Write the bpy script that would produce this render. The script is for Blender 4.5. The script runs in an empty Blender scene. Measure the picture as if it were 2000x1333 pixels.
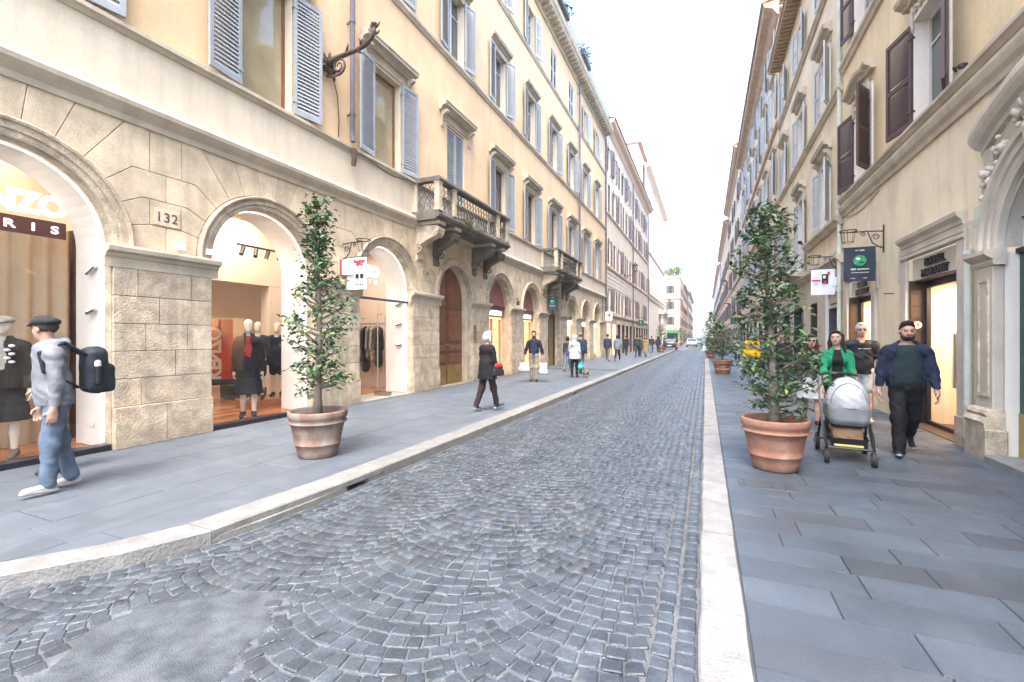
import bpy, bmesh, math, random
import numpy as np
from mathutils import Vector, Matrix

random.seed(7)
np.random.seed(7)
S = bpy.context.scene
C = S.collection
PI = math.pi

# ------------------------------------------------------------------ camera, sky, sun, exposure
cam_data = bpy.data.cameras.new('street_camera')
cam = bpy.data.objects.new('street_camera', cam_data)
C.objects.link(cam)
CAM_H = 1.55
cam.location = (0.0, 0.0, CAM_H)
cam.rotation_euler = (math.radians(90), 0, math.radians(23.03))
cam_data.sensor_width = 36.0
cam_data.lens = 16.0
cam_data.shift_y = -0.00325
cam_data.clip_start = 0.05
cam_data.clip_end = 3000
S.camera = cam

world = bpy.data.worlds.new('World')
S.world = world
world.use_nodes = True
wn = world.node_tree.nodes
wl = world.node_tree.links
wn.clear()
SUN_EL, SUN_AZ = math.radians(64), math.radians(165)      # azimuth measured from +Y towards +X
sky = wn.new('ShaderNodeTexSky')
sky.sky_type = 'NISHITA'
sky.sun_disc = False
sky.sun_elevation = SUN_EL
sky.sun_rotation = SUN_AZ
sky.air_density = 1.0
sky.dust_density = 3.0
sky.ozone_density = 1.0
hsv = wn.new('ShaderNodeHueSaturation')
hsv.inputs['Saturation'].default_value = 1.05
bg = wn.new('ShaderNodeBackground')
bg.inputs['Strength'].default_value = 0.15
wo = wn.new('ShaderNodeOutputWorld')
wl.new(sky.outputs[0], hsv.inputs['Color'])
wl.new(hsv.outputs[0], bg.inputs['Color'])
wl.new(bg.outputs[0], wo.inputs['Surface'])

sun_data = bpy.data.lights.new('sun', 'SUN')
sun_data.energy = 0.7
sun_data.angle = math.radians(24)
sun_data.color = (1.0, 0.95, 0.88)
sun = bpy.data.objects.new('sun', sun_data)
C.objects.link(sun)
sd = Vector((math.sin(SUN_AZ) * math.cos(SUN_EL), math.cos(SUN_AZ) * math.cos(SUN_EL), math.sin(SUN_EL)))
sun.rotation_euler = sd.to_track_quat('Z', 'Y').to_euler()
sun.location = (0, 0, 60)

S.view_settings.view_transform = 'Standard'
S.view_settings.look = 'None'
S.view_settings.exposure = 3.0
S.view_settings.gamma = 1.0
S.render.engine = 'CYCLES'
S.cycles.use_denoising = True
try:
    S.cycles.denoiser = 'OPENIMAGEDENOISE'
except Exception:
    pass
S.cycles.max_bounces = 8
S.cycles.diffuse_bounces = 4
S.cycles.glossy_bounces = 3
S.cycles.transmission_bounces = 4
S.cycles.transparent_max_bounces = 12
S.cycles.sample_clamp_indirect = 6.0
S.cycles.caustics_reflective = False
S.cycles.caustics_refractive = False

# ------------------------------------------------------------------ materials
MAT = {}


def material(name, col, rough=0.7, var=0.25, scale=3.0, fine=40.0, bump=0.15, bscale=60.0, spec=0.4, metal=0.0,
             rnd=0.0, stain=0.0, stain_col=(0.1, 0.08, 0.06), stain_scale=1.2, dirt_z=None, streak=0.0, coat=0.0,
             rough_var=0.0, attr=None, obj_space=False):
    """Principled material with world-space noise for colour, stains, streaks and fine relief."""
    m = bpy.data.materials.new(name)
    m.use_nodes = True
    N, L = m.node_tree.nodes, m.node_tree.links
    b = N['Principled BSDF']
    b.inputs['Roughness'].default_value = rough
    b.inputs['Metallic'].default_value = metal
    b.inputs['Specular IOR Level'].default_value = spec
    if coat:
        b.inputs['Coat Weight'].default_value = coat
        b.inputs['Coat Roughness'].default_value = 0.1
    if obj_space:
        tc = N.new('ShaderNodeTexCoord')
        P = tc.outputs['Object']
    else:
        geo = N.new('ShaderNodeNewGeometry')
        P = geo.outputs['Position']

    def noise(sc, det=4.0, vec=None, dist=0.0):
        n = N.new('ShaderNodeTexNoise')
        n.inputs['Scale'].default_value = sc
        n.inputs['Detail'].default_value = det
        n.inputs['Distortion'].default_value = dist
        L.new(vec or P, n.inputs['Vector'])
        return n

    def mix(fac, a, bcol, mode='MIX'):
        x = N.new('ShaderNodeMix')
        x.data_type = 'RGBA'
        x.blend_type = mode
        for sock, v in ((x.inputs[0], fac), (x.inputs[6], a), (x.inputs[7], bcol)):
            if hasattr(v, 'is_linked'):
                L.new(v, sock)
            else:
                sock.default_value = v if not isinstance(v, tuple) else (*v[:3], 1.0)
        return x.outputs[2]

    def ramp(src, lo, hi, a=0.0, bb=1.0):
        r = N.new('ShaderNodeMapRange')
        r.inputs[1].default_value = lo
        r.inputs[2].default_value = hi
        r.inputs[3].default_value = a
        r.inputs[4].default_value = bb
        L.new(src, r.inputs[0])
        return r.outputs[0]

    if attr:
        at = N.new('ShaderNodeAttribute')
        at.attribute_name = attr
        c = at.outputs['Color']
    else:
        c = col
    if var:
        n1 = noise(scale, 5)
        n2 = noise(fine, 3)
        dark = tuple(x * (1 - var) for x in col)
        lite = tuple(min(1.0, x * (1 + var * 0.7)) for x in col)
        f = ramp(n1.outputs[0], 0.3, 0.7)
        if attr:
            v1 = mix(f, (1 - var,) * 3, (1 + var * .5,) * 3)
            c = mix(1.0, c, v1, 'MULTIPLY')
        else:
            c = mix(f, dark, lite)
        f2 = ramp(n2.outputs[0], 0.3, 0.7, 1 - var * 0.6, 1 + var * 0.4)
        cc = N.new('ShaderNodeCombineColor')
        for i in range(3):
            L.new(f2, cc.inputs[i])
        c = mix(1.0, c, cc.outputs[0], 'MULTIPLY')
    if rnd:
        oi = N.new('ShaderNodeObjectInfo')
        r = ramp(oi.outputs['Random'], 0, 1, 1 - rnd, 1 + rnd)
        cc = N.new('ShaderNodeCombineColor')
        for i in range(3):
            L.new(r, cc.inputs[i])
        c = mix(1.0, c, cc.outputs[0], 'MULTIPLY')
    if stain:
        n3 = noise(stain_scale, 8, dist=0.6)
        f = ramp(n3.outputs[0], 0.52, 0.72, 0.0, stain)
        c = mix(f, c, stain_col)
    if streak:
        mp = N.new('ShaderNodeMapping')
        mp.inputs['Scale'].default_value = (5.0, 5.0, 0.35)
        L.new(P, mp.inputs['Vector'])
        n4 = noise(1.0, 6, mp.outputs[0])
        f = ramp(n4.outputs[0], 0.5, 0.75, 0.0, streak)
        c = mix(f, c, stain_col)
    if dirt_z is not None:
        sx = N.new('ShaderNodeSeparateXYZ')
        L.new(P, sx.inputs[0])
        n5 = noise(6.0, 6)
        ad = N.new('ShaderNodeMath')
        ad.operation = 'MULTIPLY_ADD'
        L.new(n5.outputs[0], ad.inputs[0])
        ad.inputs[1].default_value = dirt_z * 1.2
        L.new(sx.outputs[2], ad.inputs[2])
        f = ramp(ad.outputs[0], dirt_z * 0.5, dirt_z * 1.5, 0.55, 0.0)
        c = mix(f, c, stain_col)
    if isinstance(c, tuple):
        b.inputs['Base Color'].default_value = (*c, 1)
    else:
        L.new(c, b.inputs['Base Color'])
    if rough_var:
        n6 = noise(scale * 2.0, 5)
        L.new(ramp(n6.outputs[0], 0.3, 0.7, max(0.02, rough - rough_var), min(1, rough + rough_var)), b.inputs['Roughness'])
    if bump:
        nb = noise(bscale, 5)
        bp = N.new('ShaderNodeBump')
        bp.inputs['Strength'].default_value = bump
        bp.inputs['Distance'].default_value = 0.02
        L.new(nb.outputs[0], bp.inputs['Height'])
        L.new(bp.outputs[0], b.inputs['Normal'])
    MAT[name] = m
    return m


def emission(name, col, strength):
    m = bpy.data.materials.new(name)
    m.use_nodes = True
    N, L = m.node_tree.nodes, m.node_tree.links
    N.clear()
    e = N.new('ShaderNodeEmission')
    e.inputs[0].default_value = (*col, 1)
    e.inputs[1].default_value = strength
    o = N.new('ShaderNodeOutputMaterial')
    L.new(e.outputs[0], o.inputs[0])
    MAT[name] = m
    return m


def thin_glass(name, tint=(1, 1, 1), refl=1.0, rough=0.0):
    m = bpy.data.materials.new(name)
    m.use_nodes = True
    N, L = m.node_tree.nodes, m.node_tree.links
    N.clear()
    t = N.new('ShaderNodeBsdfTransparent')
    t.inputs[0].default_value = (*tint, 1)
    g = N.new('ShaderNodeBsdfGlossy')
    g.inputs['Roughness'].default_value = rough
    f = N.new('ShaderNodeLayerWeight')
    f.inputs['Blend'].default_value = 0.5
    pw = N.new('ShaderNodeMath')
    pw.operation = 'POWER'
    pw.inputs[1].default_value = 5.0
    L.new(f.outputs['Facing'], pw.inputs[0])
    mm = N.new('ShaderNodeMath')
    mm.operation = 'MULTIPLY_ADD'
    mm.inputs[1].default_value = 0.95 * refl
    mm.inputs[2].default_value = 0.07 * refl
    mm.use_clamp = True
    L.new(pw.outputs[0], mm.inputs[0])
    mx = N.new('ShaderNodeMixShader')
    o = N.new('ShaderNodeOutputMaterial')
    L.new(mm.outputs[0], mx.inputs[0])
    L.new(t.outputs[0], mx.inputs[1])
    L.new(g.outputs[0], mx.inputs[2])
    L.new(mx.outputs[0], o.inputs[0])
    MAT[name] = m
    return m


material('plaster_ochre', (0.74, 0.53, 0.31), 0.85, 0.13, 0.8, 25, 0.15, 50, stain=0.28, stain_col=(0.46, 0.36, 0.25), stain_scale=1.2, streak=0.36)
material('plaster_cream', (0.74, 0.63, 0.44), 0.85, 0.10, 1.0, 25, 0.15, 50, stain=0.35, stain_col=(0.42, 0.35, 0.26), stain_scale=1.3, streak=0.36)
material('plaster_band', (0.66, 0.57, 0.43), 0.85, 0.10, 1.2, 25, 0.12, 50, stain=0.28, stain_col=(0.40, 0.36, 0.30), streak=0.4)
material('plaster_yellow', (0.74, 0.59, 0.36), 0.85, 0.12, 1.0, 20, 0.15, 50, stain=0.28, stain_col=(0.48, 0.37, 0.24), streak=0.35)
material('plaster_pale', (0.66, 0.56, 0.42), 0.85, 0.10, 1.0, 20, 0.1, 40, stain=0.15, stain_col=(0.45, 0.39, 0.31), streak=0.15)
material('plaster_white', (0.76, 0.69, 0.60), 0.85, 0.08, 1.0, 20, 0.1, 40, stain=0.12, stain_col=(0.5, 0.46, 0.41), streak=0.15)
material('plaster_pink', (0.68, 0.50, 0.36), 0.85, 0.10, 1.0, 20, 0.1, 40, stain=0.12, stain_col=(0.5, 0.4, 0.3), streak=0.15)
material('travertine', (0.56, 0.46, 0.335), 0.75, 0.30, 5.0, 38, 0.9, 45, rnd=0.16, stain=0.6, stain_col=(0.24, 0.195, 0.14), stain_scale=4.5, streak=0.55, dirt_z=0.35)
material('travertine_pale', (0.64, 0.52, 0.36), 0.75, 0.22, 3.0, 45, 0.5, 50, rnd=0.10, stain=0.45, stain_col=(0.32, 0.26, 0.19), stain_scale=2.4, streak=0.45)
material('stone_trim', (0.51, 0.44, 0.34), 0.8, 0.16, 2.5, 50, 0.3, 60, stain=0.4, stain_col=(0.25, 0.21, 0.16), stain_scale=1.4, streak=0.35)
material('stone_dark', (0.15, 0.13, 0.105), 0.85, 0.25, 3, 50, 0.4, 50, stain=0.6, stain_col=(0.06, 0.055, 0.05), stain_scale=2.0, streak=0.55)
material('stone_grey', (0.54, 0.475, 0.39), 0.75, 0.16, 2.5, 60, 0.3, 60, stain=0.3, stain_col=(0.26, 0.23, 0.20), stain_scale=2.0, streak=0.3, dirt_z=0.3)
material('joint', (0.17, 0.14, 0.10), 0.95, 0.2, 5, 40, 0.2, 60)
material('kerb_stone', (0.20, 0.198, 0.188), 0.7, 0.22, 5, 70, 0.5, 45, rnd=0.10, stain=0.5, stain_col=(0.15, 0.14, 0.125), stain_scale=6)
material('kerb_white', (0.235, 0.235, 0.23), 0.7, 0.22, 5, 70, 0.5, 45, rnd=0.10, stain=0.5, stain_col=(0.17, 0.165, 0.16), stain_scale=7)
material('cobble', (0.052, 0.064, 0.077), 0.36, 0.30, 6, 60, 0.35, 55, spec=0.5, stain=0.35, stain_col=(0.105, 0.118, 0.132), stain_scale=3.0, rough_var=0.12, attr='tone')
material('cobble_piece', (0.052, 0.064, 0.077), 0.42, 0.30, 6, 60, 0.4, 55, spec=0.5, rnd=0.2, stain=0.35, stain_col=(0.105, 0.118, 0.132), stain_scale=3.0, rough_var=0.12)
material('cobble_far', (0.08, 0.10, 0.12), 0.3, 0.35, 8, 9, 0.6, 9, spec=0.5)
material('grout', (0.115, 0.123, 0.132), 0.9, 0.35, 6, 60, 0.5, 90, stain=0.55, stain_col=(0.10, 0.105, 0.11), stain_scale=1.6)
material('asphalt', (0.095, 0.109, 0.124), 0.85, 0.38, 9, 95, 0.8, 170, stain=0.30, stain_col=(0.19, 0.20, 0.21), stain_scale=3.5)
material('slab_left', (0.092, 0.108, 0.126), 0.62, 0.14, 2.0, 90, 0.3, 120, rnd=0.08, stain=0.4, stain_col=(0.14, 0.155, 0.17), stain_scale=2.2, rough_var=0.1)
material('slab_right', (0.068, 0.084, 0.102), 0.50, 0.15, 1.8, 90, 0.25, 110, rnd=0.14, stain=0.4, stain_col=(0.11, 0.13, 0.15), stain_scale=2.6, rough_var=0.12)
material('slab_warm', (0.060, 0.069, 0.081), 0.55, 0.15, 1.8, 90, 0.25, 110, rnd=0.18, stain=0.25, stain_col=(0.14, 0.15, 0.165), stain_scale=1.2, rough_var=0.12)
material('slab_joint', (0.07, 0.075, 0.08), 0.9, 0.3, 5, 60, 0.3, 80)
material('shutter_blue', (0.33, 0.36, 0.375), 0.55, 0.10, 3, 40, 0.1, 60, rnd=0.08, stain=0.2, stain_col=(0.26, 0.27, 0.28))
material('shutter_brown', (0.075, 0.035, 0.032), 0.5, 0.15, 3, 40, 0.1, 60, rnd=0.12)
material('shutter_mauve', (0.16, 0.12, 0.13), 0.6, 0.15, 3, 40, 0.1, 60, rnd=0.15)
material('shutter_pale', (0.45, 0.485, 0.505), 0.55, 0.10, 3, 40, 0.1, 60, rnd=0.06)
material('wood_frame', (0.20, 0.09, 0.045), 0.45, 0.2, 6, 60, 0.1, 80)
material('frame_white', (0.60, 0.58, 0.54), 0.5, 0.08, 4, 40, 0.05, 60)
material('pane_dark', (0.05, 0.06, 0.065), 0.04, 0.3, 0.7, 2, 0.0, 20, spec=1.0)
material('pane_tan_reflection', (0.34, 0.29, 0.17), 0.06, 0.35, 0.6, 2, 0.0, 20, spec=1.0)  # tan reflection painted into the glass colour
material('iron', (0.045, 0.042, 0.04), 0.55, 0.3, 8, 60, 0.2, 80, metal=0.3)
material('iron_rust', (0.10, 0.065, 0.045), 0.7, 0.4, 12, 60, 0.4, 80, metal=0.2)
material('pipe_grey', (0.13, 0.12, 0.14), 0.45, 0.15, 3, 40, 0.05, 60, metal=0.4)
material('pipe_pale', (0.52, 0.55, 0.47), 0.55, 0.15, 3, 40, 0.1, 60, stain=0.3, stain_col=(0.3, 0.26, 0.2))
material('terracotta', (0.29, 0.14, 0.09), 0.8, 0.22, 4, 50, 0.3, 60, stain=0.40, stain_col=(0.42, 0.33, 0.27), stain_scale=5, streak=0.2, obj_space=True)
material('terracotta_old', (0.20, 0.125, 0.095), 0.85, 0.28, 4, 50, 0.4, 60, stain=0.9, stain_col=(0.30, 0.27, 0.235), stain_scale=3, streak=0.7, obj_space=True)
material('soil', (0.05, 0.035, 0.025), 0.95, 0.4, 15, 60, 1.0, 40)
material('bark', (0.20, 0.165, 0.13), 0.9, 0.3, 10, 60, 0.6, 60)
material('leaf', (0.05, 0.09, 0.03), 0.5, 0.12, 6, 30, 0.0, 60, spec=0.3, attr='tone')
material('plaster_room', (0.68, 0.57, 0.46), 0.8, 0.03, 1, 20, 0.03, 60)
material('plaster_reveal', (0.78, 0.74, 0.70), 0.7, 0.02, 1, 20, 0.02, 60)
material('room_pink', (0.66, 0.53, 0.44), 0.8, 0.04, 1, 20, 0.03, 60)
material('parquet', (0.42, 0.18, 0.07), 0.22, 0.3, 3, 30, 0.05, 60, spec=0.5)
material('parquet_plank', (0.42, 0.18, 0.07), 0.20, 0.25, 3, 30, 0.05, 60, spec=0.5, rnd=0.35)
material('metal_dark', (0.04, 0.04, 0.045), 0.35, 0.15, 4, 40, 0.05, 60, metal=0.6)
material('metal_chrome', (0.55, 0.55, 0.55), 0.2, 0.05, 4, 40, 0.0, 60, metal=1.0)
material('brass', (0.42, 0.31, 0.10), 0.38, 0.25, 4, 40, 0.1, 60, metal=0.8, stain=0.4, stain_col=(0.22, 0.2, 0.10))
material('door_wood', (0.21, 0.072, 0.03), 0.35, 0.3, 5, 40, 0.12, 60, spec=0.5, coat=0.2)
material('door_green', (0.010, 0.055, 0.048), 0.35, 0.15, 4, 40, 0.05, 60)
material('wood_brown', (0.06, 0.035, 0.025), 0.45, 0.25, 3, 60, 0.1, 60)
material('curtain', (0.56, 0.43, 0.30), 0.85, 0.08, 4, 60, 0.1, 90)
material('sign_cream', (0.60, 0.54, 0.46), 0.7, 0.05, 2, 30, 0.05, 60)
material('black_paint', (0.015, 0.015, 0.018), 0.4, 0.1, 4, 40, 0.0, 60)
material('letter_red', (0.10, 0.03, 0.025), 0.5, 0.15, 4, 40, 0.05, 60)
material('poster_red', (0.50, 0.02, 0.02), 0.4, 0.1, 3, 30, 0.0, 60)
material('white_paint', (0.75, 0.75, 0.74), 0.5, 0.04, 3, 30, 0.03, 60)
material('banner_white', (0.72, 0.74, 0.78), 0.6, 0.04, 3, 30, 0.05, 30)
material('banner_navy', (0.018, 0.025, 0.045), 0.5, 0.15, 3, 30, 0.05, 30)
material('print_green', (0.02, 0.32, 0.12), 0.5, 0.4, 18, 30, 0.0, 30)
material('print_grey', (0.45, 0.46, 0.48), 0.6, 0.05, 3, 30, 0.0, 30)
material('print_red', (0.55, 0.04, 0.06), 0.5, 0.1, 3, 30, 0.0, 30)
material('roof_tile', (0.30, 0.17, 0.10), 0.85, 0.3, 4, 30, 0.3, 30)
material('eave_wood', (0.42, 0.29, 0.18), 0.8, 0.2, 3, 30, 0.2, 40)
material('lunette_pink', (0.34, 0.13, 0.12), 0.6, 0.35, 9, 12, 0.0, 30)
material('awning_green', (0.02, 0.35, 0.12), 0.6, 0.1, 3, 30, 0.0, 30)
material('rubber', (0.02, 0.02, 0.02), 0.7, 0.2, 8, 60, 0.1, 80)
emission('led_white', (1.0, 0.94, 0.86), 0.45)
emission('led_sign', (1.0, 0.97, 0.93), 0.4)
emission('lamp_warm', (1.0, 0.80, 0.55), 1.2)
emission('window_glow', (1.0, 0.60, 0.24), 0.26)
emission('window_glow_pale', (1.0, 0.80, 0.56), 0.2)
thin_glass('shop_glass', (0.97, 0.98, 0.97), 0.9)
thin_glass('lantern_glass', (0.9, 0.93, 0.95), 1.0)
thin_glass('door_glass', (0.95, 0.92, 0.88), 0.8)

FAB = {}


def fabric(col, rough=0.85, key=None, sheen=0.3, var=0.18, bump=0.3):
    k = key or 'fabric_%02x%02x%02x' % tuple(int(min(1, c) * 255) for c in col)
    if k not in FAB:
        col = tuple(c * .74 for c in col)
        FAB[k] = material(k, col, rough, var, 7, 90, bump, 35, spec=0.25, obj_space=True)
    return FAB[k]


def skin(col=(0.46, 0.26, 0.18)):
    k = 'skin_%d' % int(col[0] * 1000)
    if k not in FAB:
        col = tuple(c * .82 for c in col)
        m = material(k, col, 0.5, 0.12, 12, 60, 0.08, 120, spec=0.4, obj_space=True)
        m.node_tree.nodes['Principled BSDF'].inputs['Subsurface Weight'].default_value = 0.05
        FAB[k] = m
    return FAB[k]


# ------------------------------------------------------------------ object helpers
def wmat(o):
    m = o.matrix_basis.copy()
    if o.parent:
        m = wmat(o.parent) @ o.matrix_parent_inverse @ m
    return m


def link(o, parent=None, world_space=False):
    C.objects.link(o)
    if parent is not None:
        o.parent = parent
        if world_space:
            o.matrix_parent_inverse = wmat(parent).inverted()
    return o


def tag(o, label, cat, group=None, kind=None):
    o['label'] = label
    if cat:
        o['category'] = cat
    if group:
        o['group'] = group
    if kind:
        o['kind'] = kind
    return o


def thing(name, label, cat, loc=(0, 0, 0), rz=0.0, group=None):
    o = bpy.data.objects.new(name, None)
    o.empty_display_size = 0.2
    C.objects.link(o)
    o.location = loc
    o.rotation_euler = (0, 0, rz)
    return tag(o, label, cat, group)


def copy_tree(o, parent=None):
    c = o.copy()
    C.objects.link(c)
    if parent is not None:
        c.parent = parent
        c.matrix_parent_inverse = o.matrix_parent_inverse.copy()
    for ch in list(o.children):
        copy_tree(ch, c)
    return c


def inst(src, parent, loc, rz=0.0, name=None, scale=None):
    """Another object with the mesh of src, placed in world space under parent."""
    o = bpy.data.objects.new(name or src.name.split('.')[0], src.data)
    link(o, parent, True)
    o.location = loc
    o.rotation_euler = (0, 0, rz)
    if scale:
        o.scale = scale
    return o


class MB:
    """Collects geometry; tf maps local points to object space."""

    def __init__(self, tf=None):
        self.v, self.f, self.tf = [], [], tf

    def add(self, vs, fs):
        n = len(self.v)
        if self.tf:
            vs = [self.tf(*p) for p in vs]
        self.v.extend([tuple(p) for p in vs])
        self.f.extend([tuple(i + n for i in f) for f in fs])
        return self

    def box(self, x0, x1, y0, y1, z0, z1):
        return self.add([(x0, y0, z0), (x1, y0, z0), (x1, y1, z0), (x0, y1, z0), (x0, y0, z1), (x1, y0, z1), (x1, y1, z1), (x0, y1, z1)],
                        [(0, 3, 2, 1), (4, 5, 6, 7), (0, 1, 5, 4), (1, 2, 6, 5), (2, 3, 7, 6), (3, 0, 4, 7)])

    def bbox(self, x0, x1, y0, y1, z0, z1, b=0.01):
        """box with chamfered vertical and top edges"""
        lo = [(x0 + b, y0), (x1 - b, y0), (x1, y0 + b), (x1, y1 - b), (x1 - b, y1), (x0 + b, y1), (x0, y1 - b), (x0, y0 + b)]
        cx, cy = (x0 + x1) / 2, (y0 + y1) / 2
        ins = [(p[0] + (b if p[0] < cx else -b), p[1] + (b if p[1] < cy else -b)) for p in lo]
        vs = [(*p, z0) for p in lo] + [(*p, z1 - b) for p in lo] + [(*p, z1) for p in ins]
        fs = [tuple(range(7, -1, -1)), tuple(range(16, 24))]
        for k in (0, 8):
            for i in range(8):
                j = (i + 1) % 8
                fs.append((k + i, k + j, k + 8 + j, k + 8 + i))
        return self.add(vs, fs)

    def prism(self, prof, y0, y1):
        """polygon in (x, z) swept along y"""
        n = len(prof)
        vs = [(p[0], y0, p[1]) for p in prof] + [(p[0], y1, p[1]) for p in prof]
        fs = [tuple(range(n)), tuple(range(2 * n - 1, n - 1, -1))]
        for i in range(n):
            j = (i + 1) % n
            fs.append((i, n + i, n + j, j))
        return self.add(vs, fs)

    def slabpoly(self, poly, x0, x1, cham=0.0):
        """polygon in (y, z) with thickness from x0 to x1 (front); cham shrinks the front a little"""
        n = len(poly)
        front = inset(poly, cham) if cham else poly
        vs = [(x0, p[0], p[1]) for p in poly] + [(x1 - (cham if cham else 0), p[0], p[1]) for p in poly]
        fs = []
        for i in range(n):
            j = (i + 1) % n
            fs.append((i, j, n + j, n + i))
        if cham:
            vs += [(x1, p[0], p[1]) for p in front]
            for i in range(n):
                j = (i + 1) % n
                fs.append((n + i, n + j, 2 * n + j, 2 * n + i))
            fs.append(tuple(range(2 * n, 3 * n)))
        else:
            fs.append(tuple(range(n, 2 * n)))
        return self.add(vs, fs)

    def tube(self, pts, r, n=8, caps=True):
        pts = [Vector(p) for p in pts]
        rs = r if isinstance(r, (list, tuple)) else [r] * len(pts)
        vs, fs = [], []
        up = Vector((0, 0, 1))
        last = None
        for i, p in enumerate(pts):
            d = (pts[min(i + 1, len(pts) - 1)] - pts[max(i - 1, 0)]).normalized()
            if last is None:
                a = d.cross(up)
                if a.length < 1e-3:
                    a = d.cross(Vector((1, 0, 0)))
                a.normalize()
            else:
                a = (last - d * last.dot(d)).normalized()
            last = a
            b = d.cross(a)
            for k in range(n):
                t = 2 * PI * k / n
                vs.append(p + (a * math.cos(t) + b * math.sin(t)) * rs[i])
        for i in range(len(pts) - 1):
            for k in range(n):
                k2 = (k + 1) % n
                fs.append((i * n + k, i * n + k2, (i + 1) * n + k2, (i + 1) * n + k))
        if caps:
            fs.append(tuple(range(n - 1, -1, -1)))
            m = (len(pts) - 1) * n
            fs.append(tuple(range(m, m + n)))
        return self.add(vs, fs)

    def lathe(self, prof, n=32, c=(0, 0, 0), wob=0.0):
        vs, fs = [], []
        for r, z in prof:
            for k in range(n):
                t = 2 * PI * k / n
                rr = r * (1 + wob * math.sin(3 * t + z * 9))
                vs.append((c[0] + rr * math.cos(t), c[1] + rr * math.sin(t), c[2] + z))
        for i in range(len(prof) - 1):
            for k in range(n):
                k2 = (k + 1) % n
                fs.append((i * n + k, i * n + k2, (i + 1) * n + k2, (i + 1) * n + k))
        return self.add(vs, fs)

    def build(self, name, mat, parent=None, world=True, smooth=False, loc=None):
        me = bpy.data.meshes.new(name)
        me.from_pydata(self.v, [], self.f)
        bm = bmesh.new()
        bm.from_mesh(me)
        bmesh.ops.recalc_face_normals(bm, faces=bm.faces)
        bm.to_mesh(me)
        bm.free()
        if smooth:
            me.shade_smooth()
        me.materials.append(MAT[mat] if isinstance(mat, str) else mat)
        o = bpy.data.objects.new(name, me)
        link(o, parent, world)
        if loc is not None:
            o.location = loc
        return o


def inset(poly, d):
    """shrink a simple polygon by d"""
    n = len(poly)
    area = sum(poly[i][0] * poly[(i + 1) % n][1] - poly[(i + 1) % n][0] * poly[i][1] for i in range(n))
    sg = 1 if area > 0 else -1
    out = []
    for i in range(n):
        p0, p1, p2 = poly[i - 1], poly[i], poly[(i + 1) % n]
        e1 = (p1[0] - p0[0], p1[1] - p0[1])
        e2 = (p2[0] - p1[0], p2[1] - p1[1])
        l1 = math.hypot(*e1) or 1e-9
        l2 = math.hypot(*e2) or 1e-9
        n1 = (-e1[1] / l1 * sg, e1[0] / l1 * sg)
        n2 = (-e2[1] / l2 * sg, e2[0] / l2 * sg)
        k = 1 + n1[0] * n2[0] + n1[1] * n2[1]
        k = max(k, 0.35)
        out.append((p1[0] + (n1[0] + n2[0]) / k * d, p1[1] + (n1[1] + n2[1]) / k * d))
    return out


def joined_numpy(name, verts, faces, mat, parent=None, tone=None, smooth=False):
    """fast quad mesh from numpy arrays; tone: per-vertex rgb"""
    me = bpy.data.meshes.new(name)
    nv, nf = len(verts), len(faces)
    me.vertices.add(nv)
    me.vertices.foreach_set('co', np.asarray(verts, np.float32).ravel())
    me.loops.add(nf * 4)
    me.loops.foreach_set('vertex_index', np.asarray(faces, np.int32).ravel())
    me.polygons.add(nf)
    me.polygons.foreach_set('loop_start', np.arange(0, nf * 4, 4, dtype=np.int32))
    me.polygons.foreach_set('loop_total', np.full(nf, 4, np.int32))
    if smooth:
        me.polygons.foreach_set('use_smooth', np.ones(nf, bool))
    me.update(calc_edges=True)
    me.validate()
    if tone is not None:
        at = me.color_attributes.new('tone', 'FLOAT_COLOR', 'POINT')
        at.data.foreach_set('color', np.concatenate([np.asarray(tone, np.float32), np.ones((nv, 1), np.float32)], 1).ravel())
    me.materials.append(MAT[mat] if isinstance(mat, str) else mat)
    o = bpy.data.objects.new(name, me)
    link(o, parent, True)
    return o


_txt_cache = {}


def text_verts(body, size=1.0, bold=0.0, extrude=0.02, sx=1.0, spacing=1.0, align='CENTER'):
    cu = bpy.data.curves.new('lettering', 'FONT')
    cu.body = body
    cu.size = size
    cu.offset = bold
    cu.extrude = extrude
    cu.space_character = spacing
    cu.align_x = align
    cu.resolution_u = 3
    ob = bpy.data.objects.new('lettering', cu)
    C.objects.link(ob)
    dg = bpy.context.evaluated_depsgraph_get()
    me = bpy.data.meshes.new_from_object(ob.evaluated_get(dg))
    vs = [(v.co.x * sx, v.co.y, v.co.z) for v in me.vertices]
    fs = [tuple(p.vertices) for p in me.polygons]
    bpy.data.objects.remove(ob)
    bpy.data.curves.remove(cu)
    bpy.data.meshes.remove(me)
    return vs, fs


TEXTS = {
    'KENZO': text_verts('KENZO', 0.39, 0.014, 0.03, 1.0, 0.92),
    'PARIS': text_verts('PARIS', 0.15, 0.003, 0.008, 1.3, 2.6),
    'KENZO_P': text_verts('KENZO', 0.40, 0.014, 0.003, 1.0, 0.9),
    'ISABEL': text_verts('ISABEL', 0.18, 0.004, 0.025, 1.15, 1.1),
    'MARANT': text_verts('MARANT', 0.18, 0.004, 0.025, 1.15, 1.1),
    'N132': text_verts('132', 0.20, 0.001, 0.003, 1.0, 1.1),
    'N134': text_verts('134', 0.20, 0.001, 0.003, 1.0, 1.1),
    'N135': text_verts('135', 0.20, 0.001, 0.003, 1.0, 1.1),
    'CAMO': text_verts('CAMOMILLA', 0.26, 0.008, 0.01, 1.0, 1.0),
}


def put_text(key, name, mat, parent, X, y, z, side):
    """side +1: on the west (left) facade, read along +Y; -1: on the east facade, read along -Y"""
    vs, fs = TEXTS[key]
    m = MB()
    m.add([(X + side * p[2], y + side * p[0], z + p[1]) for p in vs], fs)
    return m.build(name, mat, parent)
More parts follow.
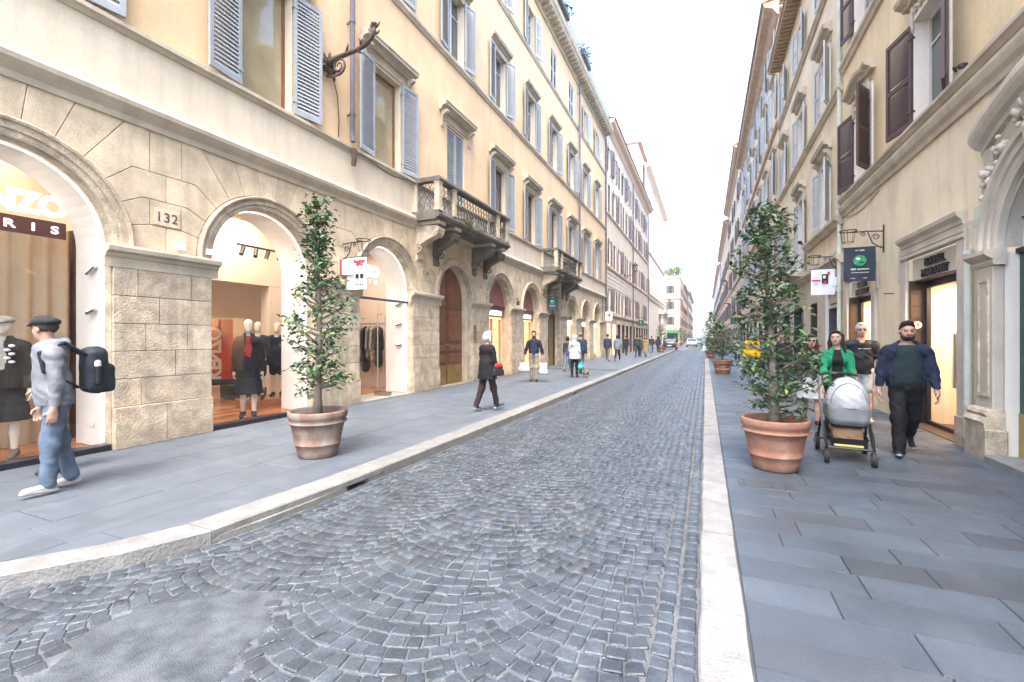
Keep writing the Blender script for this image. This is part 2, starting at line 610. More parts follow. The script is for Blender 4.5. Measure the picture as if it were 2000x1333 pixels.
# ------------------------------------------------------------------ bodies: smooth unions of tapered limbs, meshed as one surface
def _smin(a, b, k):
    if k <= 0:
        return np.minimum(a, b)
    h = np.clip(0.5 + 0.5 * (b - a) / k, 0, 1)
    return b + (a - b) * h - k * h * (1 - h)


def cap(a, b, ra, rb=None, sc=(1, 1, 1), k=None, R=None):
    """tapered capsule from a to b; sc stretches its cross-section; R turns that stretch"""
    return dict(t='c', a=np.array(a, float), b=np.array(b, float), ra=ra, rb=ra if rb is None else rb, sc=np.array(sc, float), k=k, R=R)


def ell(c, r, k=None, R=None):
    return dict(t='e', c=np.array(c, float), r=np.array(r, float), k=k, R=R)


def blk(c, h, rd=0.02, k=None, R=None):
    """rounded box"""
    return dict(t='b', c=np.array(c, float), r=np.array(h, float), rd=rd, k=k, R=R)


def _bounds(p):
    if p['t'] == 'c':
        r = max(p['ra'], p['rb']) * p['sc'].max()
        return np.minimum(p['a'], p['b']) - r, np.maximum(p['a'], p['b']) + r
    r = p['r'].max() if p.get('R') is not None else p['r']
    if p['t'] == 'b' and p.get('R') is not None:
        r = np.linalg.norm(p['r'])
    return p['c'] - r, p['c'] + r


def _eval(p, X, Y, Z):
    if p['t'] == 'c':
        sc = p['sc']
        a, b = p['a'], p['b']
        dx, dy, dz = X - a[0], Y - a[1], Z - a[2]
        e = b - a
        if p['R'] is not None:
            R = p['R']
            dx, dy, dz = (R[0, 0] * dx + R[1, 0] * dy + R[2, 0] * dz, R[0, 1] * dx + R[1, 1] * dy + R[2, 1] * dz, R[0, 2] * dx + R[1, 2] * dy + R[2, 2] * dz)
            e = R.T @ e
        dx, dy, dz = dx / sc[0], dy / sc[1], dz / sc[2]
        e = e / sc
        l2 = max(float(e @ e), 1e-9)
        t = np.clip((dx * e[0] + dy * e[1] + dz * e[2]) / l2, 0, 1)
        d = np.sqrt((dx - t * e[0]) ** 2 + (dy - t * e[1]) ** 2 + (dz - t * e[2]) ** 2) - (p['ra'] + (p['rb'] - p['ra']) * t)
        return d * sc.min()
    dx, dy, dz = X - p['c'][0], Y - p['c'][1], Z - p['c'][2]
    if p['R'] is not None:
        R = p['R']
        dx, dy, dz = (R[0, 0] * dx + R[1, 0] * dy + R[2, 0] * dz, R[0, 1] * dx + R[1, 1] * dy + R[2, 1] * dz, R[0, 2] * dx + R[1, 2] * dy + R[2, 2] * dz)
    r = p['r']
    if p['t'] == 'e':
        q = np.sqrt((dx / r[0]) ** 2 + (dy / r[1]) ** 2 + (dz / r[2]) ** 2)
        return (q - 1) * r.min()
    rd = p['rd']
    qx, qy, qz = np.abs(dx) - r[0] + rd, np.abs(dy) - r[1] + rd, np.abs(dz) - r[2] + rd
    return np.sqrt(np.maximum(qx, 0) ** 2 + np.maximum(qy, 0) ** 2 + np.maximum(qz, 0) ** 2) + np.minimum(np.maximum(qx, np.maximum(qy, qz)), 0) - rd


def sdf_mesh(groups, vox):
    """groups: list of dict(key, prims, k, cut, amp). Returns {key: (verts, quads)} of one closed surface split by group."""
    allp = [p for g in groups for p in g['prims']]
    lo = np.min([_bounds(p)[0] for p in allp], 0) - 3 * vox
    hi = np.max([_bounds(p)[1] for p in allp], 0) + 3 * vox
    n = np.ceil((hi - lo) / vox).astype(int) + 1
    ax = [lo[i] + vox * np.arange(n[i]) for i in range(3)]
    F = np.full(n, 1.0, np.float32)
    G = np.zeros(n, np.int8)
    for gi, g in enumerate(groups):
        gl = np.min([_bounds(p)[0] for p in g['prims']], 0) - 2.5 * vox - 0.02
        gh = np.max([_bounds(p)[1] for p in g['prims']], 0) + 2.5 * vox + 0.02
        i0 = np.clip(((gl - lo) / vox).astype(int), 0, n - 1)
        i1 = np.clip(((gh - lo) / vox).astype(int) + 2, 1, n)
        Fg = np.full(i1 - i0, 1.0, np.float32)
        for p in g['prims']:
            pl, ph = _bounds(p)
            k = g['k'] if p['k'] is None else p['k']
            m = k + 2 * vox
            j0 = np.clip(((pl - m - lo) / vox).astype(int), i0, i1 - 1)
            j1 = np.clip(((ph + m - lo) / vox).astype(int) + 2, i0 + 1, i1)
            X = ax[0][j0[0]:j1[0]][:, None, None]
            Y = ax[1][j0[1]:j1[1]][None, :, None]
            Z = ax[2][j0[2]:j1[2]][None, None, :]
            sl = tuple(slice(j0[q] - i0[q], j1[q] - i0[q]) for q in range(3))
            Fg[sl] = _smin(Fg[sl], _eval(p, X, Y, Z), k)
        X = ax[0][i0[0]:i1[0]][:, None, None]
        Y = ax[1][i0[1]:i1[1]][None, :, None]
        Z = ax[2][i0[2]:i1[2]][None, None, :]
        if g.get('amp'):
            a = g['amp']
            s = g.get('seed', 0.0)
            Fg = Fg + a * (np.sin(31 * Z + 9 * X + 4 * np.sin(11 * Y + s) + s) * 0.6 + np.sin(47 * X - 23 * Z + 3 * np.sin(19 * Z + s) + 2 * s) * 0.35 + np.sin(41 * Y + 17 * Z + s) * 0.35)
        if g.get('cut'):
            Fg = np.maximum(Fg, g['cut'](X, Y, Z))
        sl = tuple(slice(i0[q], i1[q]) for q in range(3))
        mask = Fg < F[sl]
        F[sl] = np.where(mask, Fg, F[sl])
        G[sl] = np.where(mask, gi, G[sl])
    # surface nets
    ins = F < 0
    cnt = np.zeros(n - 1, np.int8)
    cor = [(0, 0, 0), (1, 0, 0), (0, 1, 0), (1, 1, 0), (0, 0, 1), (1, 0, 1), (0, 1, 1), (1, 1, 1)]
    for c in cor:
        cnt += ins[c[0]:n[0] - 1 + c[0], c[1]:n[1] - 1 + c[1], c[2]:n[2] - 1 + c[2]]
    act = (cnt > 0) & (cnt < 8)
    I = np.argwhere(act)
    idx = np.full(n - 1, -1, np.int32)
    idx[act] = np.arange(len(I))
    V = np.stack([F[I[:, 0] + c[0], I[:, 1] + c[1], I[:, 2] + c[2]] for c in cor], 1)
    pos = np.zeros((len(I), 3))
    num = np.zeros(len(I))
    for a in range(8):
        for b in range(a + 1, 8):
            ca, cb = np.array(cor[a]), np.array(cor[b])
            if np.abs(ca - cb).sum() != 1:
                continue
            m = (V[:, a] < 0) != (V[:, b] < 0)
            t = V[m, a] / (V[m, a] - V[m, b])
            pos[m] += ca + t[:, None] * (cb - ca)
            num[m] += 1
    verts = lo + vox * (I + pos / num[:, None])
    quads, grp = [], []
    for axd in range(3):
        d = np.zeros(3, int)
        d[axd] = 1
        A = ins[:n[0] - d[0], :n[1] - d[1], :n[2] - d[2]]
        B = ins[d[0]:, d[1]:, d[2]:]
        E = np.argwhere(A != B)
        u, v = (axd + 1) % 3, (axd + 2) % 3
        E = E[(E[:, u] > 0) & (E[:, v] > 0) & (E[:, u] < n[u] - 1) & (E[:, v] < n[v] - 1)]
        du = np.zeros(3, int)
        du[u] = 1
        dv = np.zeros(3, int)
        dv[v] = 1
        q = [idx[tuple((E - o).T)] for o in (du + dv, dv, 0 * dv, du)]
        q = np.stack(q, 1)
        a_in = A[tuple(E.T)]
        q = np.where(a_in[:, None], q, q[:, ::-1])
        src = np.where(a_in[:, None], E, E + d)
        quads.append(q)
        grp.append(G[tuple(src.T)])
    quads = np.concatenate(quads)
    grp = np.concatenate(grp)
    ok = (quads >= 0).all(1)
    quads, grp = quads[ok], grp[ok]
    out = {}
    for gi, g in enumerate(groups):
        q = quads[grp == gi]
        if len(q) == 0:
            continue
        used = np.unique(q)
        mp = np.zeros(len(verts), np.int32)
        mp[used] = np.arange(len(used))
        vv, qq = verts[used], mp[q]
        if g['key'] in out:
            ov, oq = out[g['key']]
            qq = qq + len(ov)
            out[g['key']] = (np.concatenate([ov, vv]), np.concatenate([oq, qq]))
        else:
            out[g['key']] = (vv, qq)
    return out


def sdf_object(name, groups, vox, mats, root=None, label=None, cat=None, loc=(0, 0, 0), rz=0.0, group=None, whole=()):
    """one part per group under a root Empty; part name = group key"""
    if root is None:
        root = thing(name, label, cat, loc, rz, group)
    for key, (v, q) in sdf_mesh(groups, vox).items():
        if key in whole:
            v, q = sdf_mesh([g for g in groups if g['key'] == key][:1], vox)[key]
        bits = [q]
        if key in ('shoe', 'sole', 'eye', 'eyebrow', 'strap'):
            side = v[q[:, 0], 0] > 0
            bits = [q[side], q[~side]]
        for b in bits:
            if len(b) == 0:
                continue
            used, inv = np.unique(b, return_inverse=True)
            o = joined_numpy(key, v[used], inv.reshape(b.shape), mats[key], None, None, True)
            o.parent = root
    return root


HANDS = {}


def rotm(yaw=0, pitch=0, roll=0):
    cy, sy = math.cos(yaw), math.sin(yaw)
    cp, sp = math.cos(pitch), math.sin(pitch)
    cr, sr = math.cos(roll), math.sin(roll)
    Rz = np.array([[cy, -sy, 0], [sy, cy, 0], [0, 0, 1]])
    Rx = np.array([[1, 0, 0], [0, cp, -sp], [0, sp, cp]])
    Ry = np.array([[cr, 0, sr], [0, 1, 0], [-sr, 0, cr]])
    return Rz @ Rx @ Ry


def person(label, loc, heading, H=1.72, legs=((0.0, 0.0), (0.0, 0.0)), arms=((0.1, 0.12, 0.2), (0.1, 0.12, 0.2)), lean=0.0,
           head=(0, 0), bulk=1.0, belly=0.0, female=False, top=(0.05, 0.06, 0.1), hem=0.90, sleeve='long', bottom='trousers', trousers=(0.05, 0.05, 0.07),
           shoes=(0.03, 0.03, 0.03), sole=None, hair='short', hair_col=(0.02, 0.015, 0.01), skin_col=(0.46, 0.26, 0.18), beard=False,
           sunglasses=None, inner=None, open_w=0.06, loose=0.0, hood=False, cap_hat=None, skirt_hem=0.45, vox=0.011, group=None, name='person',
           cat='person', mannequin=False, top_name='jacket', stripe=None, collar=None, scarf=None, seed=0.0, puff=False, extra=None, leg_w=0.0, part_names=None):
    s = H / 1.75
    sw = 0.150 if female else 0.175
    sw *= (0.55 + 0.45 * bulk)
    hipx = 0.088
    tb = bulk
    ch = math.sin(lean)
    # torso points (leaning forward = +y)
    pel = np.array([0, 0, 0.93])

    def tp(z, x=0.0, y=0.0):
        return np.array([x, y + (z - 0.93) * ch, 0.93 + (z - 0.93) * math.cos(lean)])
    skinp, topp, trp, shp, solep, innerp = [], [], [], [], [], []
    low = 9
    ank = []
    for si, (a, kb) in enumerate(legs):
        sx = -1 if si == 0 else 1
        hip = np.array([sx * hipx, 0, 0.90])
        knee = hip + 0.42 * np.array([0, math.sin(a), -math.cos(a)])
        b2 = a - kb
        ankle = knee + 0.40 * np.array([0, math.sin(b2), -math.cos(b2)])
        f = max(-0.7, min(0.35, b2 * 0.8))
        fd = np.array([sx * 0.10, math.cos(f), math.sin(f)])
        heel = ankle + np.array([0, -0.035, -0.045])
        toe = heel + fd * 0.20
        ank.append((hip, knee, ankle, heel, toe))
        low = min(low, heel[2] - 0.034, toe[2] - 0.034)
    for hip, knee, ankle, heel, toe in ank:
        w = leg_w
        if bottom == 'trousers':
            skinp += [cap(hip, knee, 0.066, 0.046), cap(knee, ankle, 0.044, 0.030)]
            trp += [cap(hip, knee, 0.086 * (0.6 + 0.4 * tb) + w * 0.5, 0.062 + w), cap(knee, ankle + np.array([0, 0, -0.005]), 0.060 + w, 0.048 + w)]
        else:
            skinp += [cap(hip, knee, 0.075, 0.050), cap(knee, knee * 0.55 + ankle * 0.45 + np.array([0, -0.012, 0]), 0.046, 0.048), cap(knee * 0.55 + ankle * 0.45, ankle, 0.046, 0.033)]
        shp += [cap(heel + np.array([0, 0.01, 0.015]), toe, 0.040, 0.034, (1.0, 1, 1)), cap(ankle, heel + np.array([0, 0.01, 0.02]), 0.044, 0.044)]
        if sole is not None:
            solep.append(cap(heel + np.array([0, -0.004, -0.018]), toe + np.array([0, 0.006, -0.012]), 0.040, 0.036, (1, 1, 0.55)))
    # torso
    r_ch = (0.135 if female else 0.150) * tb
    r_wa = (0.112 if female else 0.138) * tb
    body = [cap(tp(1.08), tp(1.33), r_wa + 0.01, r_ch, (1, 0.72, 1)), cap(tp(1.365, -sw + 0.015), tp(1.365, sw - 0.015), 0.056 * (0.7 + .3 * tb)),
            cap(tp(1.38), tp(1.45, 0, 0.0), 0.085, 0.058), cap(tp(0.95), tp(1.12), 0.145 * (0.5 + .5 * tb) + (0.008 if female else 0), r_wa, (1, 0.78, 1))]
    if female and not mannequin:
        body += [ell(tp(1.27, -0.06, 0.085), (0.06, 0.05, 0.06)), ell(tp(1.27, 0.06, 0.085), (0.06, 0.05, 0.06))]
    lo_ = loose
    for p in body:
        q_ = dict(p)
        if q_['t'] == 'c' and q_['ra'] > .07:
            q_['ra'], q_['rb'] = q_['ra'] - .022, q_['rb'] - (.022 if q_['rb'] > .07 else 0)
        elif q_['t'] == 'e':
            q_['r'] = q_['r'] - .012
        skinp.append(q_)
    if belly:
        body.append(ell(tp(1.07, 0, 0.05), (0.165 * tb, 0.10 + belly, 0.17)))
    # arms
    hands = []
    for si, arm in enumerate(arms):
        a, ab, el = arm[:3]
        tw = arm[3] if len(arm) > 3 else 0.0
        sx = -1 if si == 0 else 1
        sh = tp(1.362, sx * (sw + 0.008))
        d1 = np.array([sx * math.sin(ab) * math.cos(a), math.sin(a), -math.cos(a) * math.cos(ab)])
        d1 /= np.linalg.norm(d1)
        elb = sh + 0.285 * d1
        a2 = a + el
        d2 = np.array([sx * math.sin(ab) * 0.5 - sx * tw, math.sin(a2), -math.cos(a2) * math.cos(ab * 0.5)])
        d2 /= np.linalg.norm(d2)
        wr = elb + 0.245 * d2
        hands.append((wr, d2))
        ua = 0.050 * (0.65 + 0.35 * tb)
        if sleeve == 'long':
            skinp += [cap(sh, elb, ua * .8, 0.034), cap(elb, wr, 0.034, 0.026)]
            topp += [cap(sh, elb, ua + 0.010 + lo_ * .6, 0.042 + 0.006 * tb + lo_ * .6, k=.02), cap(elb, wr, 0.042 + 0.005 * tb + lo_ * .6, 0.034 + lo_ * 0.4, k=.02)]
        elif sleeve == 'short':
            topp += [cap(sh, sh * 0.35 + elb * 0.65, ua + 0.018, ua + 0.014)]
            skinp += [cap(sh, elb, ua, 0.042), cap(elb, wr, 0.043, 0.029)]
        else:
            skinp += [cap(sh, elb, ua * 0.9, 0.038), cap(elb, wr, 0.038, 0.026)]
        # hand: palm, four unequal curled fingers and a thumb
        side = np.cross(d2, np.array([0, 0, 1.0]) if abs(d2[2]) < 0.9 else np.array([0, 1.0, 0]))
        inward = np.array([-sx, 0, 0]) - d2 * (-sx * d2[0])
        inward /= np.linalg.norm(inward)
        acr = np.cross(d2, inward)
        if acr[1] < 0:
            acr = -acr
        pm = wr + d2 * 0.055
        Rh = np.stack([acr, inward, d2], 1)
        skinp += [cap(wr - d2 * 0.02, wr + d2 * 0.03, 0.027, 0.026), ell(pm, (0.042, 0.018, 0.052), R=Rh, k=0.012)]
        for fi, (off, ln) in enumerate(((-0.030, 0.058), (-0.010, 0.072), (0.011, 0.076), (0.031, 0.068))):
            base = wr + d2 * 0.092 + acr * off
            c1 = 0.45 + 0.1 * (3 - fi)
            m1 = base + (d2 * math.cos(c1 * .6) + inward * math.sin(c1 * .6)) * ln * 0.5
            m2 = m1 + (d2 * math.cos(c1 * 1.8) + inward * math.sin(c1 * 1.8)) * ln * 0.5
            skinp += [cap(base, m1, 0.0100, 0.0092, k=0.006), cap(m1, m2, 0.0092, 0.0080, k=0.006)]
        tb0 = wr + d2 * 0.030 + acr * 0.030
        tb1 = tb0 + (d2 * 0.6 + acr * 0.65 + inward * 0.45) * 0.040
        tb2 = tb1 + (d2 * 0.85 + acr * 0.2 + inward * 0.5) * 0.032
        skinp += [cap(tb0, tb1, 0.013, 0.0115, k=0.008), cap(tb1, tb2, 0.0115, 0.009, k=0.006)]
    # head
    R = rotm(head[0], head[1])
    nb = tp(1.47)
    hc = tp(1.50) + R @ np.array([0, 0.025, 0.130])

    def hp(x, y, z):
        return hc + R @ np.array([x, y, z])
    skinp += [cap(tp(1.44), hp(0, -0.015, -0.075), 0.058 * (0.8 + .2 * tb), 0.054 * (0.8 + .2 * tb))]
    skinp += [ell(hp(0, -0.012, 0.028), (0.076, 0.094, 0.092), R=R), ell(hp(0, 0.022, -0.042), (0.062 * (0.7 + .3 * tb), 0.070, 0.082), R=R), ell(hp(0, 0.058, -0.088), (0.032, 0.028, 0.026), R=R)]
    groups = []
    hairp, eyep, lipp, darkp, hatp, browp = [], [], [], [], [], []
    if not mannequin:
        skinp += [cap(hp(0, 0.086, 0.012), hp(0, 0.110, -0.028), 0.009, 0.014, k=0.012), ell(hp(-0.078, -0.005, -0.012), (0.012, 0.022, 0.032), R=R, k=0.008), ell(hp(0.078, -0.005, -0.012), (0.012, 0.022, 0.032), R=R, k=0.008),
                  cap(hp(-0.035, 0.076, 0.030), hp(0.035, 0.076, 0.030), 0.014, k=0.02), cap(hp(-0.022, 0.080, -0.062), hp(0.022, 0.080, -0.062), 0.010, k=0.012),
                  ell(hp(-0.04, 0.055, -0.025), (0.024, 0.022, 0.024), R=R), ell(hp(0.04, 0.055, -0.025), (0.024, 0.022, 0.024), R=R)]
        for sx in (-1, 1):
            eyep.append(ell(hp(sx * 0.032, 0.080, 0.004), (0.014, 0.008, 0.007), R=R))
            browp.append(cap(hp(sx * 0.018, 0.089, 0.027), hp(sx * 0.050, 0.078, 0.024), 0.0062))
        lipp.append(cap(hp(-0.018, 0.092, -0.062), hp(0.018, 0.092, -0.062), 0.0085))
    if sunglasses is not None and not mannequin:
        for sx in (-1, 1):
            darkp.append(ell(hp(sx * 0.034, 0.090, 0.006), (0.029, 0.011, 0.020), R=R))
            darkp.append(cap(hp(sx * 0.060, 0.080, 0.010), hp(sx * 0.080, 0.0, 0.012), 0.006))
        darkp.append(cap(hp(-0.01, 0.100, 0.012), hp(0.01, 0.100, 0.012), 0.005))
    headcut = None
    Ri = R.T

    def loc_head(X, Y, Z):
        dx, dy, dz = X - hc[0] * s, Y - hc[1] * s, Z - hc[2] * s
        return (Ri[0, 0] * dx + Ri[0, 1] * dy + Ri[0, 2] * dz, Ri[1, 0] * dx + Ri[1, 1] * dy + Ri[1, 2] * dz, Ri[2, 0] * dx + Ri[2, 1] * dy + Ri[2, 2] * dz)

    def hair_cut(X, Y, Z):
        x, y, z = loc_head(X, Y, Z)
        return -(-0.75 * y + 0.66 * z + 0.004 - 0.25 * np.maximum(np.abs(x) - 0.05, 0)) * 0.9
    haircap = []
    if hair in ('short', 'bob', 'long', 'bun'):
        haircap.append(ell(hp(0, -0.018, 0.034), (0.0815, 0.100, 0.097), R=R))
        haircap.append(ell(hp(0.008, 0.034, 0.104), (0.058, 0.052, 0.030), R=R))
    longp = []
    if hair == 'bob':
        longp += [ell(hp(0, -0.055, -0.01), (0.094, 0.075, 0.11), R=R), cap(hp(-0.078, -0.02, 0.03), hp(-0.082, -0.01, -0.09), 0.03, 0.026), cap(hp(0.078, -0.02, 0.03), hp(0.082, -0.01, -0.09), 0.03, 0.026)]
    if hair == 'long':
        longp += [ell(hp(0, -0.06, -0.02), (0.090, 0.062, 0.12), R=R)]
        for sx in (-1, 1):
            longp += [cap(hp(sx * 0.074, -0.01, 0.05), hp(sx * 0.086, -0.01, -0.08), 0.030, 0.034), cap(hp(sx * 0.086, -0.01, -0.08), tp(1.27, sx * 0.11, 0.075), 0.036, 0.028, (1, 0.8, 1))]
        longp += [cap(hp(0, -0.08, -0.05), tp(1.30, 0, -0.11), 0.07, 0.06, (1, 0.55, 1))]
    if hair == 'bun':
        longp += [ell(hp(0, -0.12, 0.04), (0.045, 0.04, 0.045), R=R)]
    if cap_hat is not None:
        hatp += [ell(hp(0, -0.018, 0.066), (0.103, 0.120, 0.052), R=R), cap(hp(0, 0.08, 0.048), hp(0, 0.135, 0.036), 0.045, 0.035, (1.2, 1, 0.28), R=R)]
    beardp = []
    if beard:
        beardp += [ell(hp(0, 0.036, -0.082), (0.064 * (0.7 + .3 * tb), 0.062, 0.046), R=R), cap(hp(-0.026, 0.086, -0.047), hp(0.028, 0.086, -0.047), 0.006), cap(hp(-0.066, 0.01, -0.02), hp(-0.058, 0.04, -0.08), 0.014), cap(hp(0.068, 0.01, -0.02), hp(0.058, 0.04, -0.08), 0.014)]
    if hood == 'up':
        topp += [ell(hp(0, -0.02, 0.01), (0.112, 0.125, 0.14), R=R, k=0.05), cap(hp(0, -0.03, -0.1), tp(1.38, 0, -0.02), 0.10, 0.12)]
    elif hood == 'down':
        topp += [ell(tp(1.47, 0, -0.10), (0.12, 0.07, 0.075)), cap(tp(1.46, -0.09, -0.03), tp(1.44, -0.03, 0.08), 0.045, 0.03), cap(tp(1.46, 0.09, -0.03), tp(1.44, 0.03, 0.08), 0.045, 0.03)]
    # clothing volumes
    def off(ps, d):
        o = []
        for p in ps:
            q = dict(p)
            if q['t'] == 'c':
                q['ra'] = p['ra'] + d
                q['rb'] = p['rb'] + d
            else:
                q['r'] = p['r'] + d
            o.append(q)
        return o
    topb = off(body, 0.011 + lo_ * .5)
    if hem < 0.80:                                # a coat that hangs below the hips
        topb += [cap(tp(1.05), np.array([0, 0.0 + ch * (hem - .93), hem]), 0.165 * (0.5 + .5 * tb) + lo_, 0.175 * (0.5 + .5 * tb) + lo_ + (0.93 - hem) * 0.12, (1, 0.80, 1))]
    elif hem < 0.93:
        topb += [cap(tp(1.02), tp(hem), 0.155 * (0.4 + .6 * tb) + lo_, 0.160 * (0.4 + .6 * tb) + lo_, (1, 0.80, 1))]
    if bottom == 'trousers':
        trp += [cap(tp(0.95, -0.055), tp(0.95, 0.055), 0.108 * (0.35 + .65 * tb), None, (1, 0.95, 1)), ell(np.array([0, -0.055, 0.89]), (0.13, 0.085, 0.10)), cap(tp(0.97), tp(1.06), 0.135 * (.4 + .6 * tb), 0.12 * (.4 + .6 * tb), (1, 0.78, 1))]
    elif bottom == 'skirt':
        trp += [cap(tp(1.06), np.array([0, 0, skirt_hem]), 0.13, 0.25, (1, 0.75, 1)), cap(tp(0.98), tp(0.90), 0.165, 0.18, (1, 0.75, 1))]
    elif bottom == 'shorts':
        for hip, knee, ankle, heel, toe in ank:
            trp += [cap(hip, hip * 0.25 + knee * 0.75, 0.094, 0.085)]
        trp += [cap(tp(0.95, -0.055), tp(0.95, 0.055), 0.115, None, (1, 0.9, 1)), cap(tp(0.95), tp(1.06), 0.14, 0.125, (1, 0.78, 1))]

    def sc(ps):
        o = []
        for p in ps:
            q = dict(p)
            for kk in ('a', 'b', 'c'):
                if kk in q:
                    q[kk] = (q[kk] - np.array([0, 0, low])) * s
            for kk in ('ra', 'rb', 'r', 'rd', 'k'):
                if kk in q and q[kk] is not None:
                    q[kk] = q[kk] * s
            o.append(q)
        return o
    hc = hc - np.array([0, 0, low])

    def zc(z):
        return (z - low) * s
    hz = zc(hem)
    parts = dict(skin='body', top=top_name, trousers={'trousers': 'trousers', 'skirt': 'skirt', 'shorts': 'shorts'}[bottom], shoes='shoe', sole='sole', hair='hair', inner='shirt', hat='cap', eye='eye', lip='mouth', dark='sunglasses', beard='beard', stripe='stripe', scarf='scarf', brow='eyebrow')
    if part_names:
        parts.update(part_names)
    mats = {}

    def grp(key, ps, k, col, cut=None, amp=0.0):
        if not ps:
            return
        mats[parts[key]] = col
        groups.append(dict(key=parts[key], prims=sc(ps), k=k * s, cut=cut, amp=amp * s, seed=seed))
    grp('skin', skinp, 0.022, skin(skin_col))
    if inner is not None:
        inn = off(body, 0.006 + belly * .2)
        grp('inner', inn, 0.05, fabric(inner), cut=lambda X, Y, Z: np.maximum(zc(hem - 0.03) - Z, Z - zc(1.445)) + 0 * X + 0 * Y, amp=0.003)

        def topcut(X, Y, Z):
            front = np.minimum(-(np.abs(X) - open_w * s * (1.08 - 1.9 * np.clip(Z / s - 1.0 + low, 0, 1) ** 2) - .006 * np.sin(24 * Z + seed)), Y - 0.01)   # >0 in the open front
            return np.maximum(np.maximum(hz - Z, front), Z - zc(1.505))
        grp('top', topb + topp, 0.045, fabric(top, 0.8), cut=topcut, amp=0.0065)
    else:
        ztop = 1.458 if not hood else 1.80

        def topcut(X, Y, Z):
            neck = np.minimum(0.055 * s - np.sqrt(X ** 2 + (Y - 0.05 * s - (1.45 - .93) * ch * s) ** 2 * 0.7), Z - zc(1.40)) if not hood else -1.0
            if hood == 'up':
                x, y, z = loc_head(X, Y, Z)
                neck = np.minimum(np.minimum(0.075 * s - np.sqrt(x ** 2 + (z * 0.72) ** 2), y - 0.03 * s), 1.0)
            return np.maximum(np.maximum(hz - Z, Z - zc(ztop)), neck)
        grp('top', topb + topp, 0.045, fabric(top, 0.8), cut=topcut, amp=0.0065 + (0.004 if puff else 0))
    if stripe is not None:
        grp('stripe', [cap(tp(1.30, -0.12, 0.118 * tb), tp(1.30, 0.06, 0.128 * tb), 0.007)], 0.0, fabric(stripe))
    grp('trousers', trp, 0.05, fabric(trousers), cut=(lambda X, Y, Z: np.maximum(zc(skirt_hem) - Z, Z - zc(1.10)) + 0 * X + 0 * Y) if bottom == 'skirt' else None, amp=0.006)
    grp('shoes', shp, 0.02, fabric(shoes, 0.5))
    if sole is not None:
        grp('sole', solep, 0.01, fabric(sole, 0.6))
    if scarf is not None:
        grp('scarf', [cap(tp(1.47, -0.06, 0.03), tp(1.47, 0.06, 0.03), 0.05), cap(tp(1.47, -.05, -.04), tp(1.47, .05, -.04), 0.05), cap(tp(1.44, 0.02, 0.10), tp(1.22, 0.03, 0.13), 0.04, 0.03)], 0.03, fabric(scarf))
    if beardp:
        grp('beard', beardp, 0.015, fabric(hair_col, 0.9))
    if haircap:
        grp('hair', haircap, 0.02, fabric(hair_col, 0.6, var=0.45), cut=hair_cut, amp=0.005)
    if longp or hairp:
        grp('hair', longp + hairp, 0.02, fabric(hair_col, 0.6, var=0.35), amp=0.002)
    if vox > .0135:
        eyep, lipp, browp = [], [], []
    if browp:
        grp('brow', browp, 0, fabric(hair_col, 0.6, var=0.35))
    if eyep and sunglasses is None:
        grp('eye', eyep, 0, fabric((0.03, 0.02, 0.015), 0.2))
    if lipp:
        grp('lip', lipp, 0.01, fabric((0.30, 0.11, 0.09), 0.5))
    if darkp:
        grp('dark', darkp, 0.006, fabric(sunglasses, 0.15))
    if hatp:
        grp('hat', hatp, 0.02, fabric(cap_hat, 0.8))
    if mannequin:
        mats['body'] = MAT['mannequin']
    root = sdf_object(name, groups, vox, mats, None, label, cat, loc, heading, group, ('body',))
    # split left/right shoes: faces by side of x
    HANDS[root.name, 'left'] = list((hands[0][0] + hands[0][1] * 0.10 - np.array([0, 0, low])) * s)
    HANDS[root.name, 'right'] = list((hands[1][0] + hands[1][1] * 0.10 - np.array([0, 0, low])) * s)
    return root


def hand_world(p, side):
    h = Vector(HANDS[p.name, side])
    return Matrix.Translation(p.location) @ Matrix.Rotation(p.rotation_euler.z, 4, 'Z') @ h


def heading_to(dx, dy):
    """rotation about Z that turns local +Y towards (dx, dy)"""
    return math.atan2(-dx, dy)


material('mannequin', (0.66, 0.56, 0.44), 0.4, 0.03, 4, 30, 0.0, 60)
WALK = ((0.38, 0.05), (-0.30, 0.35))
WALK2 = ((-0.30, 0.35), (0.38, 0.05))
STAND = ((0.03, 0.03), (-0.04, 0.02))
# ------------------------------------------------------------------ ground: road, kerbs, pavements
XL, XR = -7.54, 3.42                      # facade planes
KERB_R0, KERB_R1 = -0.03, 0.20
KP = [(-1.0, -6.3), (0.3, -5.0), (1.0, -4.5), (1.44, -4.22), (1.9, -3.88), (2.4, -3.66), (3.0, -3.57), (4.1, -3.56), (6.4, -3.54), (13, -3.53), (40, -3.50), (120, -3.50)]


def kerb_x(y):
    """road-side edge of the left kerb"""
    for (a, xa), (b, xb) in zip(KP, KP[1:]):
        if y <= b:
            t = max(0.0, (y - a) / (b - a))
            return xa + (xb - xa) * t
    return KP[-1][1]


def road_z(x, y):
    xl = kerb_x(y)
    t = (x - xl) / (KERB_R0 - xl)
    t = max(0.0, min(1.0, t))
    return -0.115 + 0.06 * math.sin(PI * t) + 0.045 * t


EARTH = -0.25
g = MB()
g.add([(-60, -14, EARTH), (60, -14, EARTH), (60, 330, EARTH), (-60, 330, EARTH)], [(0, 1, 2, 3)])
ground = g.build('ground', 'slab_left')
ground['kind'] = 'structure'

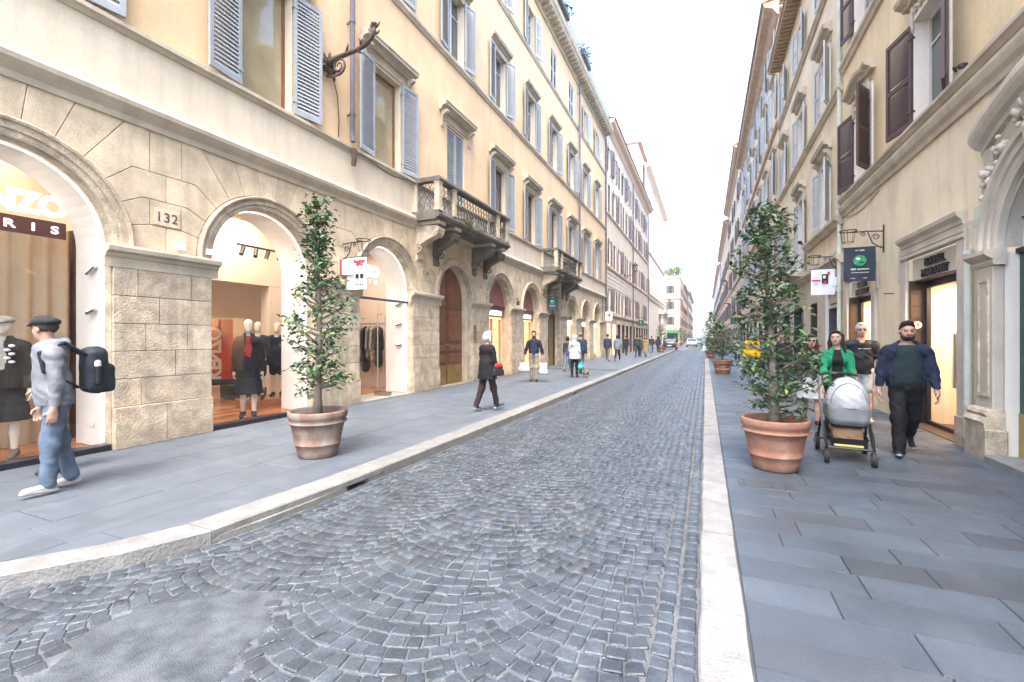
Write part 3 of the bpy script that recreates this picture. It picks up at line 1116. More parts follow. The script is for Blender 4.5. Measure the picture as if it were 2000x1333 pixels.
g = MB()
ys = [-3 + 0.25 * i for i in range(13)] + [0.25 + 0.15 * i for i in range(25)] + [4 + i for i in range(0, 60, 2)] + [64 + 8 * i for i in range(1, 30)]
ys = sorted(set(round(v, 3) for v in ys))
nx = 14
vs, fs = [], []
for y in ys:
    xl = kerb_x(y) - 0.15
    for i in range(nx + 1):
        x = xl + (KERB_R0 + 0.1 - xl) * i / nx
        vs.append((x, y, road_z(x, y) - 0.0065))
for j in range(len(ys) - 1):
    for i in range(nx):
        a = j * (nx + 1) + i
        fs.append((a, a + 1, a + nx + 2, a + nx + 1))
g.add(vs, fs)
road = g.build('road', 'grout', smooth=True)
road['kind'] = 'structure'
road['label'] = 'narrow one-lane street of dark cobblestones with pale joints'

# cobbles in scalloped arcs
PATCH = [(-2.85, .85), (-2.90, 1.13), (-3.14, 1.40), (-3.10, 1.62), (-2.98, 1.78), (-2.75, 1.95), (-2.56, 2.05), (-2.45, 2.08), (-2.37, 1.92), (-2.22, 1.82), (-2.18, 1.66), (-2.08, 1.47), (-1.95, 1.2), (-2.0, .85), (-2.4, .62)]


def in_poly(x, y, poly):
    c = False
    j = len(poly) - 1
    for i in range(len(poly)):
        xi, yi = poly[i]
        xj, yj = poly[j]
        if (yi > y) != (yj > y) and x < (xj - xi) * (y - yi) / (yj - yi) + xi:
            c = not c
        j = i
    return c


rng = random.Random(3)
PITCH = 0.102
ARCW = 1.12
cob = []                     # (x, y, ang, hx, hy)


def arch(x):
    u = ((x + 0.05) / ARCW) % 1.0 - 0.5
    return -0.62 * (math.sqrt(max(0.0, 0.54 ** 2 - u * u)) - 0.20) * ARCW * 0.95


row = 0
YEND = 62.0
while row * PITCH < YEND + 1.5:
    y0 = -0.3 + row * PITCH
    x = KERB_R0 - 0.240
    x -= rng.uniform(0, 0.012)
    while True:
        w = rng.uniform(0.084, 0.116)
        e = 0.01
        sl = (arch(x - w / 2 + e) - arch(x - w / 2 - e)) / (2 * e)
        sl = max(-1.1, min(1.1, sl))
        st = w / math.sqrt(1 + sl * sl)
        xc = x - st / 2
        yc = y0 + arch(xc) + rng.uniform(-0.006, 0.006)
        if xc < kerb_x(yc) + 0.26 - (0.0 if yc > 1.5 else 0.0):
            break
        x -= st
        if yc < 0.55 or yc > YEND:
            continue
        if in_poly(xc, yc, PATCH):
            continue
        if rng.random() < 0.0:
            continue
        cob.append((xc, yc, math.atan(sl) + rng.uniform(-0.06, 0.06), w / 2 - rng.uniform(0.0015, 0.005), PITCH * math.cos(math.atan(sl)) / 2 - rng.uniform(0.001, 0.005)))
    row += 1
# straight courses along both kerbs
for side in (0, 1):
    for c in range(2):
        y = 0.5
        while y < YEND:
            l = rng.uniform(0.09, 0.15)
            yc = y + l / 2
            if side:
                xc, a = KERB_R0 - 0.066 - c * 0.118, 0
            else:
                xc = kerb_x(yc) + 0.07 + c * 0.118
                a = -math.atan((kerb_x(yc + .05) - kerb_x(yc - .05)) / 0.1)
            y += l * (math.cos(a) if side == 0 else 1)
            if not in_poly(xc, yc, PATCH):
                cob.append((xc, yc, a + rng.uniform(-.03, .03), 0.050 - rng.uniform(0, 0.006), l / 2 - rng.uniform(.004, .008)))
cob.sort(key=lambda c: c[0] ** 2 * 0.6 + c[1] ** 2)
# the frame's lower edge cuts off the very nearest: take those in view first


def in_view(x, y):
    zc_ = y * math.cos(math.radians(23.03)) - x * math.sin(math.radians(23.03))
    xc_ = x * math.cos(math.radians(23.03)) + y * math.sin(math.radians(23.03))
    if zc_ < 0.3:
        return False
    u = 1000 + 889 * xc_ / zc_
    v = 660 + 889 * 1.63 / zc_
    return -30 < u < 2030 and v < 1350


seen = [c for c in cob if in_view(c[0], c[1])]
rest_ids = set(id(c) for c in seen[:295])
JIT = [(-1, -1), (1, -1), (1, 1), (-1, 1)]


def cobble_geo(c, r):
    """octagonal worn block: side ring, shoulder ring, crowned top"""
    x, y, a, hx, hy = c
    ca, sa = math.cos(a), math.sin(a)
    dz = r.uniform(-0.003, 0.003)
    tx, ty = r.uniform(-0.03, 0.03), r.uniform(-0.03, 0.03)
    q = []
    rc = r.uniform(0.10, 0.22)
    base = []
    for sx, sy in JIT:
        jx, jy = r.uniform(-.005, .005), r.uniform(-.005, .005)
        if sx * sy < 0:
            base += [(sx * hx + jx, sy * hy * (1 - rc) + jy), (sx * hx * (1 - rc) + jx, sy * hy + jy)]
        else:
            base += [(sx * hx * (1 - rc) + jx, sy * hy + jy), (sx * hx + jx, sy * hy * (1 - rc) + jy)]
    # order the ring by angle
    base.sort(key=lambda p: math.atan2(p[1], p[0]))
    rings = []
    for k, z in ((1.0, -0.03), (0.99, -0.005), (0.86, 0.0005), ):
        rings.append([(p[0] * k, p[1] * k, z + dz + p[0] * tx * 2 + p[1] * ty * 2) for p in base])
    vs = []
    for rg in rings:
        for px, py, pz in rg:
            vs.append((px * ca - py * sa, px * sa + py * ca, pz))
    vs.append((0, 0, 0.002 + dz))
    return vs


CF = []
for k in range(2):
    for i in range(8):
        j = (i + 1) % 8
        CF.append((k * 8 + i, k * 8 + j, k * 8 + 8 + j, k * 8 + 8 + i))
for i in range(0, 8, 2):
    CF.append((16 + i, 16 + (i + 1) % 8, 16 + (i + 2) % 8, 24))
CF = np.array(CF, np.int32)
proto = []
for i in range(24):
    r = random.Random(i)
    m = MB()
    vs = cobble_geo((0, 0, 0, 0.052, 0.049), r)
    m.add(vs, [tuple(f) for f in CF])
    proto.append(m)
pieces = []
for i, c in enumerate(seen[:295]):
    pm = proto[i % 24]
    if i < 24:
        o = MB()
        o.v, o.f = pm.v, pm.f
        ob = o.build('cobblestone', 'cobble_piece', road, smooth=False)
        pieces.append(ob)
    else:
        ob = bpy.data.objects.new('cobblestone', pieces[i % 24].data)
        link(ob, road, True)
    ob.location = (c[0], c[1], road_z(c[0], c[1]))
    ob.rotation_euler = (0, 0, c[2])
    ob.scale = (c[3] / 0.052, c[4] / 0.049, 1)
V, Fq, T = [], [], []
r = random.Random(11)
n = 0
for c in cob:
    if id(c) in rest_ids:
        continue
    vs = np.array(cobble_geo(c, r)) + np.array([c[0], c[1], road_z(c[0], c[1])])
    V.append(vs)
    Fq.append(CF + n)
    n += 25
    k = r.uniform(0.72, 1.3)
    tone = np.array([0.052, 0.064, 0.077]) * k + (np.array([0.012, 0.006, 0.0]) if r.random() < 0.12 else 0)
    T.append(np.tile(tone, (25, 1)))
rest = joined_numpy('cobblestones', np.concatenate(V), np.concatenate(Fq), 'cobble', road, np.concatenate(T))
rest['kind'] = 'stuff'
# far end of the road, beyond the built cobbles
g = MB()
g.add([(-3.5, YEND - 0.2, -0.055), (KERB_R0 - .01, YEND - .2, -0.055), (KERB_R0 - .01, 290, -0.055), (-3.5, 290, -0.055)], [(0, 1, 2, 3)])
fr = g.build('far_paving', 'cobble_far', road)
# asphalt repair
g = MB()
rr = random.Random(5)
gx, gy, gs_ = 66, 80, 0.026
vid, vs, fs = {}, [], []


def pv_(i, j):
    if (i, j) not in vid:
        x, y = -3.5 + i * gs_, 0.2 + j * gs_
        z = road_z(x, y) + (0.001 + 0.003 * math.sin(x * 7) * math.sin(y * 6) if in_poly(x, y, PATCH) else -0.022)
        vid[(i, j)] = len(vs)
        vs.append((x + rr.uniform(-.008, .008), y + rr.uniform(-.008, .008), z))
    return vid[(i, j)]


for i in range(gx):
    for j in range(gy):
        cs_ = [in_poly(-3.5 + (i + a_) * gs_, 0.2 + (j + b_) * gs_, PATCH) for a_ in (0, 1) for b_ in (0, 1)]
        if any(cs_):
            fs.append((pv_(i, j), pv_(i + 1, j), pv_(i + 1, j + 1), pv_(i, j + 1)))
g.add(vs, fs)
g.build('asphalt_patch', 'asphalt', road, smooth=True)


# kerbs
def kerb_stone(pts_front, pts_back, z0, z1, mat, parent, notch=False):
    """a kerb block between two polylines; front is the road side"""
    m = MB()
    n = len(pts_front)
    ch = 0.012
    if notch:
        zb = z1 - 0.065
    else:
        zb = z0
    secs = []
    for (fx, fy), (bx, by) in zip(pts_front, pts_back):
        d = Vector((bx - fx, by - fy)).normalized()
        secs.append([(fx, fy, zb), (fx, fy, z1 - ch), (fx + d.x * ch, fy + d.y * ch, z1), (bx, by, z1 - 0.001), (bx, by, zb)])
    vs = [p for s_ in secs for p in s_]
    fs = [tuple(range(5)), tuple(range(5 * n - 1, 5 * n - 6, -1))]
    for i in range(n - 1):
        for k in range(5):
            k2 = (k + 1) % 5
            fs.append((i * 5 + k, i * 5 + k2, i * 5 + 5 + k2, i * 5 + 5 + k))
    m.add(vs, fs)
    return m.build('kerb_stone', mat, parent)


pav_l = MB()
ys2 = [-3, 0, 1, 1.5, 2, 2.5, 3, 4, 6, 13, 40, 120, 290]
vs, fs = [], []
for y in ys2:
    vs += [(XL - 0.05, y, -0.012), (kerb_x(y) - 0.15, y, -0.012)]
for i in range(len(ys2) - 1):
    fs.append((2 * i, 2 * i + 1, 2 * i + 3, 2 * i + 2))
pav_l.add(vs, fs)
pavement_left = pav_l.build('pavement_left', 'slab_joint')
tag(pavement_left, 'smooth dark grey stone pavement in front of the arched shops', None, kind='structure')
pv = MB()
pv.add([(KERB_R1 - 0.05, -3, -0.012), (XR + 0.05, -3, -0.012), (XR + 0.05, 290, -0.012), (KERB_R1 - 0.05, 290, -0.012)], [(0, 1, 2, 3)])
pavement_right = pv.build('pavement_right', 'slab_joint')
tag(pavement_right, 'blue grey flagstone pavement beside the yellow buildings', None, kind='structure')

kerb_l = thing('kerb_left', 'pale stone kerb bending along the arched side of the street', None)
kerb_l['kind'] = 'structure'
kerb_r = thing('kerb_right', 'straight white stone kerb beside the flagstones', None)
kerb_r['kind'] = 'structure'
rr = random.Random(9)
y = -1.0
while y < 110:
    l = rr.uniform(1.0, 1.7) if y < 60 else 6.0
    y2 = y + l
    notch = (y < 4.0 < y2) or (y < 13.0 < y2)
    if notch and y < 4.0:
        y2 = 4.45
    yy = [y + 0.004 + (y2 - y - 0.008) * i / 6 for i in range(7)]
    if notch:
        yn = 4.0 if y < 5 else 13.0
        yy = sorted(set([y + 0.004, yn - 0.19, yn - 0.12, yn, yn + 0.12, yn + 0.19, y2 - 0.004]))
    fr_ = [(kerb_x(t), t) for t in yy]
    bk_ = [(kerb_x(t) - 0.30, t) for t in yy]
    kz = rr.uniform(-0.003, 0.004)
    if notch:
        kerb_stone(fr_, bk_, -0.2, 0.006, 'kerb_stone', kerb_l, True)
        for a, b in ((y + 0.004, yn - 0.17), (yn + 0.17, y2 - 0.004)):
            if b - a > 0.05:
                mm_ = MB()
                t2 = [a + (b - a) * i / 3 for i in range(4)]
                vs, fs = [], []
                for t in t2:
                    vs += [(kerb_x(t) - 0.004, t, -0.2), (kerb_x(t) - 0.004, t, -0.06), (kerb_x(t) - 0.28, t, -0.06), (kerb_x(t) - 0.28, t, -0.2)]
                fs = [(0, 1, 2, 3), (12, 13, 14, 15)] + [(i * 4 + k, i * 4 + (k + 1) % 4, i * 4 + 4 + (k + 1) % 4, i * 4 + 4 + k) for i in range(3) for k in range(4)]
                mm_.add(vs, fs)
                mm_.build('kerb_stone', 'kerb_stone', kerb_l)
        mm_ = MB()
        mm_.box(kerb_x(yn) - 0.27, kerb_x(yn) - 0.26, yn - 0.2, yn + 0.2, -0.2, -0.06)
        mm_.build('drain_shade_sheet', 'black_paint', kerb_l)  # black sheet stands in for the shade inside the drain opening
    else:
        kerb_stone(fr_, bk_, -0.2, 0.004 + kz, 'kerb_stone', kerb_l)
    y = y2
y = 0.2
while y < 110:
    l = rr.uniform(0.55, 1.15) if y < 40 else 5.0
    yy = [y + 0.003, y + l * .33, y + l * .67, y + l - 0.003]
    j = [rr.uniform(-0.006, 0.006) for _ in yy]
    kerb_stone([(KERB_R0 + a, t) for a, t in zip(j, yy)], [(KERB_R1 + a * .5, t) for a, t in zip(j, yy)], -0.2, 0.004 + rr.uniform(-.003, .003), 'kerb_white', kerb_r)
    y += l

# flagstones
unit = MB()
unit.bbox(-0.5, 0.5, -0.5, 0.5, -0.05, 0.0, 0.006)
flag0 = None


def flag(parent, x0, x1, y0, y1, z, mat, rz=0.0):
    key = 'flag_' + mat
    if key not in _flags:
        m = MB()
        m.v, m.f = list(unit.v), list(unit.f)
        o = m.build('flagstone', mat, parent)
        _flags[key] = o
    else:
        o = bpy.data.objects.new('flagstone', _flags[key].data)
        link(o, parent, True)
    o.location = ((x0 + x1) / 2, (y0 + y1) / 2, z)
    o.scale = (x1 - x0, y1 - y0, 1)
    o.rotation_euler = (rr.uniform(-.002, .002), rr.uniform(-.002, .002), rz)
    return o


_flags = {}
# left: long slabs in strips parallel to the kerb, clipped to the kerb line near the bend
col_x = [XL - 0.02, -6.92, -6.30, -5.68, -5.06, -4.45]
for ci in range(len(col_x)):
    x0 = col_x[ci]
    last = ci == len(col_x) - 1
    y = -0.6 + 0.37 * (ci % 2)
    while y < 21:
        l = rr.uniform(0.85, 1.35)
        y2 = y + l
        cap_x = col_x[ci + 1] - .003 if not last else 9
        ks = [kerb_x(y + l * t) - 0.304 for t in (0, .25, .5, .75, 1)]
        if max(ks) - x0 > 0.10:
            if min(ks) < cap_x and (not last or max(ks) - min(ks) > .01):
                m = MB()
                q = [(x0 + .003, y + .003)] + [(max(x0 + .006, min(cap_x, k_)), y + .003 + (l - .006) * t) for k_, t in zip(ks, (0, .25, .5, .75, 1))] + [(x0 + .003, y2 - .003)]
                n = len(q)
                m.add([(px, py, -0.05) for px, py in q] + [(px, py, 0.0) for px, py in q], [tuple(range(n)), tuple(range(n, 2 * n))] + [(i, (i + 1) % n, n + (i + 1) % n, n + i) for i in range(n)])
                m.build('flagstone', 'slab_left', pavement_left)
            else:
                flag(pavement_left, x0 + 0.003, min(cap_x, ks[2]), y + 0.003, y2 - 0.003, rr.uniform(-.0012, .0012), 'slab_left')
        y = y2
m = MB()
m.box(XL, -3.83, 22.4, 290, -0.05, 0.0)
m.build('far_paving', 'slab_left', pavement_left)
# right: courses across the pavement with staggered joints of uneven length
y = 0.9
while y < 17:
    d = rr.uniform(0.26, 0.34)
    x = KERB_R1 + 0.012
    first = True
    while x < XR - 0.02:
        l = rr.uniform(0.45, 1.05)
        if first:
            l = rr.uniform(0.28, 0.9)
            first = False
        x2 = min(x + l, XR + 0.02)
        if XR - x2 < 0.3:
            x2 = XR + 0.02
        flag(pavement_right, x + 0.0025, x2 - 0.0025, y + 0.0025, y + d - 0.0025, rr.uniform(-.0015, .0015), 'slab_warm' if rr.random() < (0.10 + 0.07 * max(0, x)) else 'slab_right')
        x = x2
    y += d
m = MB()
m.box(KERB_R1 + 0.01, XR, y, 290, -0.05, 0.0)
m.build('far_paving', 'slab_right', pavement_right)
# manhole plates let into the pavements
m = MB()
m.bbox(0.32, 0.85, 5.30, 5.62, -0.02, 0.005, 0.004)
for i in range(6):
    for j in range(4):
        m.box(0.36 + i * 0.08, 0.41 + i * 0.08, 5.33 + j * 0.07, 5.37 + j * 0.07, 0.004, 0.010)
m.build('manhole_cover', 'slab_warm', pavement_right)
m = MB()
m.bbox(-6.55, -5.75, 3.0, 3.45, -0.02, 0.004, 0.004)
m.build('manhole_cover', 'slab_left', pavement_left)
# ------------------------------------------------------------------ facade kit
class Facade:
    """A wall plane at X; s = +1 faces east (west side of the street), -1 faces west. d is the distance out of the wall."""

    def __init__(self, X, s, root):
        self.X, self.s, self.root = X, s, root
        self.cache = {}

    def tf(self):
        X, s = self.X, self.s
        return lambda d, y, z: (X + s * d, y, z)

    def mb(self):
        return MB(self.tf())

    def lmb(self):
        s = self.s
        return MB(lambda d, y, z: (s * d, y, z))

    def at(self, d, y, z):
        return (self.X + self.s * d, y, z)

    def band(self, name, prof, y0, y1, mat, parent=None):
        m = self.mb()
        m.prism(prof, y0, y1)
        return m.build(name, mat, parent or self.root)

    def wall(self, name, y0, y1, z0, z1, holes, mat, d=0.0, parent=None):
        """flat wall with rectangular openings, with thickness behind"""
        ys = sorted(set([y0, y1] + [h[0] for h in holes] + [h[1] for h in holes]))
        zs = sorted(set([z0, z1] + [h[2] for h in holes] + [h[3] for h in holes]))
        ys = [v for v in ys if y0 <= v <= y1]
        zs = [v for v in zs if z0 <= v <= z1]
        m = self.mb()
        vid = {}
        vs, fs = [], []

        def vt(y, z):
            if (y, z) not in vid:
                vid[(y, z)] = len(vs)
                vs.append((d, y, z))
            return vid[(y, z)]
        for i in range(len(ys) - 1):
            for j in range(len(zs) - 1):
                cy, cz = (ys[i] + ys[i + 1]) / 2, (zs[j] + zs[j + 1]) / 2
                if any(h[0] < cy < h[1] and h[2] < cz < h[3] for h in holes):
                    continue
                fs.append((vt(ys[i], zs[j]), vt(ys[i + 1], zs[j]), vt(ys[i + 1], zs[j + 1]), vt(ys[i], zs[j + 1])))
        m.add(vs, fs)
        return m.build(name, mat, parent or self.root)

    def shared(self, key, make):
        if key not in self.cache:
            self.cache[key] = make()
        return self.cache[key]


def proto(name, mb, mat, smooth=False):
    """a mesh kept for sharing, not yet an object"""
    me = bpy.data.meshes.new(name)
    me.from_pydata(mb.v, [], mb.f)
    bm = bmesh.new()
    bm.from_mesh(me)
    bmesh.ops.recalc_face_normals(bm, faces=bm.faces)
    bm.to_mesh(me)
    bm.free()
    if smooth:
        me.shade_smooth()
    me.materials.append(MAT[mat])
    return me


def place(name, me, parent, loc, rz=0.0, world_space=True):
    o = bpy.data.objects.new(name, me)
    link(o, parent, world_space)
    o.location = loc
    o.rotation_euler = (0, 0, rz)
    return o


SLAT_BUDGET = [300]


def add_shutter(F, hinge_y, z0, w, h, mat, direction, angle, d=0.03, single_slats=False, mid=True, pitch=0.075, key=''):
    """louvred leaf hinged at hinge_y; direction +1 extends to larger y; angle tilts it off the wall"""
    tl = -F.s * (1 if direction > 0 else -1)
    k = ('leaf', w, h, mat, mid, pitch, tl)

    def make():
        fr = MB()
        t = 0.02
        st = min(0.07, w * 0.16)
        fr.box(-t, t, 0, st, 0, h)
        fr.box(-t, t, w - st, w, 0, h)
        rails = [(0, 0.10), (h - 0.08, h)]
        if mid:
            rails.append((h * 0.46, h * 0.46 + 0.08))
        for a, b in rails:
            fr.box(-t + .001, t - .001, st, w - st, a, b)
        # hinges and a latch
        for hz in (0.25, h - 0.25):
            fr.box(-t - 0.012, t + 0.012, -0.02, 0.09, hz - 0.02, hz + 0.02)
        sl = MB()
        zz = 0.10 + pitch * 0.5
        pos = []
        while zz < h - 0.08 - pitch * 0.3:
            if not (mid and h * 0.46 - 0.03 < zz < h * 0.46 + 0.11):
                pos.append(zz)
            zz += pitch
        one = MB()
        e = (.46 if pitch > .06 else .64) * pitch
        one.add([(-0.018 * tl, yy_, -e - .004) for yy_ in (st, w - st)] + [(-0.018 * tl, yy_, -e + .006) for yy_ in (st, w - st)] + [(0.018 * tl, yy_, e - .006) for yy_ in (st, w - st)] + [(0.018 * tl, yy_, e + .004) for yy_ in (st, w - st)],
                [(0, 1, 3, 2), (4, 5, 7, 6), (0, 1, 5, 4), (2, 3, 7, 6), (0, 2, 6, 4), (1, 3, 7, 5)])
        for p in pos:
            sl.add([(a, b, c + p) for a, b, c in one.v], one.f)
        return proto('shutter', fr, mat), proto('slats', sl, mat), proto('slat', one, mat), pos
    fr, sl, one, pos = F.shared(k, make)
    s = F.s
    rz = (0.0 if direction > 0 else PI) + (-s * angle if direction > 0 else s * angle)
    o = place('shutter', fr, F.root, F.at(d, hinge_y, z0), rz)
    if single_slats and SLAT_BUDGET[0] >= len(pos):
        SLAT_BUDGET[0] -= len(pos)
        for p in pos:
            place('slat', one, o, (0, 0, p), 0, False)
    else:
        q = place('slats', sl, o, (0, 0, 0), 0, False)
        q['kind'] = 'stuff'
    return o


def add_window(F, yc, z0, w, h, frame='wood_frame', pane='pane_dark', depth=0.22, trim=None, trim_w=0.12, leaves=2, plain=False):
    """recessed casement: reveal, frame, panes"""
    def make():
        rv = F.lmb()
        hw = w / 2
        D = -depth
        rv.add([(0, -hw, 0), (D, -hw, 0), (D, hw, 0), (0, hw, 0)], [(0, 1, 2, 3)])
        rv.add([(0, -hw, h), (D, -hw, h), (D, hw, h), (0, hw, h)], [(0, 1, 2, 3)])
        rv.add([(0, -hw, 0), (D, -hw, 0), (D, -hw, h), (0, -hw, h)], [(0, 1, 2, 3)])
        rv.add([(0, hw, 0), (D, hw, 0), (D, hw, h), (0, hw, h)], [(0, 1, 2, 3)])
        if trim:
            t, p = trim_w, 0.035
            rv.box(-.01, p, -hw - t, -hw - .001, 0, h)
            rv.box(-.01, p, hw + .001, hw + t, 0, h)
            rv.box(-.01, p + .004, -hw - t, hw + t, h + .001, h + t)
        fr = F.lmb()
        a = 0.055
        fr.box(D - .03, D + .03, -hw, -hw + a, 0, h)
        fr.box(D - .03, D + .03, hw - a, hw, 0, h)
        fr.box(D - .029, D + .029, -hw + a, hw - a, 0, a)
        fr.box(D - .029, D + .029, -hw + a, hw - a, h - a, h)
        if leaves == 2:
            fr.box(D - .028, D + .034, -.04, .04, a, h - a)
        if not plain:
            fr.box(D - .02, D + .02, -hw + a, hw - a, h * .72, h * .72 + .035)
        pn = F.lmb()
        pn.add([(D, -hw, 0), (D, hw, 0), (D, hw, h), (D, -hw, h)], [(0, 1, 2, 3)])
        return proto('surround', rv, trim or 'plaster_band'), proto('window', fr, frame), proto('pane', pn, pane)
    rv, fr, pn = F.shared(('win', w, h, frame, pane, depth, trim, leaves, plain), make)
    o = place('window', fr, F.root, F.at(0, yc, z0))
    place('pane', pn, o, (0, 0, 0), 0, False)
    place('surround', rv, F.root, F.at(0, yc, z0))
    return o


def hood_profile(p, h):
    """cornice section: fillet, cyma, corona"""
    return [(0, 0), (p * .35, 0), (p * .35, h * .18), (p * .55, h * .40), (p * .92, h * .46), (p * .92, h * .74), (p, h * .80), (p, h * .94), (p * .9, h), (0, h + p * .18)]


def add_hood(F, yc, z, w, p=0.22, h=0.24, consoles=True, mat='stone_trim', frieze=0.22):
    def make():
        m = F.lmb()
        m.prism(hood_profile(p, h), -w / 2, w / 2)
        if frieze:
            m.prism([(0, -frieze), (0.03, -frieze), (0.03, 0.001), (0, 0.001)], -w / 2 + .12, w / 2 - .12)
        c = F.lmb()
        pr = [(0, -.48), (.035, -.50), (.055, -.44), (.045, -.34), (.06, -.22), (.11, -.13), (p * .85, -.06), (p * .85, 0), (0, 0)]
        c.prism(pr, -.055, .055)
        return proto('hood', m, mat), proto('console', c, mat)
    hd, co = F.shared(('hood', w, p, h, consoles, mat, frieze), make)
    o = place('window_hood', hd, F.root, F.at(0, yc, z))
    if consoles:
        for sgn in (-1, 1):
            place('console', co, o, (0, sgn * (w / 2 - .16), 0), 0, False)
    return o


def scroll_pts(c, r0, turns, start, plane='dz', n=28, grow=0.15):
    pts = []
    for i in range(n):
        t = i / (n - 1)
        a = start + turns * 2 * PI * t
        r = r0 * (1 - t * (1 - grow))
        pts.append((c[0] + r * math.cos(a), c[1], c[2] + r * math.sin(a)))
    return pts


def lattice_panel(m, a, b, z0, z1, n, r=0.008):
    """wrought-iron balustrade panel between points a and b (x, y): crossing S-curves, rings and rails"""
    ax, ay = a
    bx, by = b
    L = math.hypot(bx - ax, by - ay)
    ux, uy = (bx - ax) / L, (by - ay) / L

    def P(u, z):
        return (ax + ux * u, ay + uy * u, z)
    m.tube([P(0, z0 + .02), P(L, z0 + .02)], r * 1.2, 5)
    m.tube([P(0, z1 - .02), P(L, z1 - .02)], r * 1.2, 5)
    w = L / n
    H = z1 - z0
    for i in range(n):
        u = w * (i + .5)
        for sg in (-1, 1):
            pts = []
            for k in range(11):
                t = k / 10
                pts.append(P(u + sg * math.sin(t * 2 * PI) * w * .52, z0 + H * t))
            m.tube(pts, r, 4, False)
        for zz in (.25, .75):
            pts = [P(u + math.cos(q * PI / 5) * w * .22, z0 + H * zz + math.sin(q * PI / 5) * w * .22) for q in range(11)]
            m.tube(pts, r * .8, 4, False)
        pts = [P(u + w * .5 + math.cos(q * PI / 5) * w * .16, z0 + H * .5 + math.sin(q * PI / 5) * w * .16) for q in range(11)]
        m.tube(pts, r * .8, 4, False)


def leaf_mesh(name, centers, rng, parent, size=0.07, per=8, spread=0.10, tones=None, mat='leaf', world_space=True):
    """folded leaves in clumps round the given centres"""
    V, Fq, T = [], [], []
    n = 0
    tones = tones or [(0.035, 0.075, 0.022), (0.055, 0.105, 0.03), (0.085, 0.14, 0.045), (0.03, 0.06, 0.025)]
    for c in centers:
        for _ in range(per):
            o = np.array(c[:3]) + np.array([rng.gauss(0, spread), rng.gauss(0, spread), rng.gauss(0, spread * .8)])
            a = rng.uniform(0, 2 * PI)
            el = rng.uniform(-0.7, 0.9)
            d = np.array([math.cos(a) * math.cos(el), math.sin(a) * math.cos(el), math.sin(el)])
            sd_ = np.cross(d, [0, 0, 1.0])
            sd_ /= max(np.linalg.norm(sd_), 1e-4)
            ro = rng.uniform(-.9, .9)
            up = np.cross(sd_, d)
            sd_ = sd_ * math.cos(ro) + up * math.sin(ro)
            up = np.cross(sd_, d)
            l = size * rng.uniform(.55, 1.45)
            w = l * rng.uniform(.20, .28)
            f = .35 * w
            p0 = o
            p1 = o + d * l * .55 - up * f * .3
            p2 = o + d * l - up * l * .12
            e1, e2 = o + d * l * .45 + sd_ * w + up * f, o + d * l * .45 - sd_ * w + up * f
            V += [p0, e1, p1, e2, p2]
            Fq += [(n, n + 1, n + 4, n + 2), (n, n + 2, n + 4, n + 3)]
            n += 5
            t = tones[rng.randrange(len(tones))]
            k = rng.uniform(.7, 1.35)
            T += [np.array(t) * k] * 5
    return joined_numpy(name, np.array(V), np.array(Fq, np.int32), mat, parent if world_space else None, np.array(T)) if n else None
# ------------------------------------------------------------------ west side: arcaded palazzo
pal = thing('palazzo', 'long ochre palazzo with stone arcade, blue-grey shutters and two balconies', 'building', (XL, 18, 0))
FL = Facade(XL, 1, pal)
BAY0, BAY = 2.55, 3.49
NB = 10
CEN = [BAY0 + BAY * k for k in range(NB)]
ARC_R, SPR, WTOP = 1.065, 2.84, 4.64
LEND = 37.2
Y0L = -3.0

# backing wall of the ground floor (shows as the joints), with arched openings
m = FL.mb()
NA = 24


def arch_wall(m, yc, y0, y1, zt, R=ARC_R, spr=SPR, d=0.0, z0=-0.05):
    m.add([(d, y0, z0), (d, yc - R, z0), (d, yc - R, zt), (d, y0, zt)], [(0, 1, 2, 3)])
    m.add([(d, yc + R, z0), (d, y1, z0), (d, y1, zt), (d, yc + R, zt)], [(0, 1, 2, 3)])
    for i in range(NA):
        a0, a1 = PI - PI * i / NA, PI - PI * (i + 1) / NA
        p0 = (yc + R * math.cos(a0), spr + R * math.sin(a0))
        p1 = (yc + R * math.cos(a1), spr + R * math.sin(a1))
        m.add([(d, p0[0], p0[1]), (d, p1[0], p1[1]), (d, p1[0], zt), (d, p0[0], zt)], [(0, 1, 2, 3)])


for c in CEN:
    arch_wall(m, c, c - BAY / 2, c + BAY / 2, WTOP)
m.add([(0, Y0L, -.05), (0, CEN[0] - BAY / 2, -.05), (0, CEN[0] - BAY / 2, WTOP), (0, Y0L, WTOP)], [(0, 1, 2, 3)])
m.add([(0, CEN[-1] + BAY / 2, -.05), (0, LEND, -.05), (0, LEND, WTOP), (0, CEN[-1] + BAY / 2, WTOP)], [(0, 1, 2, 3)])
m.build('wall', 'joint', pal)
# stone jamb and intrados of each arch, 0.16 deep
jm = FL.lmb()
JD = -0.16
R = ARC_R
jm.add([(0, -R, -.05), (JD, -R, -.05), (JD, -R, SPR), (0, -R, SPR)], [(0, 1, 2, 3)])
jm.add([(0, R, -.05), (JD, R, -.05), (JD, R, SPR), (0, R, SPR)], [(0, 1, 2, 3)])
for i in range(NA):
    a0, a1 = PI * i / NA, PI * (i + 1) / NA
    jm.add([(0, R * math.cos(a0), SPR + R * math.sin(a0)), (JD, R * math.cos(a0), SPR + R * math.sin(a0)), (JD, R * math.cos(a1), SPR + R * math.sin(a1)), (0, R * math.cos(a1), SPR + R * math.sin(a1))], [(0, 1, 2, 3)])
jamb_me = proto('jamb', jm, 'travertine')
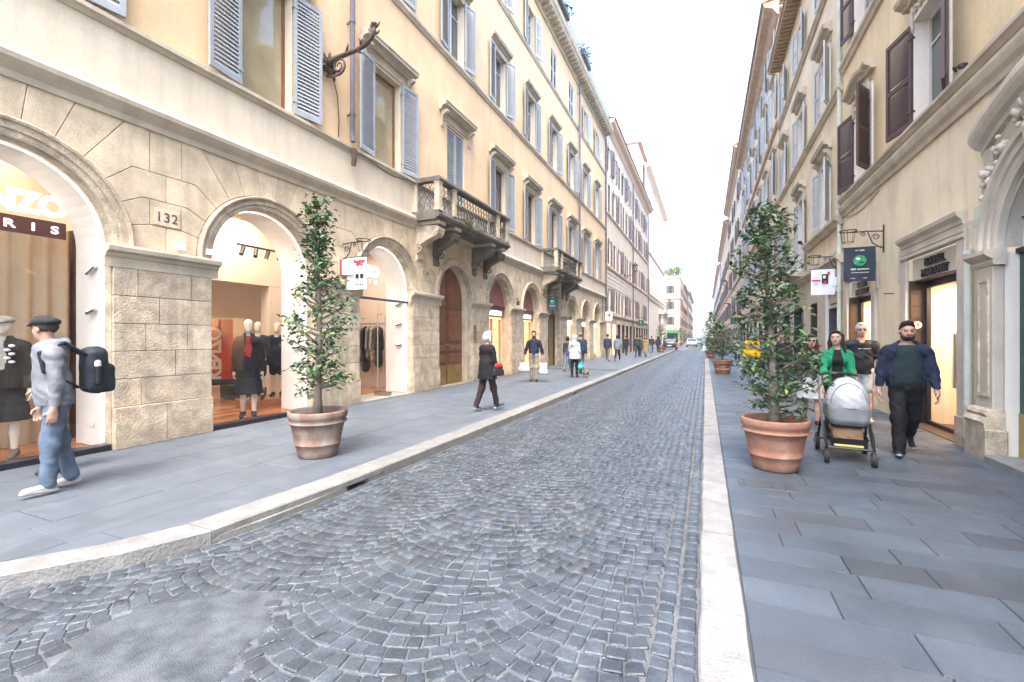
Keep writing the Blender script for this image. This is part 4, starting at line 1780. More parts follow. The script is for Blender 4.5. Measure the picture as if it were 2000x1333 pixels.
# archivolt: moulded ring
av = FL.lmb()
RP = [(1.067, .0), (1.067, .045), (1.10, .055), (1.15, .055), (1.155, .075), (1.24, .075), (1.245, .105), (1.275, .115), (1.295, .095), (1.297, .0)]
for i in range(NA):
    a0, a1 = PI * i / NA, PI * (i + 1) / NA
    for (r0, d0), (r1, d1) in zip(RP, RP[1:]):
        av.add([(d0, r0 * math.cos(a0), SPR + r0 * math.sin(a0)), (d1, r1 * math.cos(a0), SPR + r1 * math.sin(a0)), (d1, r1 * math.cos(a1), SPR + r1 * math.sin(a1)), (d0, r0 * math.cos(a1), SPR + r0 * math.sin(a1))], [(0, 1, 2, 3)])
arch_me = proto('archivolt', av, 'travertine')
# voussoirs and spandrel courses of one bay, as single stones
th = PI / 13
RO = 1.302
H = WTOP - SPR - 0.02
HB = BAY / 2
KR = [None, 1.56, 1.62, 1.74]
course = [0.0] + [KR[i] * math.sin(i * th) for i in (1, 2, 3)] + [H]


def arc_pts(a0, a1, r=RO, n=3):
    return [(r * math.cos(a0 + (a1 - a0) * i / n), SPR + r * math.sin(a0 + (a1 - a0) * i / n)) for i in range(n + 1)]


bay_stones = []
for sg in (1, -1):
    for i in range(4):
        a0, a1 = i * th, (i + 1) * th
        bx = HB if i % 2 == 0 else HB - 0.22
        poly = arc_pts(a0, a1)
        if i < 3:
            poly += [(KR[i + 1] * math.cos(a1), SPR + course[i + 1]), (bx, SPR + course[i + 1]), (bx, SPR + course[i])]
        else:
            rr_ = H / math.sin(a1)
            poly += [(rr_ * math.cos(a1), SPR + H), (bx, SPR + H), (bx, SPR + course[i])]
        if i > 0:
            poly += [(KR[i] * math.cos(a0), SPR + course[i])]
        bay_stones.append([(sg * p[0], p[1]) for p in poly])
for i in range(4, 9):
    a0, a1 = i * th, (i + 1) * th
    poly = arc_pts(a0, a1)
    poly += [(H / math.tan(a1), SPR + H), (H / math.tan(a0), SPR + H)]
    bay_stones.append(poly)
mid_stones = [[(-0.22, SPR + course[1]), (0.22, SPR + course[1]), (0.22, SPR + course[2]), (-0.22, SPR + course[2])], [(-0.22, SPR + course[3]), (0.22, SPR + course[3]), (0.22, SPR + H), (-0.22, SPR + H)]]


def stone_proto(poly, front=0.022, mat='travertine_pale'):
    m = FL.lmb()
    m.slabpoly(inset(poly, 0.0045), 0.0, front, 0.004)
    return proto('stone_block', m, mat)


bay_me = [stone_proto(p) for p in bay_stones]
mid_me = [stone_proto(p) for p in mid_stones]
# pier stones: base and five courses
PW = BAY - 2 * ARC_R
ph = PW / 2
rows = [0.58, 0.97, 1.36, 1.75, 2.14, 2.53]
pier_polys = [[(-ph, 0.0), (-.02, 0.0), (-.02, .58), (-ph, .58)], [(-.02, 0.0), (ph, 0.0), (ph, .58), (-.02, .58)]]
splits = [[-.34], [.12], [-.28, .30], [-.10], [-.38, .36]]
for i in range(5):
    e = [-ph] + splits[i] + [ph]
    for a, b in zip(e, e[1:]):
        pier_polys.append([(a, rows[i]), (b, rows[i]), (b, rows[i + 1]), (a, rows[i + 1])])
pier_me = []
for i, p in enumerate(pier_polys):
    pier_me.append(stone_proto(p, 0.085 if i < 2 else 0.045, 'travertine'))
im = FL.lmb()
im.prism([(0, 2.53), (.05, 2.53), (.05, 2.66), (.075, 2.68), (.09, 2.72), (.15, 2.745), (.16, 2.80), (.15, 2.835), (0, 2.838)], -ph - .10, ph + .10)
impost_me = proto('impost', im, 'stone_trim')
for k, c in enumerate(CEN):
    place('jamb', jamb_me, pal, FL.at(0, c, 0))
    place('archivolt', arch_me, pal, FL.at(0, c, 0))
    for me in bay_me:
        place('stone_block', me, pal, FL.at(0, c, 0))
for k in range(NB + 1):
    c = BAY0 - BAY / 2 + BAY * k
    for me in pier_me:
        place('stone_block', me, pal, FL.at(0, c, 0))
    for me in mid_me:
        place('stone_block', me, pal, FL.at(0, c, 0))
    place('impost', impost_me, pal, FL.at(0, c, 0))
# plain ends
m = FL.mb()
m.box(0, .04, Y0L, CEN[0] - BAY / 2 - ph - .01, 0, WTOP - .01)
m.box(0, .04, CEN[-1] + BAY / 2 + ph + .01, LEND, 0, WTOP - .01)
m.build('end_wall', 'travertine', pal)
# string courses, band, upper wall
FL.band('cornice', [(0, 4.60), (.05, 4.60), (.06, 4.68), (.12, 4.74), (.17, 4.80), (.18, 4.86), (.15, 4.90), (.13, 4.945), (0, 4.96)], Y0L, LEND, 'stone_trim')
FL.wall('band_wall', Y0L, LEND, 4.94, 5.83, [], 'plaster_band', d=0.03)
FL.band('sill_course', [(0, 5.80), (.05, 5.80), (.08, 5.85), (.12, 5.87), (.12, 5.93), (0, 5.955)], Y0L, LEND, 'stone_trim')
W1 = dict(z=5.955, w=1.10, h=2.36)
W2 = dict(z=10.60, w=1.08, h=2.25)
W3 = dict(z=15.02, w=1.02, h=1.95)
WC = [c for c in CEN]
holes = []
for c in WC:
    for w in (W1, W2, W3):
        holes.append((c - w['w'] / 2, c + w['w'] / 2, w['z'], w['z'] + w['h']))
FL.wall('upper_wall', Y0L, LEND, 5.95, 17.75, holes, 'plaster_ochre')
FL.band('string_course', [(0, 10.36), (.04, 10.36), (.07, 10.42), (.10, 10.46), (.10, 10.55), (0, 10.60)], Y0L, LEND, 'stone_trim')
FL.band('string_course', [(0, 14.82), (.04, 14.82), (.06, 14.88), (.09, 14.92), (.09, 14.98), (0, 15.02)], Y0L, LEND, 'stone_trim')
# body of the building: side, back and roof slab so that it is not a sheet
m = FL.mb()
m.box(-12, -0.9, LEND - .06, LEND - .01, 0, 18.3)
m.box(-12, -.2, Y0L, Y0L + .05, 0, 18.3)
m.box(-12, 0.0, Y0L + .05, LEND - .06, 18.25, 18.40)
m.box(-12, -11.9, Y0L + .06, LEND - .07, 0, 18.2)
m.build('shell', 'plaster_ochre', pal)
for k, c in enumerate(WC):
    # first floor
    add_window(FL, c, W1['z'], W1['w'], W1['h'], pane='pane_tan_reflection' if k in (1, 2) else 'pane_dark', plain=k < 3, leaves=2 if k > 2 else 1)
    near = k <= 3
    hw = W1['w'] / 2
    if k == 3:
        add_shutter(FL, c - hw + .005, W1['z'] + .03, hw - .008, W1['h'] - .05, 'shutter_blue', 1, 0.0, -.05, near, False)
        add_shutter(FL, c + hw - .005, W1['z'] + .03, hw - .008, W1['h'] - .05, 'shutter_blue', -1, 0.0, -.05, near, False)
    else:
        add_shutter(FL, c - hw, W1['z'] + .03, 0.62, W1['h'], 'shutter_blue', -1, 0.10 + .03 * (k % 3), .05, near and k > 0, False)
        add_shutter(FL, c + hw, W1['z'] + .03, 0.62, W1['h'], 'shutter_blue', 1, 0.14 + .04 * (k % 2), .05, near, False)
    add_hood(FL, c, 8.60, 2.05, 0.28, 0.26)
    # second floor
    add_window(FL, c, W2['z'], W2['w'], W2['h'], frame='frame_white')
    hw = W2['w'] / 2
    add_shutter(FL, c - hw, W2['z'] + .03, .56, W2['h'], 'shutter_blue', -1, .10 + .05 * (k % 2), .05, False, False)
    add_shutter(FL, c + hw, W2['z'] + .03, .56, W2['h'], 'shutter_blue', 1, .12 + .1 * ((k + 1) % 3), .05, False, False)
    add_hood(FL, c, 13.02, 1.75, .22, .22, False)
    # third floor
    add_window(FL, c, W3['z'], W3['w'], W3['h'], frame='frame_white')
    hw = W3['w'] / 2
    if k in (6, 7):
        add_shutter(FL, c - hw + .005, W3['z'] + .03, hw - .008, W3['h'] - .05, 'shutter_pale', 1, 0.0, -.05)
        add_shutter(FL, c + hw - .005, W3['z'] + .03, hw - .008, W3['h'] - .05, 'shutter_pale', -1, 0.0, -.05)
    else:
        add_shutter(FL, c - hw, W3['z'] + .03, .53, W3['h'], 'shutter_pale', -1, .15, .05)
        add_shutter(FL, c + hw, W3['z'] + .03, .53, W3['h'], 'shutter_pale', 1, .25, .05)
# main cornice with modillions
FL.band('main_cornice', [(0, 17.70), (.06, 17.70), (.08, 17.82), (.14, 17.86), (.14, 18.00), (.55, 18.02), (.58, 18.12), (.66, 18.20), (.70, 18.34), (.70, 18.40), (0, 18.46)], Y0L, LEND, 'stone_trim')
m = FL.mb()
y = Y0L + .3
while y < LEND - .2:
    m.prism([(.13, 17.86), (.22, 17.87), (.30, 17.92), (.50, 17.93), (.52, 18.02), (.13, 18.02)], y, y + .17)
    y += .42
o = m.build('modillions', 'stone_trim', pal)
o['kind'] = 'stuff'
# drainpipes
def drainpipe(F, y, z0, z1, mat, r=0.05, d=0.10, spout=True, parent=None):
    m = F.mb()
    pts = [(d, y, z1), (d, y, z0 + .15)]
    if spout:
        pts += [(d + .02, y, z0)]
    m.tube(pts, r, 10)
    z = z0 + .6
    while z < z1:
        m.tube([(d, y, z), (d, y, z + .06)], r * 1.25, 10)
        m.box(0, d, y - .012, y + .012, z, z + .05)
        z += 2.1
    return m.build('drainpipe', mat, parent or F.root, smooth=False)


drainpipe(FL, 8.10, 6.0, 17.7, 'pipe_grey', 0.055, 0.16)
m = FL.mb()
m.tube([(.20, 8.10, 5.82), (.21, 8.10, 5.6), (.19, 8.10, 5.45)], [.075, .06, .05], 10)
m.build('pipe_spout', 'iron_rust', pal)
drainpipe(FL, 28.4, 6.0, 17.7, 'pipe_grey', 0.06, 0.16)
drainpipe(FL, 37.0, 3.0, 17.7, 'pipe_grey', 0.06, 0.12)
# cable hanging below the bracket and along the sill course
m = FL.mb()
pts = [(.06, 7.62, 7.2), (.05, 7.75, 6.9), (.05, 7.80, 6.4), (.05, 7.78, 6.0)]
m.tube(pts, .012, 5)
pts = [(.14, 8.15 + .25 * i, 5.78 + .05 * math.sin(i * .9) - .03 * math.sin(PI * i / 10)) for i in range(11)]
m.tube(pts, .014, 5)
m.build('cable', 'iron', pal)
# house numbers
def plaque(F, y, z, w, h, key, mat='white_paint', parent=None):
    m = F.mb()
    m.bbox(.021, .034, y - w / 2, y + w / 2, z - h / 2, z + h / 2, .003)
    o = m.build('number_plaque', mat, parent or F.root)
    put_text(key, 'numeral', 'pipe_grey', o, F.X + F.s * .036, y, z - .065, F.s)
    return o


plaque(FL, 4.30, 3.36, .36, .25, 'N132', 'travertine_pale')
plaque(FL, 11.22, 3.42, .36, .24, 'N134', 'travertine_pale')
plaque(FL, 14.72, 3.40, .30, .24, 'N135', 'travertine_pale')
# sprouting terrace
m = FL.mb()
m.box(-12, -1.6, Y0L, LEND - 3, 18.4, 21.4)
m.build('attic', 'plaster_pale', pal)
m = FL.mb()
m.box(-12.2, -1.0, Y0L, LEND - 3, 21.4, 21.55)
m.build('attic_roof', 'pipe_grey', pal)
m = FL.mb()
for z in (18.75, 19.05, 19.4):
    m.tube([(.45, 9, z), (.45, LEND - .5, z)], .02, 5)
y = 9
while y < LEND - .4:
    m.tube([(.45, y, 18.40), (.45, y, 19.4)], .014, 4)
    y += .28
m.build('terrace_railing', 'pipe_grey', pal)
rg = random.Random(21)
for ya, yb in ((17.5, 20.5), (21.8, 24.4), (27.5, 29.5)):
    m = FL.mb()
    m.bbox(.38, .66, ya, yb, 19.05, 19.32, .02)
    m.build('planter', 'metal_dark', pal)
    cs = [(XL + .5 + rg.uniform(-.1, .2), rg.uniform(ya, yb), 19.45 + rg.uniform(-.15, .25)) for _ in range(int((yb - ya) * 14))]
    o = leaf_mesh('planter_foliage', cs, rg, pal, .16, 7, .13, [(.12, .17, .04), (.18, .22, .06), (.08, .13, .03)])
    o['kind'] = 'stuff'
m = FL.mb()
m.prism([(-1.5, 20.9), (.7, 20.35), (.7, 20.42), (-1.5, 21.0)], 18.6, 22.2)
m.tube([(.6, 18.7, 18.4), (.6, 18.7, 20.4)], .03, 6)
m.tube([(.6, 22.1, 18.4), (.6, 22.1, 20.4)], .03, 6)
m.build('terrace_awning', 'pipe_grey', pal)
m = FL.mb()
m.box(-1.61, -1.55, 16.2, 17.3, 18.6, 20.6)
m.box(-1.61, -1.55, 12.2, 13.3, 18.6, 20.6)
m.box(-1.61, -1.55, 24.6, 25.6, 18.6, 20.6)
m.build('terrace_door', 'shutter_blue', pal)


# balconies
def console_prof(p):
    return [(0, 3.70), (.05, 3.72), (.09, 3.80), (.05, 3.92), (.08, 4.05), (.20, 4.18), (.40, 4.28), (p * .72, 4.38), (p * .86, 4.46), (p * .88, 4.56), (p * .80, 4.66), (0, 4.70)]


def balcony(F, y0, y1, p, grown=True):
    bal = thing('balcony', '', None)
    bal.parent = F.root
    bal.matrix_parent_inverse = wmat(F.root).inverted()
    C.objects
    for y in (y0 + .12, y0 + 1.0, y1 - 1.0 - .30, y1 - .12 - .30):
        m = F.mb()
        m.prism(console_prof(p), y, y + .30)
        for sgn, yy in ((-1, y), (1, y + .30)):
            m.tube(scroll_pts((p * .72, yy + sgn * .01, 4.50), .13, 1.6, -PI / 2, n=22), .018, 5)
            m.tube(scroll_pts((.14, yy + sgn * .01, 4.06), .13, 1.5, PI / 2, n=22), .018, 5)
        m.tube([(p * .80, y - .02, 4.56), (p * .80, y + .32, 4.56)], .085, 12)
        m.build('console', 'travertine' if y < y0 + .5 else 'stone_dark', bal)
        m = F.mb()
        m.box(.10, p * .92, y - .03, y + .33, 4.70, 4.79)
        m.build('console_cap', 'travertine', bal)
    m = F.mb()
    m.prism([(.0, 4.79), (p * .90, 4.79), (p * .93, 4.84), (p + .02, 4.86), (p + .04, 4.93), (p, 4.96), (p - .03, 5.04), (.0, 5.04)], y0 - .06, y1 + .06)
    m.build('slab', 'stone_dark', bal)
    z0, z1 = 5.04, 5.84
    m = F.mb()
    m.bbox(.0, p + .03, y0 - .04, y1 + .04, z1, z1 + .12, .02)
    # cut the middle away: rail as three bars instead
    m.v, m.f = [], []
    m.prism([(p - .20, z1), (p + .03, z1), (p + .05, z1 + .05), (p + .02, z1 + .12), (p - .20, z1 + .12)], y0 - .04, y1 + .04)
    for yy in (y0, y1):
        m.box(.0, p - .201, yy - .04 if yy == y0 else yy - .16, yy + .16 if yy == y0 else yy + .04, z1, z1 + .118)
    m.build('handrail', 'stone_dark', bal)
    posts = [(p - .08, y0 + .08), (p - .08, y0 + .88), (p - .08, y1 - .88), (p - .08, y1 - .08), (.07, y0 + .08), (.07, y1 - .08)]
    for d, yy in posts:
        m = F.mb()
        m.box(d - .075, d + .075, yy - .085, yy + .085, z0, z1)
        m.box(d - .09, d + .09, yy - .10, yy + .10, z0, z0 + .07)
        m.box(d - .09, d + .09, yy - .10, yy + .10, z1 - .05, z1 - .002)
        m.build('post', 'travertine' if d > .5 else 'stone_trim', bal)
    ln = y1 - y0
    for a, b, n in (((p - .08, y0 + .17), (p - .08, y0 + .79), 3), ((p - .08, y0 + .97), (p - .08, y1 - .97), max(6, int(ln * 3.2))), ((p - .08, y1 - .79), (p - .08, y1 - .17), 3), ((.15, y0 + .08), (p - .16, y0 + .08), 3), ((.15, y1 - .08), (p - .16, y1 - .08), 3)):
        m = F.mb()
        lattice_panel(m, a, b, z0, z1, n, .010)
        m.build('iron_panel', 'iron', bal)
    if grown:
        rg = random.Random(4)
        cs = [F.at(p + rg.uniform(-.1, .03), y0 + 1.0 + abs(rg.gauss(0, .8)) + .3, 5.02 + rg.uniform(-.12, .10)) for _ in range(70)]
        cs += [F.at(p - .08, y0 + 1.0 + rg.uniform(-.1, .2), 5.05 + rg.uniform(0, .5)) for _ in range(16)]
        o = leaf_mesh('weeds', cs, rg, bal, .07, 6, .06, [(.10, .12, .04), (.16, .15, .06), (.07, .10, .03), (.18, .13, .07)])
        o['kind'] = 'stuff'
    del bal['label']
    return bal


balcony(FL, 10.62, 15.38, .88)
balcony(FL, 21.35, 26.1, .88, True)
# brass intercom, wall lamps, alarm
m = FL.mb()
m.bbox(.05, .065, 14.18, 14.36, 1.45, 2.0, .004)
m.build('intercom_plate', 'brass', pal)
for yy, zz in ((14.9, 3.9), (18.05, 2.95)):
    m = FL.mb()
    m.tube([(.02, yy, zz + .25), (.12, yy, zz + .30), (.16, yy, zz + .2)], .018, 6)
    m.lathe([(.0, 0), (.06, .02), (.075, .12), (.05, .2), (.0, .22)], 10, (.15, yy, zz - .02))
    m.build('wall_lamp', 'iron', pal)
m = FL.mb()
m.bbox(.05, .12, 4.40, 4.52, 2.90, 3.00, .01)
m.bbox(.05, .12, 4.85, 4.96, 2.90, 2.99, .01)
m.build('junction_box', 'white_paint', pal)
# ------------------------------------------------------------------ ground-floor shops behind the arches
def lamp_light(name, loc, power, size, col=(1.0, 0.86, 0.70), rot=(0, 0, 0), parent=None, shape='SQUARE', size_y=None):
    ld = bpy.data.lights.new(name, 'AREA')
    ld.energy = power
    ld.size = size
    if size_y:
        ld.shape = 'RECTANGLE'
        ld.size_y = size_y
    ld.color = col
    o = bpy.data.objects.new(name, ld)
    link(o, parent, True)
    o.location = loc
    o.rotation_euler = rot
    return o


def arch_reveal(F, yc, d0, d1, R, mat, name, parent, z0=0.02):
    """plaster tunnel of an arched opening from depth d0 to d1"""
    m = F.mb()
    m.add([(d0, yc - R, z0), (d1, yc - R, z0), (d1, yc - R, SPR), (d0, yc - R, SPR)], [(0, 1, 2, 3)])
    m.add([(d0, yc + R, z0), (d1, yc + R, z0), (d1, yc + R, SPR), (d0, yc + R, SPR)], [(0, 1, 2, 3)])
    for i in range(NA):
        a0, a1 = PI * i / NA, PI * (i + 1) / NA
        m.add([(d, yc + R * math.cos(a), SPR + R * math.sin(a)) for d, a in ((d0, a0), (d1, a0), (d1, a1), (d0, a1))], [(0, 1, 2, 3)])
    return m.build(name, mat, parent)


def arch_sheet(F, yc, d, R, z0, mat, name, parent, spr=SPR, zcut=None):
    m = F.mb()
    pts = [(yc - R, z0), (yc + R, z0)] + [(yc + R * math.cos(PI * i / NA), spr + R * math.sin(PI * i / NA)) for i in range(NA + 1)]
    if zcut is not None:
        pts = [(yc + R * math.cos(PI * i / NA), spr + R * math.sin(PI * i / NA)) for i in range(NA + 1)]
        if zcut < spr:
            pts = [(yc + R, zcut)] + pts + [(yc - R, zcut)]
    m.add([(d, p[0], p[1]) for p in pts], [tuple(range(len(pts)))])
    return m.build(name, mat, parent)


shop = thing('clothes_shop', 'brightly lit clothes shop interior seen through three stone arches', 'shop', (XL - 3, 5, 0))
FS = Facade(XL, 1, shop)
for k in (0, 1, 2):
    c = CEN[k]
    arch_reveal(FS, c, JD, -.90, ARC_R + .004, 'plaster_reveal', 'reveal', shop)
    # light strip running round the opening just behind the glass
    m = FS.mb()
    pts = [(-.20, c + 1.045, .10)] + [(-.20, c + 1.045 * math.cos(PI * i / 28), SPR + 1.045 * math.sin(PI * i / 28)) for i in range(29)] + [(-.20, c - 1.045, .10)]
    m.tube(pts, .009, 5)
    m.build('light_strip', 'led_white', shop)
    m = FS.mb()
    m.add([(.02, c - ARC_R, .012), (-.92, c - ARC_R, .012), (-.92, c + ARC_R, .012), (.02, c + ARC_R, .012)], [(0, 1, 2, 3)])
    m.build('threshold', 'parquet' if k < 2 else 'stone_grey', shop)
    if k < 2:
        arch_sheet(FS, c, -.15, ARC_R - .003, .02, 'shop_glass', 'shop_window', shop)
        m = FS.mb()
        m.bbox(-.17, .02, c - ARC_R + .002, c + ARC_R - .002, 0, .085, .01)
        m.build('window_rail', 'metal_dark', shop)
    else:
        arch_sheet(FS, c, -.15, ARC_R - .003, 2.55, 'shop_glass', 'shop_window', shop, zcut=2.56)
        m = FS.mb()
        m.box(-.17, -.13, c - ARC_R + .002, c + ARC_R - .002, 2.50, 2.56)
        m.build('transom', 'pipe_grey', shop)
        for ya, yb in ((c - ARC_R + .01, c - .12), (c + .35, c + ARC_R - .01)):
            m = FS.mb()
            m.add([(-.15, ya, .03), (-.15, yb, .03), (-.15, yb, 2.5), (-.15, ya, 2.5)], [(0, 1, 2, 3)])
            m.build('side_glass', 'shop_glass', shop)
        # glass leaf standing open inwards
        m = FS.mb()
        m.add([(-.15, c + .33, .05), (-.55, c + .28, .05), (-.55, c + .28, 2.48), (-.15, c + .33, 2.48)], [(0, 1, 2, 3)])
        dl = m.build('door_leaf', 'shop_glass', shop)
        m = FS.mb()
        m.box(-.62, -.13, c + .22, c + .34, .03, .12)
        m.build('door_shoe', 'metal_chrome', dl)
        for dd in (.07, -.07):
            m = FS.mb()
            yy = c + .02 + dd
            m.tube([(-.15, yy, .25), (-.20 + dd, yy, .25), (-.20 + dd, yy, 2.15), (-.15, yy, 2.15)], .016, 8)
            m.build('handle', 'metal_chrome', dl)
    # small inclined spot fittings on the far reveal
    for j, zz in enumerate((1.35, 1.95, 2.55)):
        m = FS.mb()
        y = c + ARC_R - .03
        m.tube([(-.34, y, zz), (-.52, y - .01, zz - .10 + .04 * (2 - j))], .026, 6)
        m.build('spot_fitting', 'metal_chrome', shop)
        m = FS.mb()
        m.tube([(-.30, y - .006, zz + .05), (-.50, y - .016, zz - .06 + .04 * (2 - j))], .012, 5)
        m.build('spot_tube', 'led_white', shop)
    # sockets
    m = FS.mb()
    m.bbox(-.52, -.42, c + ARC_R - .012, c + ARC_R - .002, .30, .38, .002)
    m.build('socket', 'white_paint', shop)
# inner side of the street wall, room shell
m = FS.mb()
for k in (0, 1, 2):
    arch_wall(m, CEN[k], CEN[k] - BAY / 2, CEN[k] + BAY / 2, 4.3, ARC_R + .004, SPR, -.905, 0)
m.build('inner_wall', 'plaster_room', shop)
RX0, RX1, RY0, RY1, RZ = -6.6, -.905, CEN[0] - BAY / 2, 11.6, 4.25
m = FS.mb()
m.add([(RX0, RY0, .0), (RX1, RY0, .0), (RX1, RY1, .0), (RX0, RY1, .0)], [(0, 1, 2, 3)])
m.build('shop_floor', 'parquet', shop)
# parquet laid as planks
pk = None
rp = random.Random(2)
for i in range(11):
    yy = RY0 + .1
    x0 = RX1 - .01 - i * .17
    yy += (i % 3) * .35
    while yy < 9.0:
        if pk is None:
            mm2 = MB()
            mm2.bbox(-.083, .083, -.58, .58, 0, .010, .002)
            pk = mm2.build('plank', 'parquet_plank', shop)
            pk.location = FS.at(x0 - .085, yy + .58, 0)
        else:
            inst(pk, shop, FS.at(x0 - .085, yy + .58, 0))
        yy += 1.165
m = FS.mb()
m.add([(RX0, RY0, RZ), (RX1, RY0, RZ), (RX1, RY1, RZ), (RX0, RY1, RZ)], [(0, 1, 2, 3)])
m.build('shop_ceiling', 'plaster_room', shop)
m = FS.mb()
m.add([(RX0, RY0, 0), (RX0, RY1, 0), (RX0, RY1, RZ), (RX0, RY0, RZ)], [(0, 1, 2, 3)])
m.add([(RX0, RY0, 0), (RX1, RY0, 0), (RX1, RY0, RZ), (RX0, RY0, RZ)], [(0, 1, 2, 3)])
m.build('back_wall', 'plaster_room', shop)
m = FS.mb()
m.add([(RX0, RY1, 0), (RX1, RY1, 0), (RX1, RY1, RZ), (RX0, RY1, RZ)], [(0, 1, 2, 3)])
m.build('end_wall', 'room_pink', shop)
# partition with a wide opening and a deep header
m = FS.mb()
m.box(-2.35, -2.06, RY0 + .01, 8.3, 2.78, RZ - .01)
m.box(-2.35, -2.06, 7.75, 8.3, .01, 2.775)
m.build('partition', 'plaster_room', shop)
# ceiling beams in the darker back room
m = FS.mb()
for i in range(4):
    y = 4.6 + i * .9
    m.box(RX0 + .02, -2.4, y, y + .25, 3.2, 3.6)
m.build('beams', 'stone_trim', shop)
# platform
m = FS.mb()
m.bbox(-2.04, -1.35, 6.85, 8.2, .012, .20, .01)
m.build('plinth', 'parquet', shop)
# hanging sign in the first arch
def shop_sign(c, dep, z):
    m = FS.mb()
    m.bbox(-dep - .05, -dep, c - 1.0, c + 1.0, z - .33, z - .10, .005)
    b = m.build('sign_board', 'letter_red', shop)
    put_text('PARIS', 'lettering', 'led_sign', b, XL - dep + .004, c + .36, z - .27, 1)
    put_text('KENZO', 'neon_lettering', 'led_sign', shop, XL - dep - .02, c + .39, z - .02, 1)


shop_sign(CEN[0], 1.00, 3.30)
c3 = CEN[2]
put_text('KENZO', 'neon_lettering', 'led_sign', shop, XL - .80, c3, 3.22, 1)
put_text('PARIS', 'lettering', 'led_sign', shop, XL - .80, c3, 3.02, 1)
# curtain behind the first arch
m = FS.mb()
n = 90
vs, fs = [], []
for i in range(n + 1):
    y = .85 + (3.78 - .85) * i / n
    d = -1.45 + .045 * math.sin(i * .95) + .02 * math.sin(i * .37)
    vs += [(d, y, .02), (d + .01 * math.sin(i), y, 3.16)]
for i in range(n):
    fs.append((2 * i, 2 * i + 2, 2 * i + 3, 2 * i + 1))
m.add(vs, fs)
m.build('curtain', 'curtain', shop, smooth=True)
m = FS.mb()
m.box(-1.62, -1.38, 3.80, 3.86, 0, 3.2)
m.build('curtain_post', 'wood_brown', shop)
# ceiling downlights and track spots; their light
for (d, y) in ((-1.25, 2.2), (-1.25, 2.9), (-1.5, 5.6), (-1.5, 6.2), (-1.4, 9.1), (-1.4, 9.9)):
    m = FS.mb()
    m.lathe([(.07, 0), (.075, .012), (.05, .014)], 14, (d, y, RZ - .016))
    f = m.build('downlight', 'metal_chrome', shop)
    m = FS.mb()
    m.lathe([(.0, 0), (.05, 0)], 14, (d, y, RZ - .008))
    m.build('bulb', 'lamp_warm', f)
trk = FS.mb()
trk.box(-1.62, -1.58, 6.6, 8.0, 3.52, 3.56)
tr = trk.build('track_rail', 'metal_dark', shop)
for i, y in enumerate((6.75, 7.05, 7.35, 7.65)):
    m = FS.mb()
    m.tube([(-1.6, y, 3.5), (-1.55 + .05 * (i % 2), y - .10, 3.32)], .045, 10)
    s_ = m.build('track_spot', 'metal_dark', tr)
    if i in (2, 3):
        m = FS.mb()
        m.lathe([(0, 0), (.035, 0)], 10, (-1.55 + .05 * (i % 2), y - .115, 3.300))
        m.build('spot_lens', 'lamp_warm', s_)
lamp_light('ceiling_glow', FS.at(-1.5, 2.3, RZ - .05), 6.5, 1.2, (1.0, .84, .66), parent=shop, size_y=2.4)
lamp_light('ceiling_glow', FS.at(-1.5, 6.0, RZ - .05), 22, 1.0, (1.0, .86, .70), parent=shop, size_y=2.6)
lamp_light('ceiling_glow', FS.at(-1.8, 9.8, RZ - .05), 14, 1.2, (1.0, .86, .74), parent=shop, size_y=2.4)
lamp_light('back_room_glow', FS.at(-4.4, 7.0, 3.1), 9, 1.0, (1.0, .78, .52), parent=shop, size_y=2.0)
for k in (0, 1, 2):
    lamp_light('reveal_glow', FS.at(-.45, CEN[k], SPR + ARC_R - .05), 2.4, .5, (1.0, .90, .80), parent=shop, size_y=1.0)
# red display panel with vertical lettering
panel = thing('poster_stand', 'tall red display panel with white vertical lettering inside the clothes shop', 'poster', (-10.9, 7.30, .55), math.radians(52))
m = MB()
m.bbox(-.38, .38, -.02, .02, 0, 1.45, .012)
m.build('board', 'poster_red', panel, False)
m = MB()
m.box(-.42, .42, -.12, .12, -.14, 0)
m.build('foot', 'black_paint', panel, False)
vs, fs = TEXTS['KENZO_P']
m = MB()
m.add([(p[1] - .15, -.024 - p[2], p[0] + .62) for p in vs], fs)
m.build('lettering', 'white_paint', panel, False)
# dark stands, low bench
st = thing('display_bench', 'low dark display bench and rail at the back of the clothes shop', 'bench', (-10.3, 8.0, 0))
m = MB()
m.bbox(-1.0, .6, -.3, .3, .02, .36, .01)
m.tube([(-.3, .2, .36), (-.3, .2, 1.5), (.5, .2, 1.5), (.5, .2, .36)], .018, 6)
m.build('bench', 'black_paint', st, False)
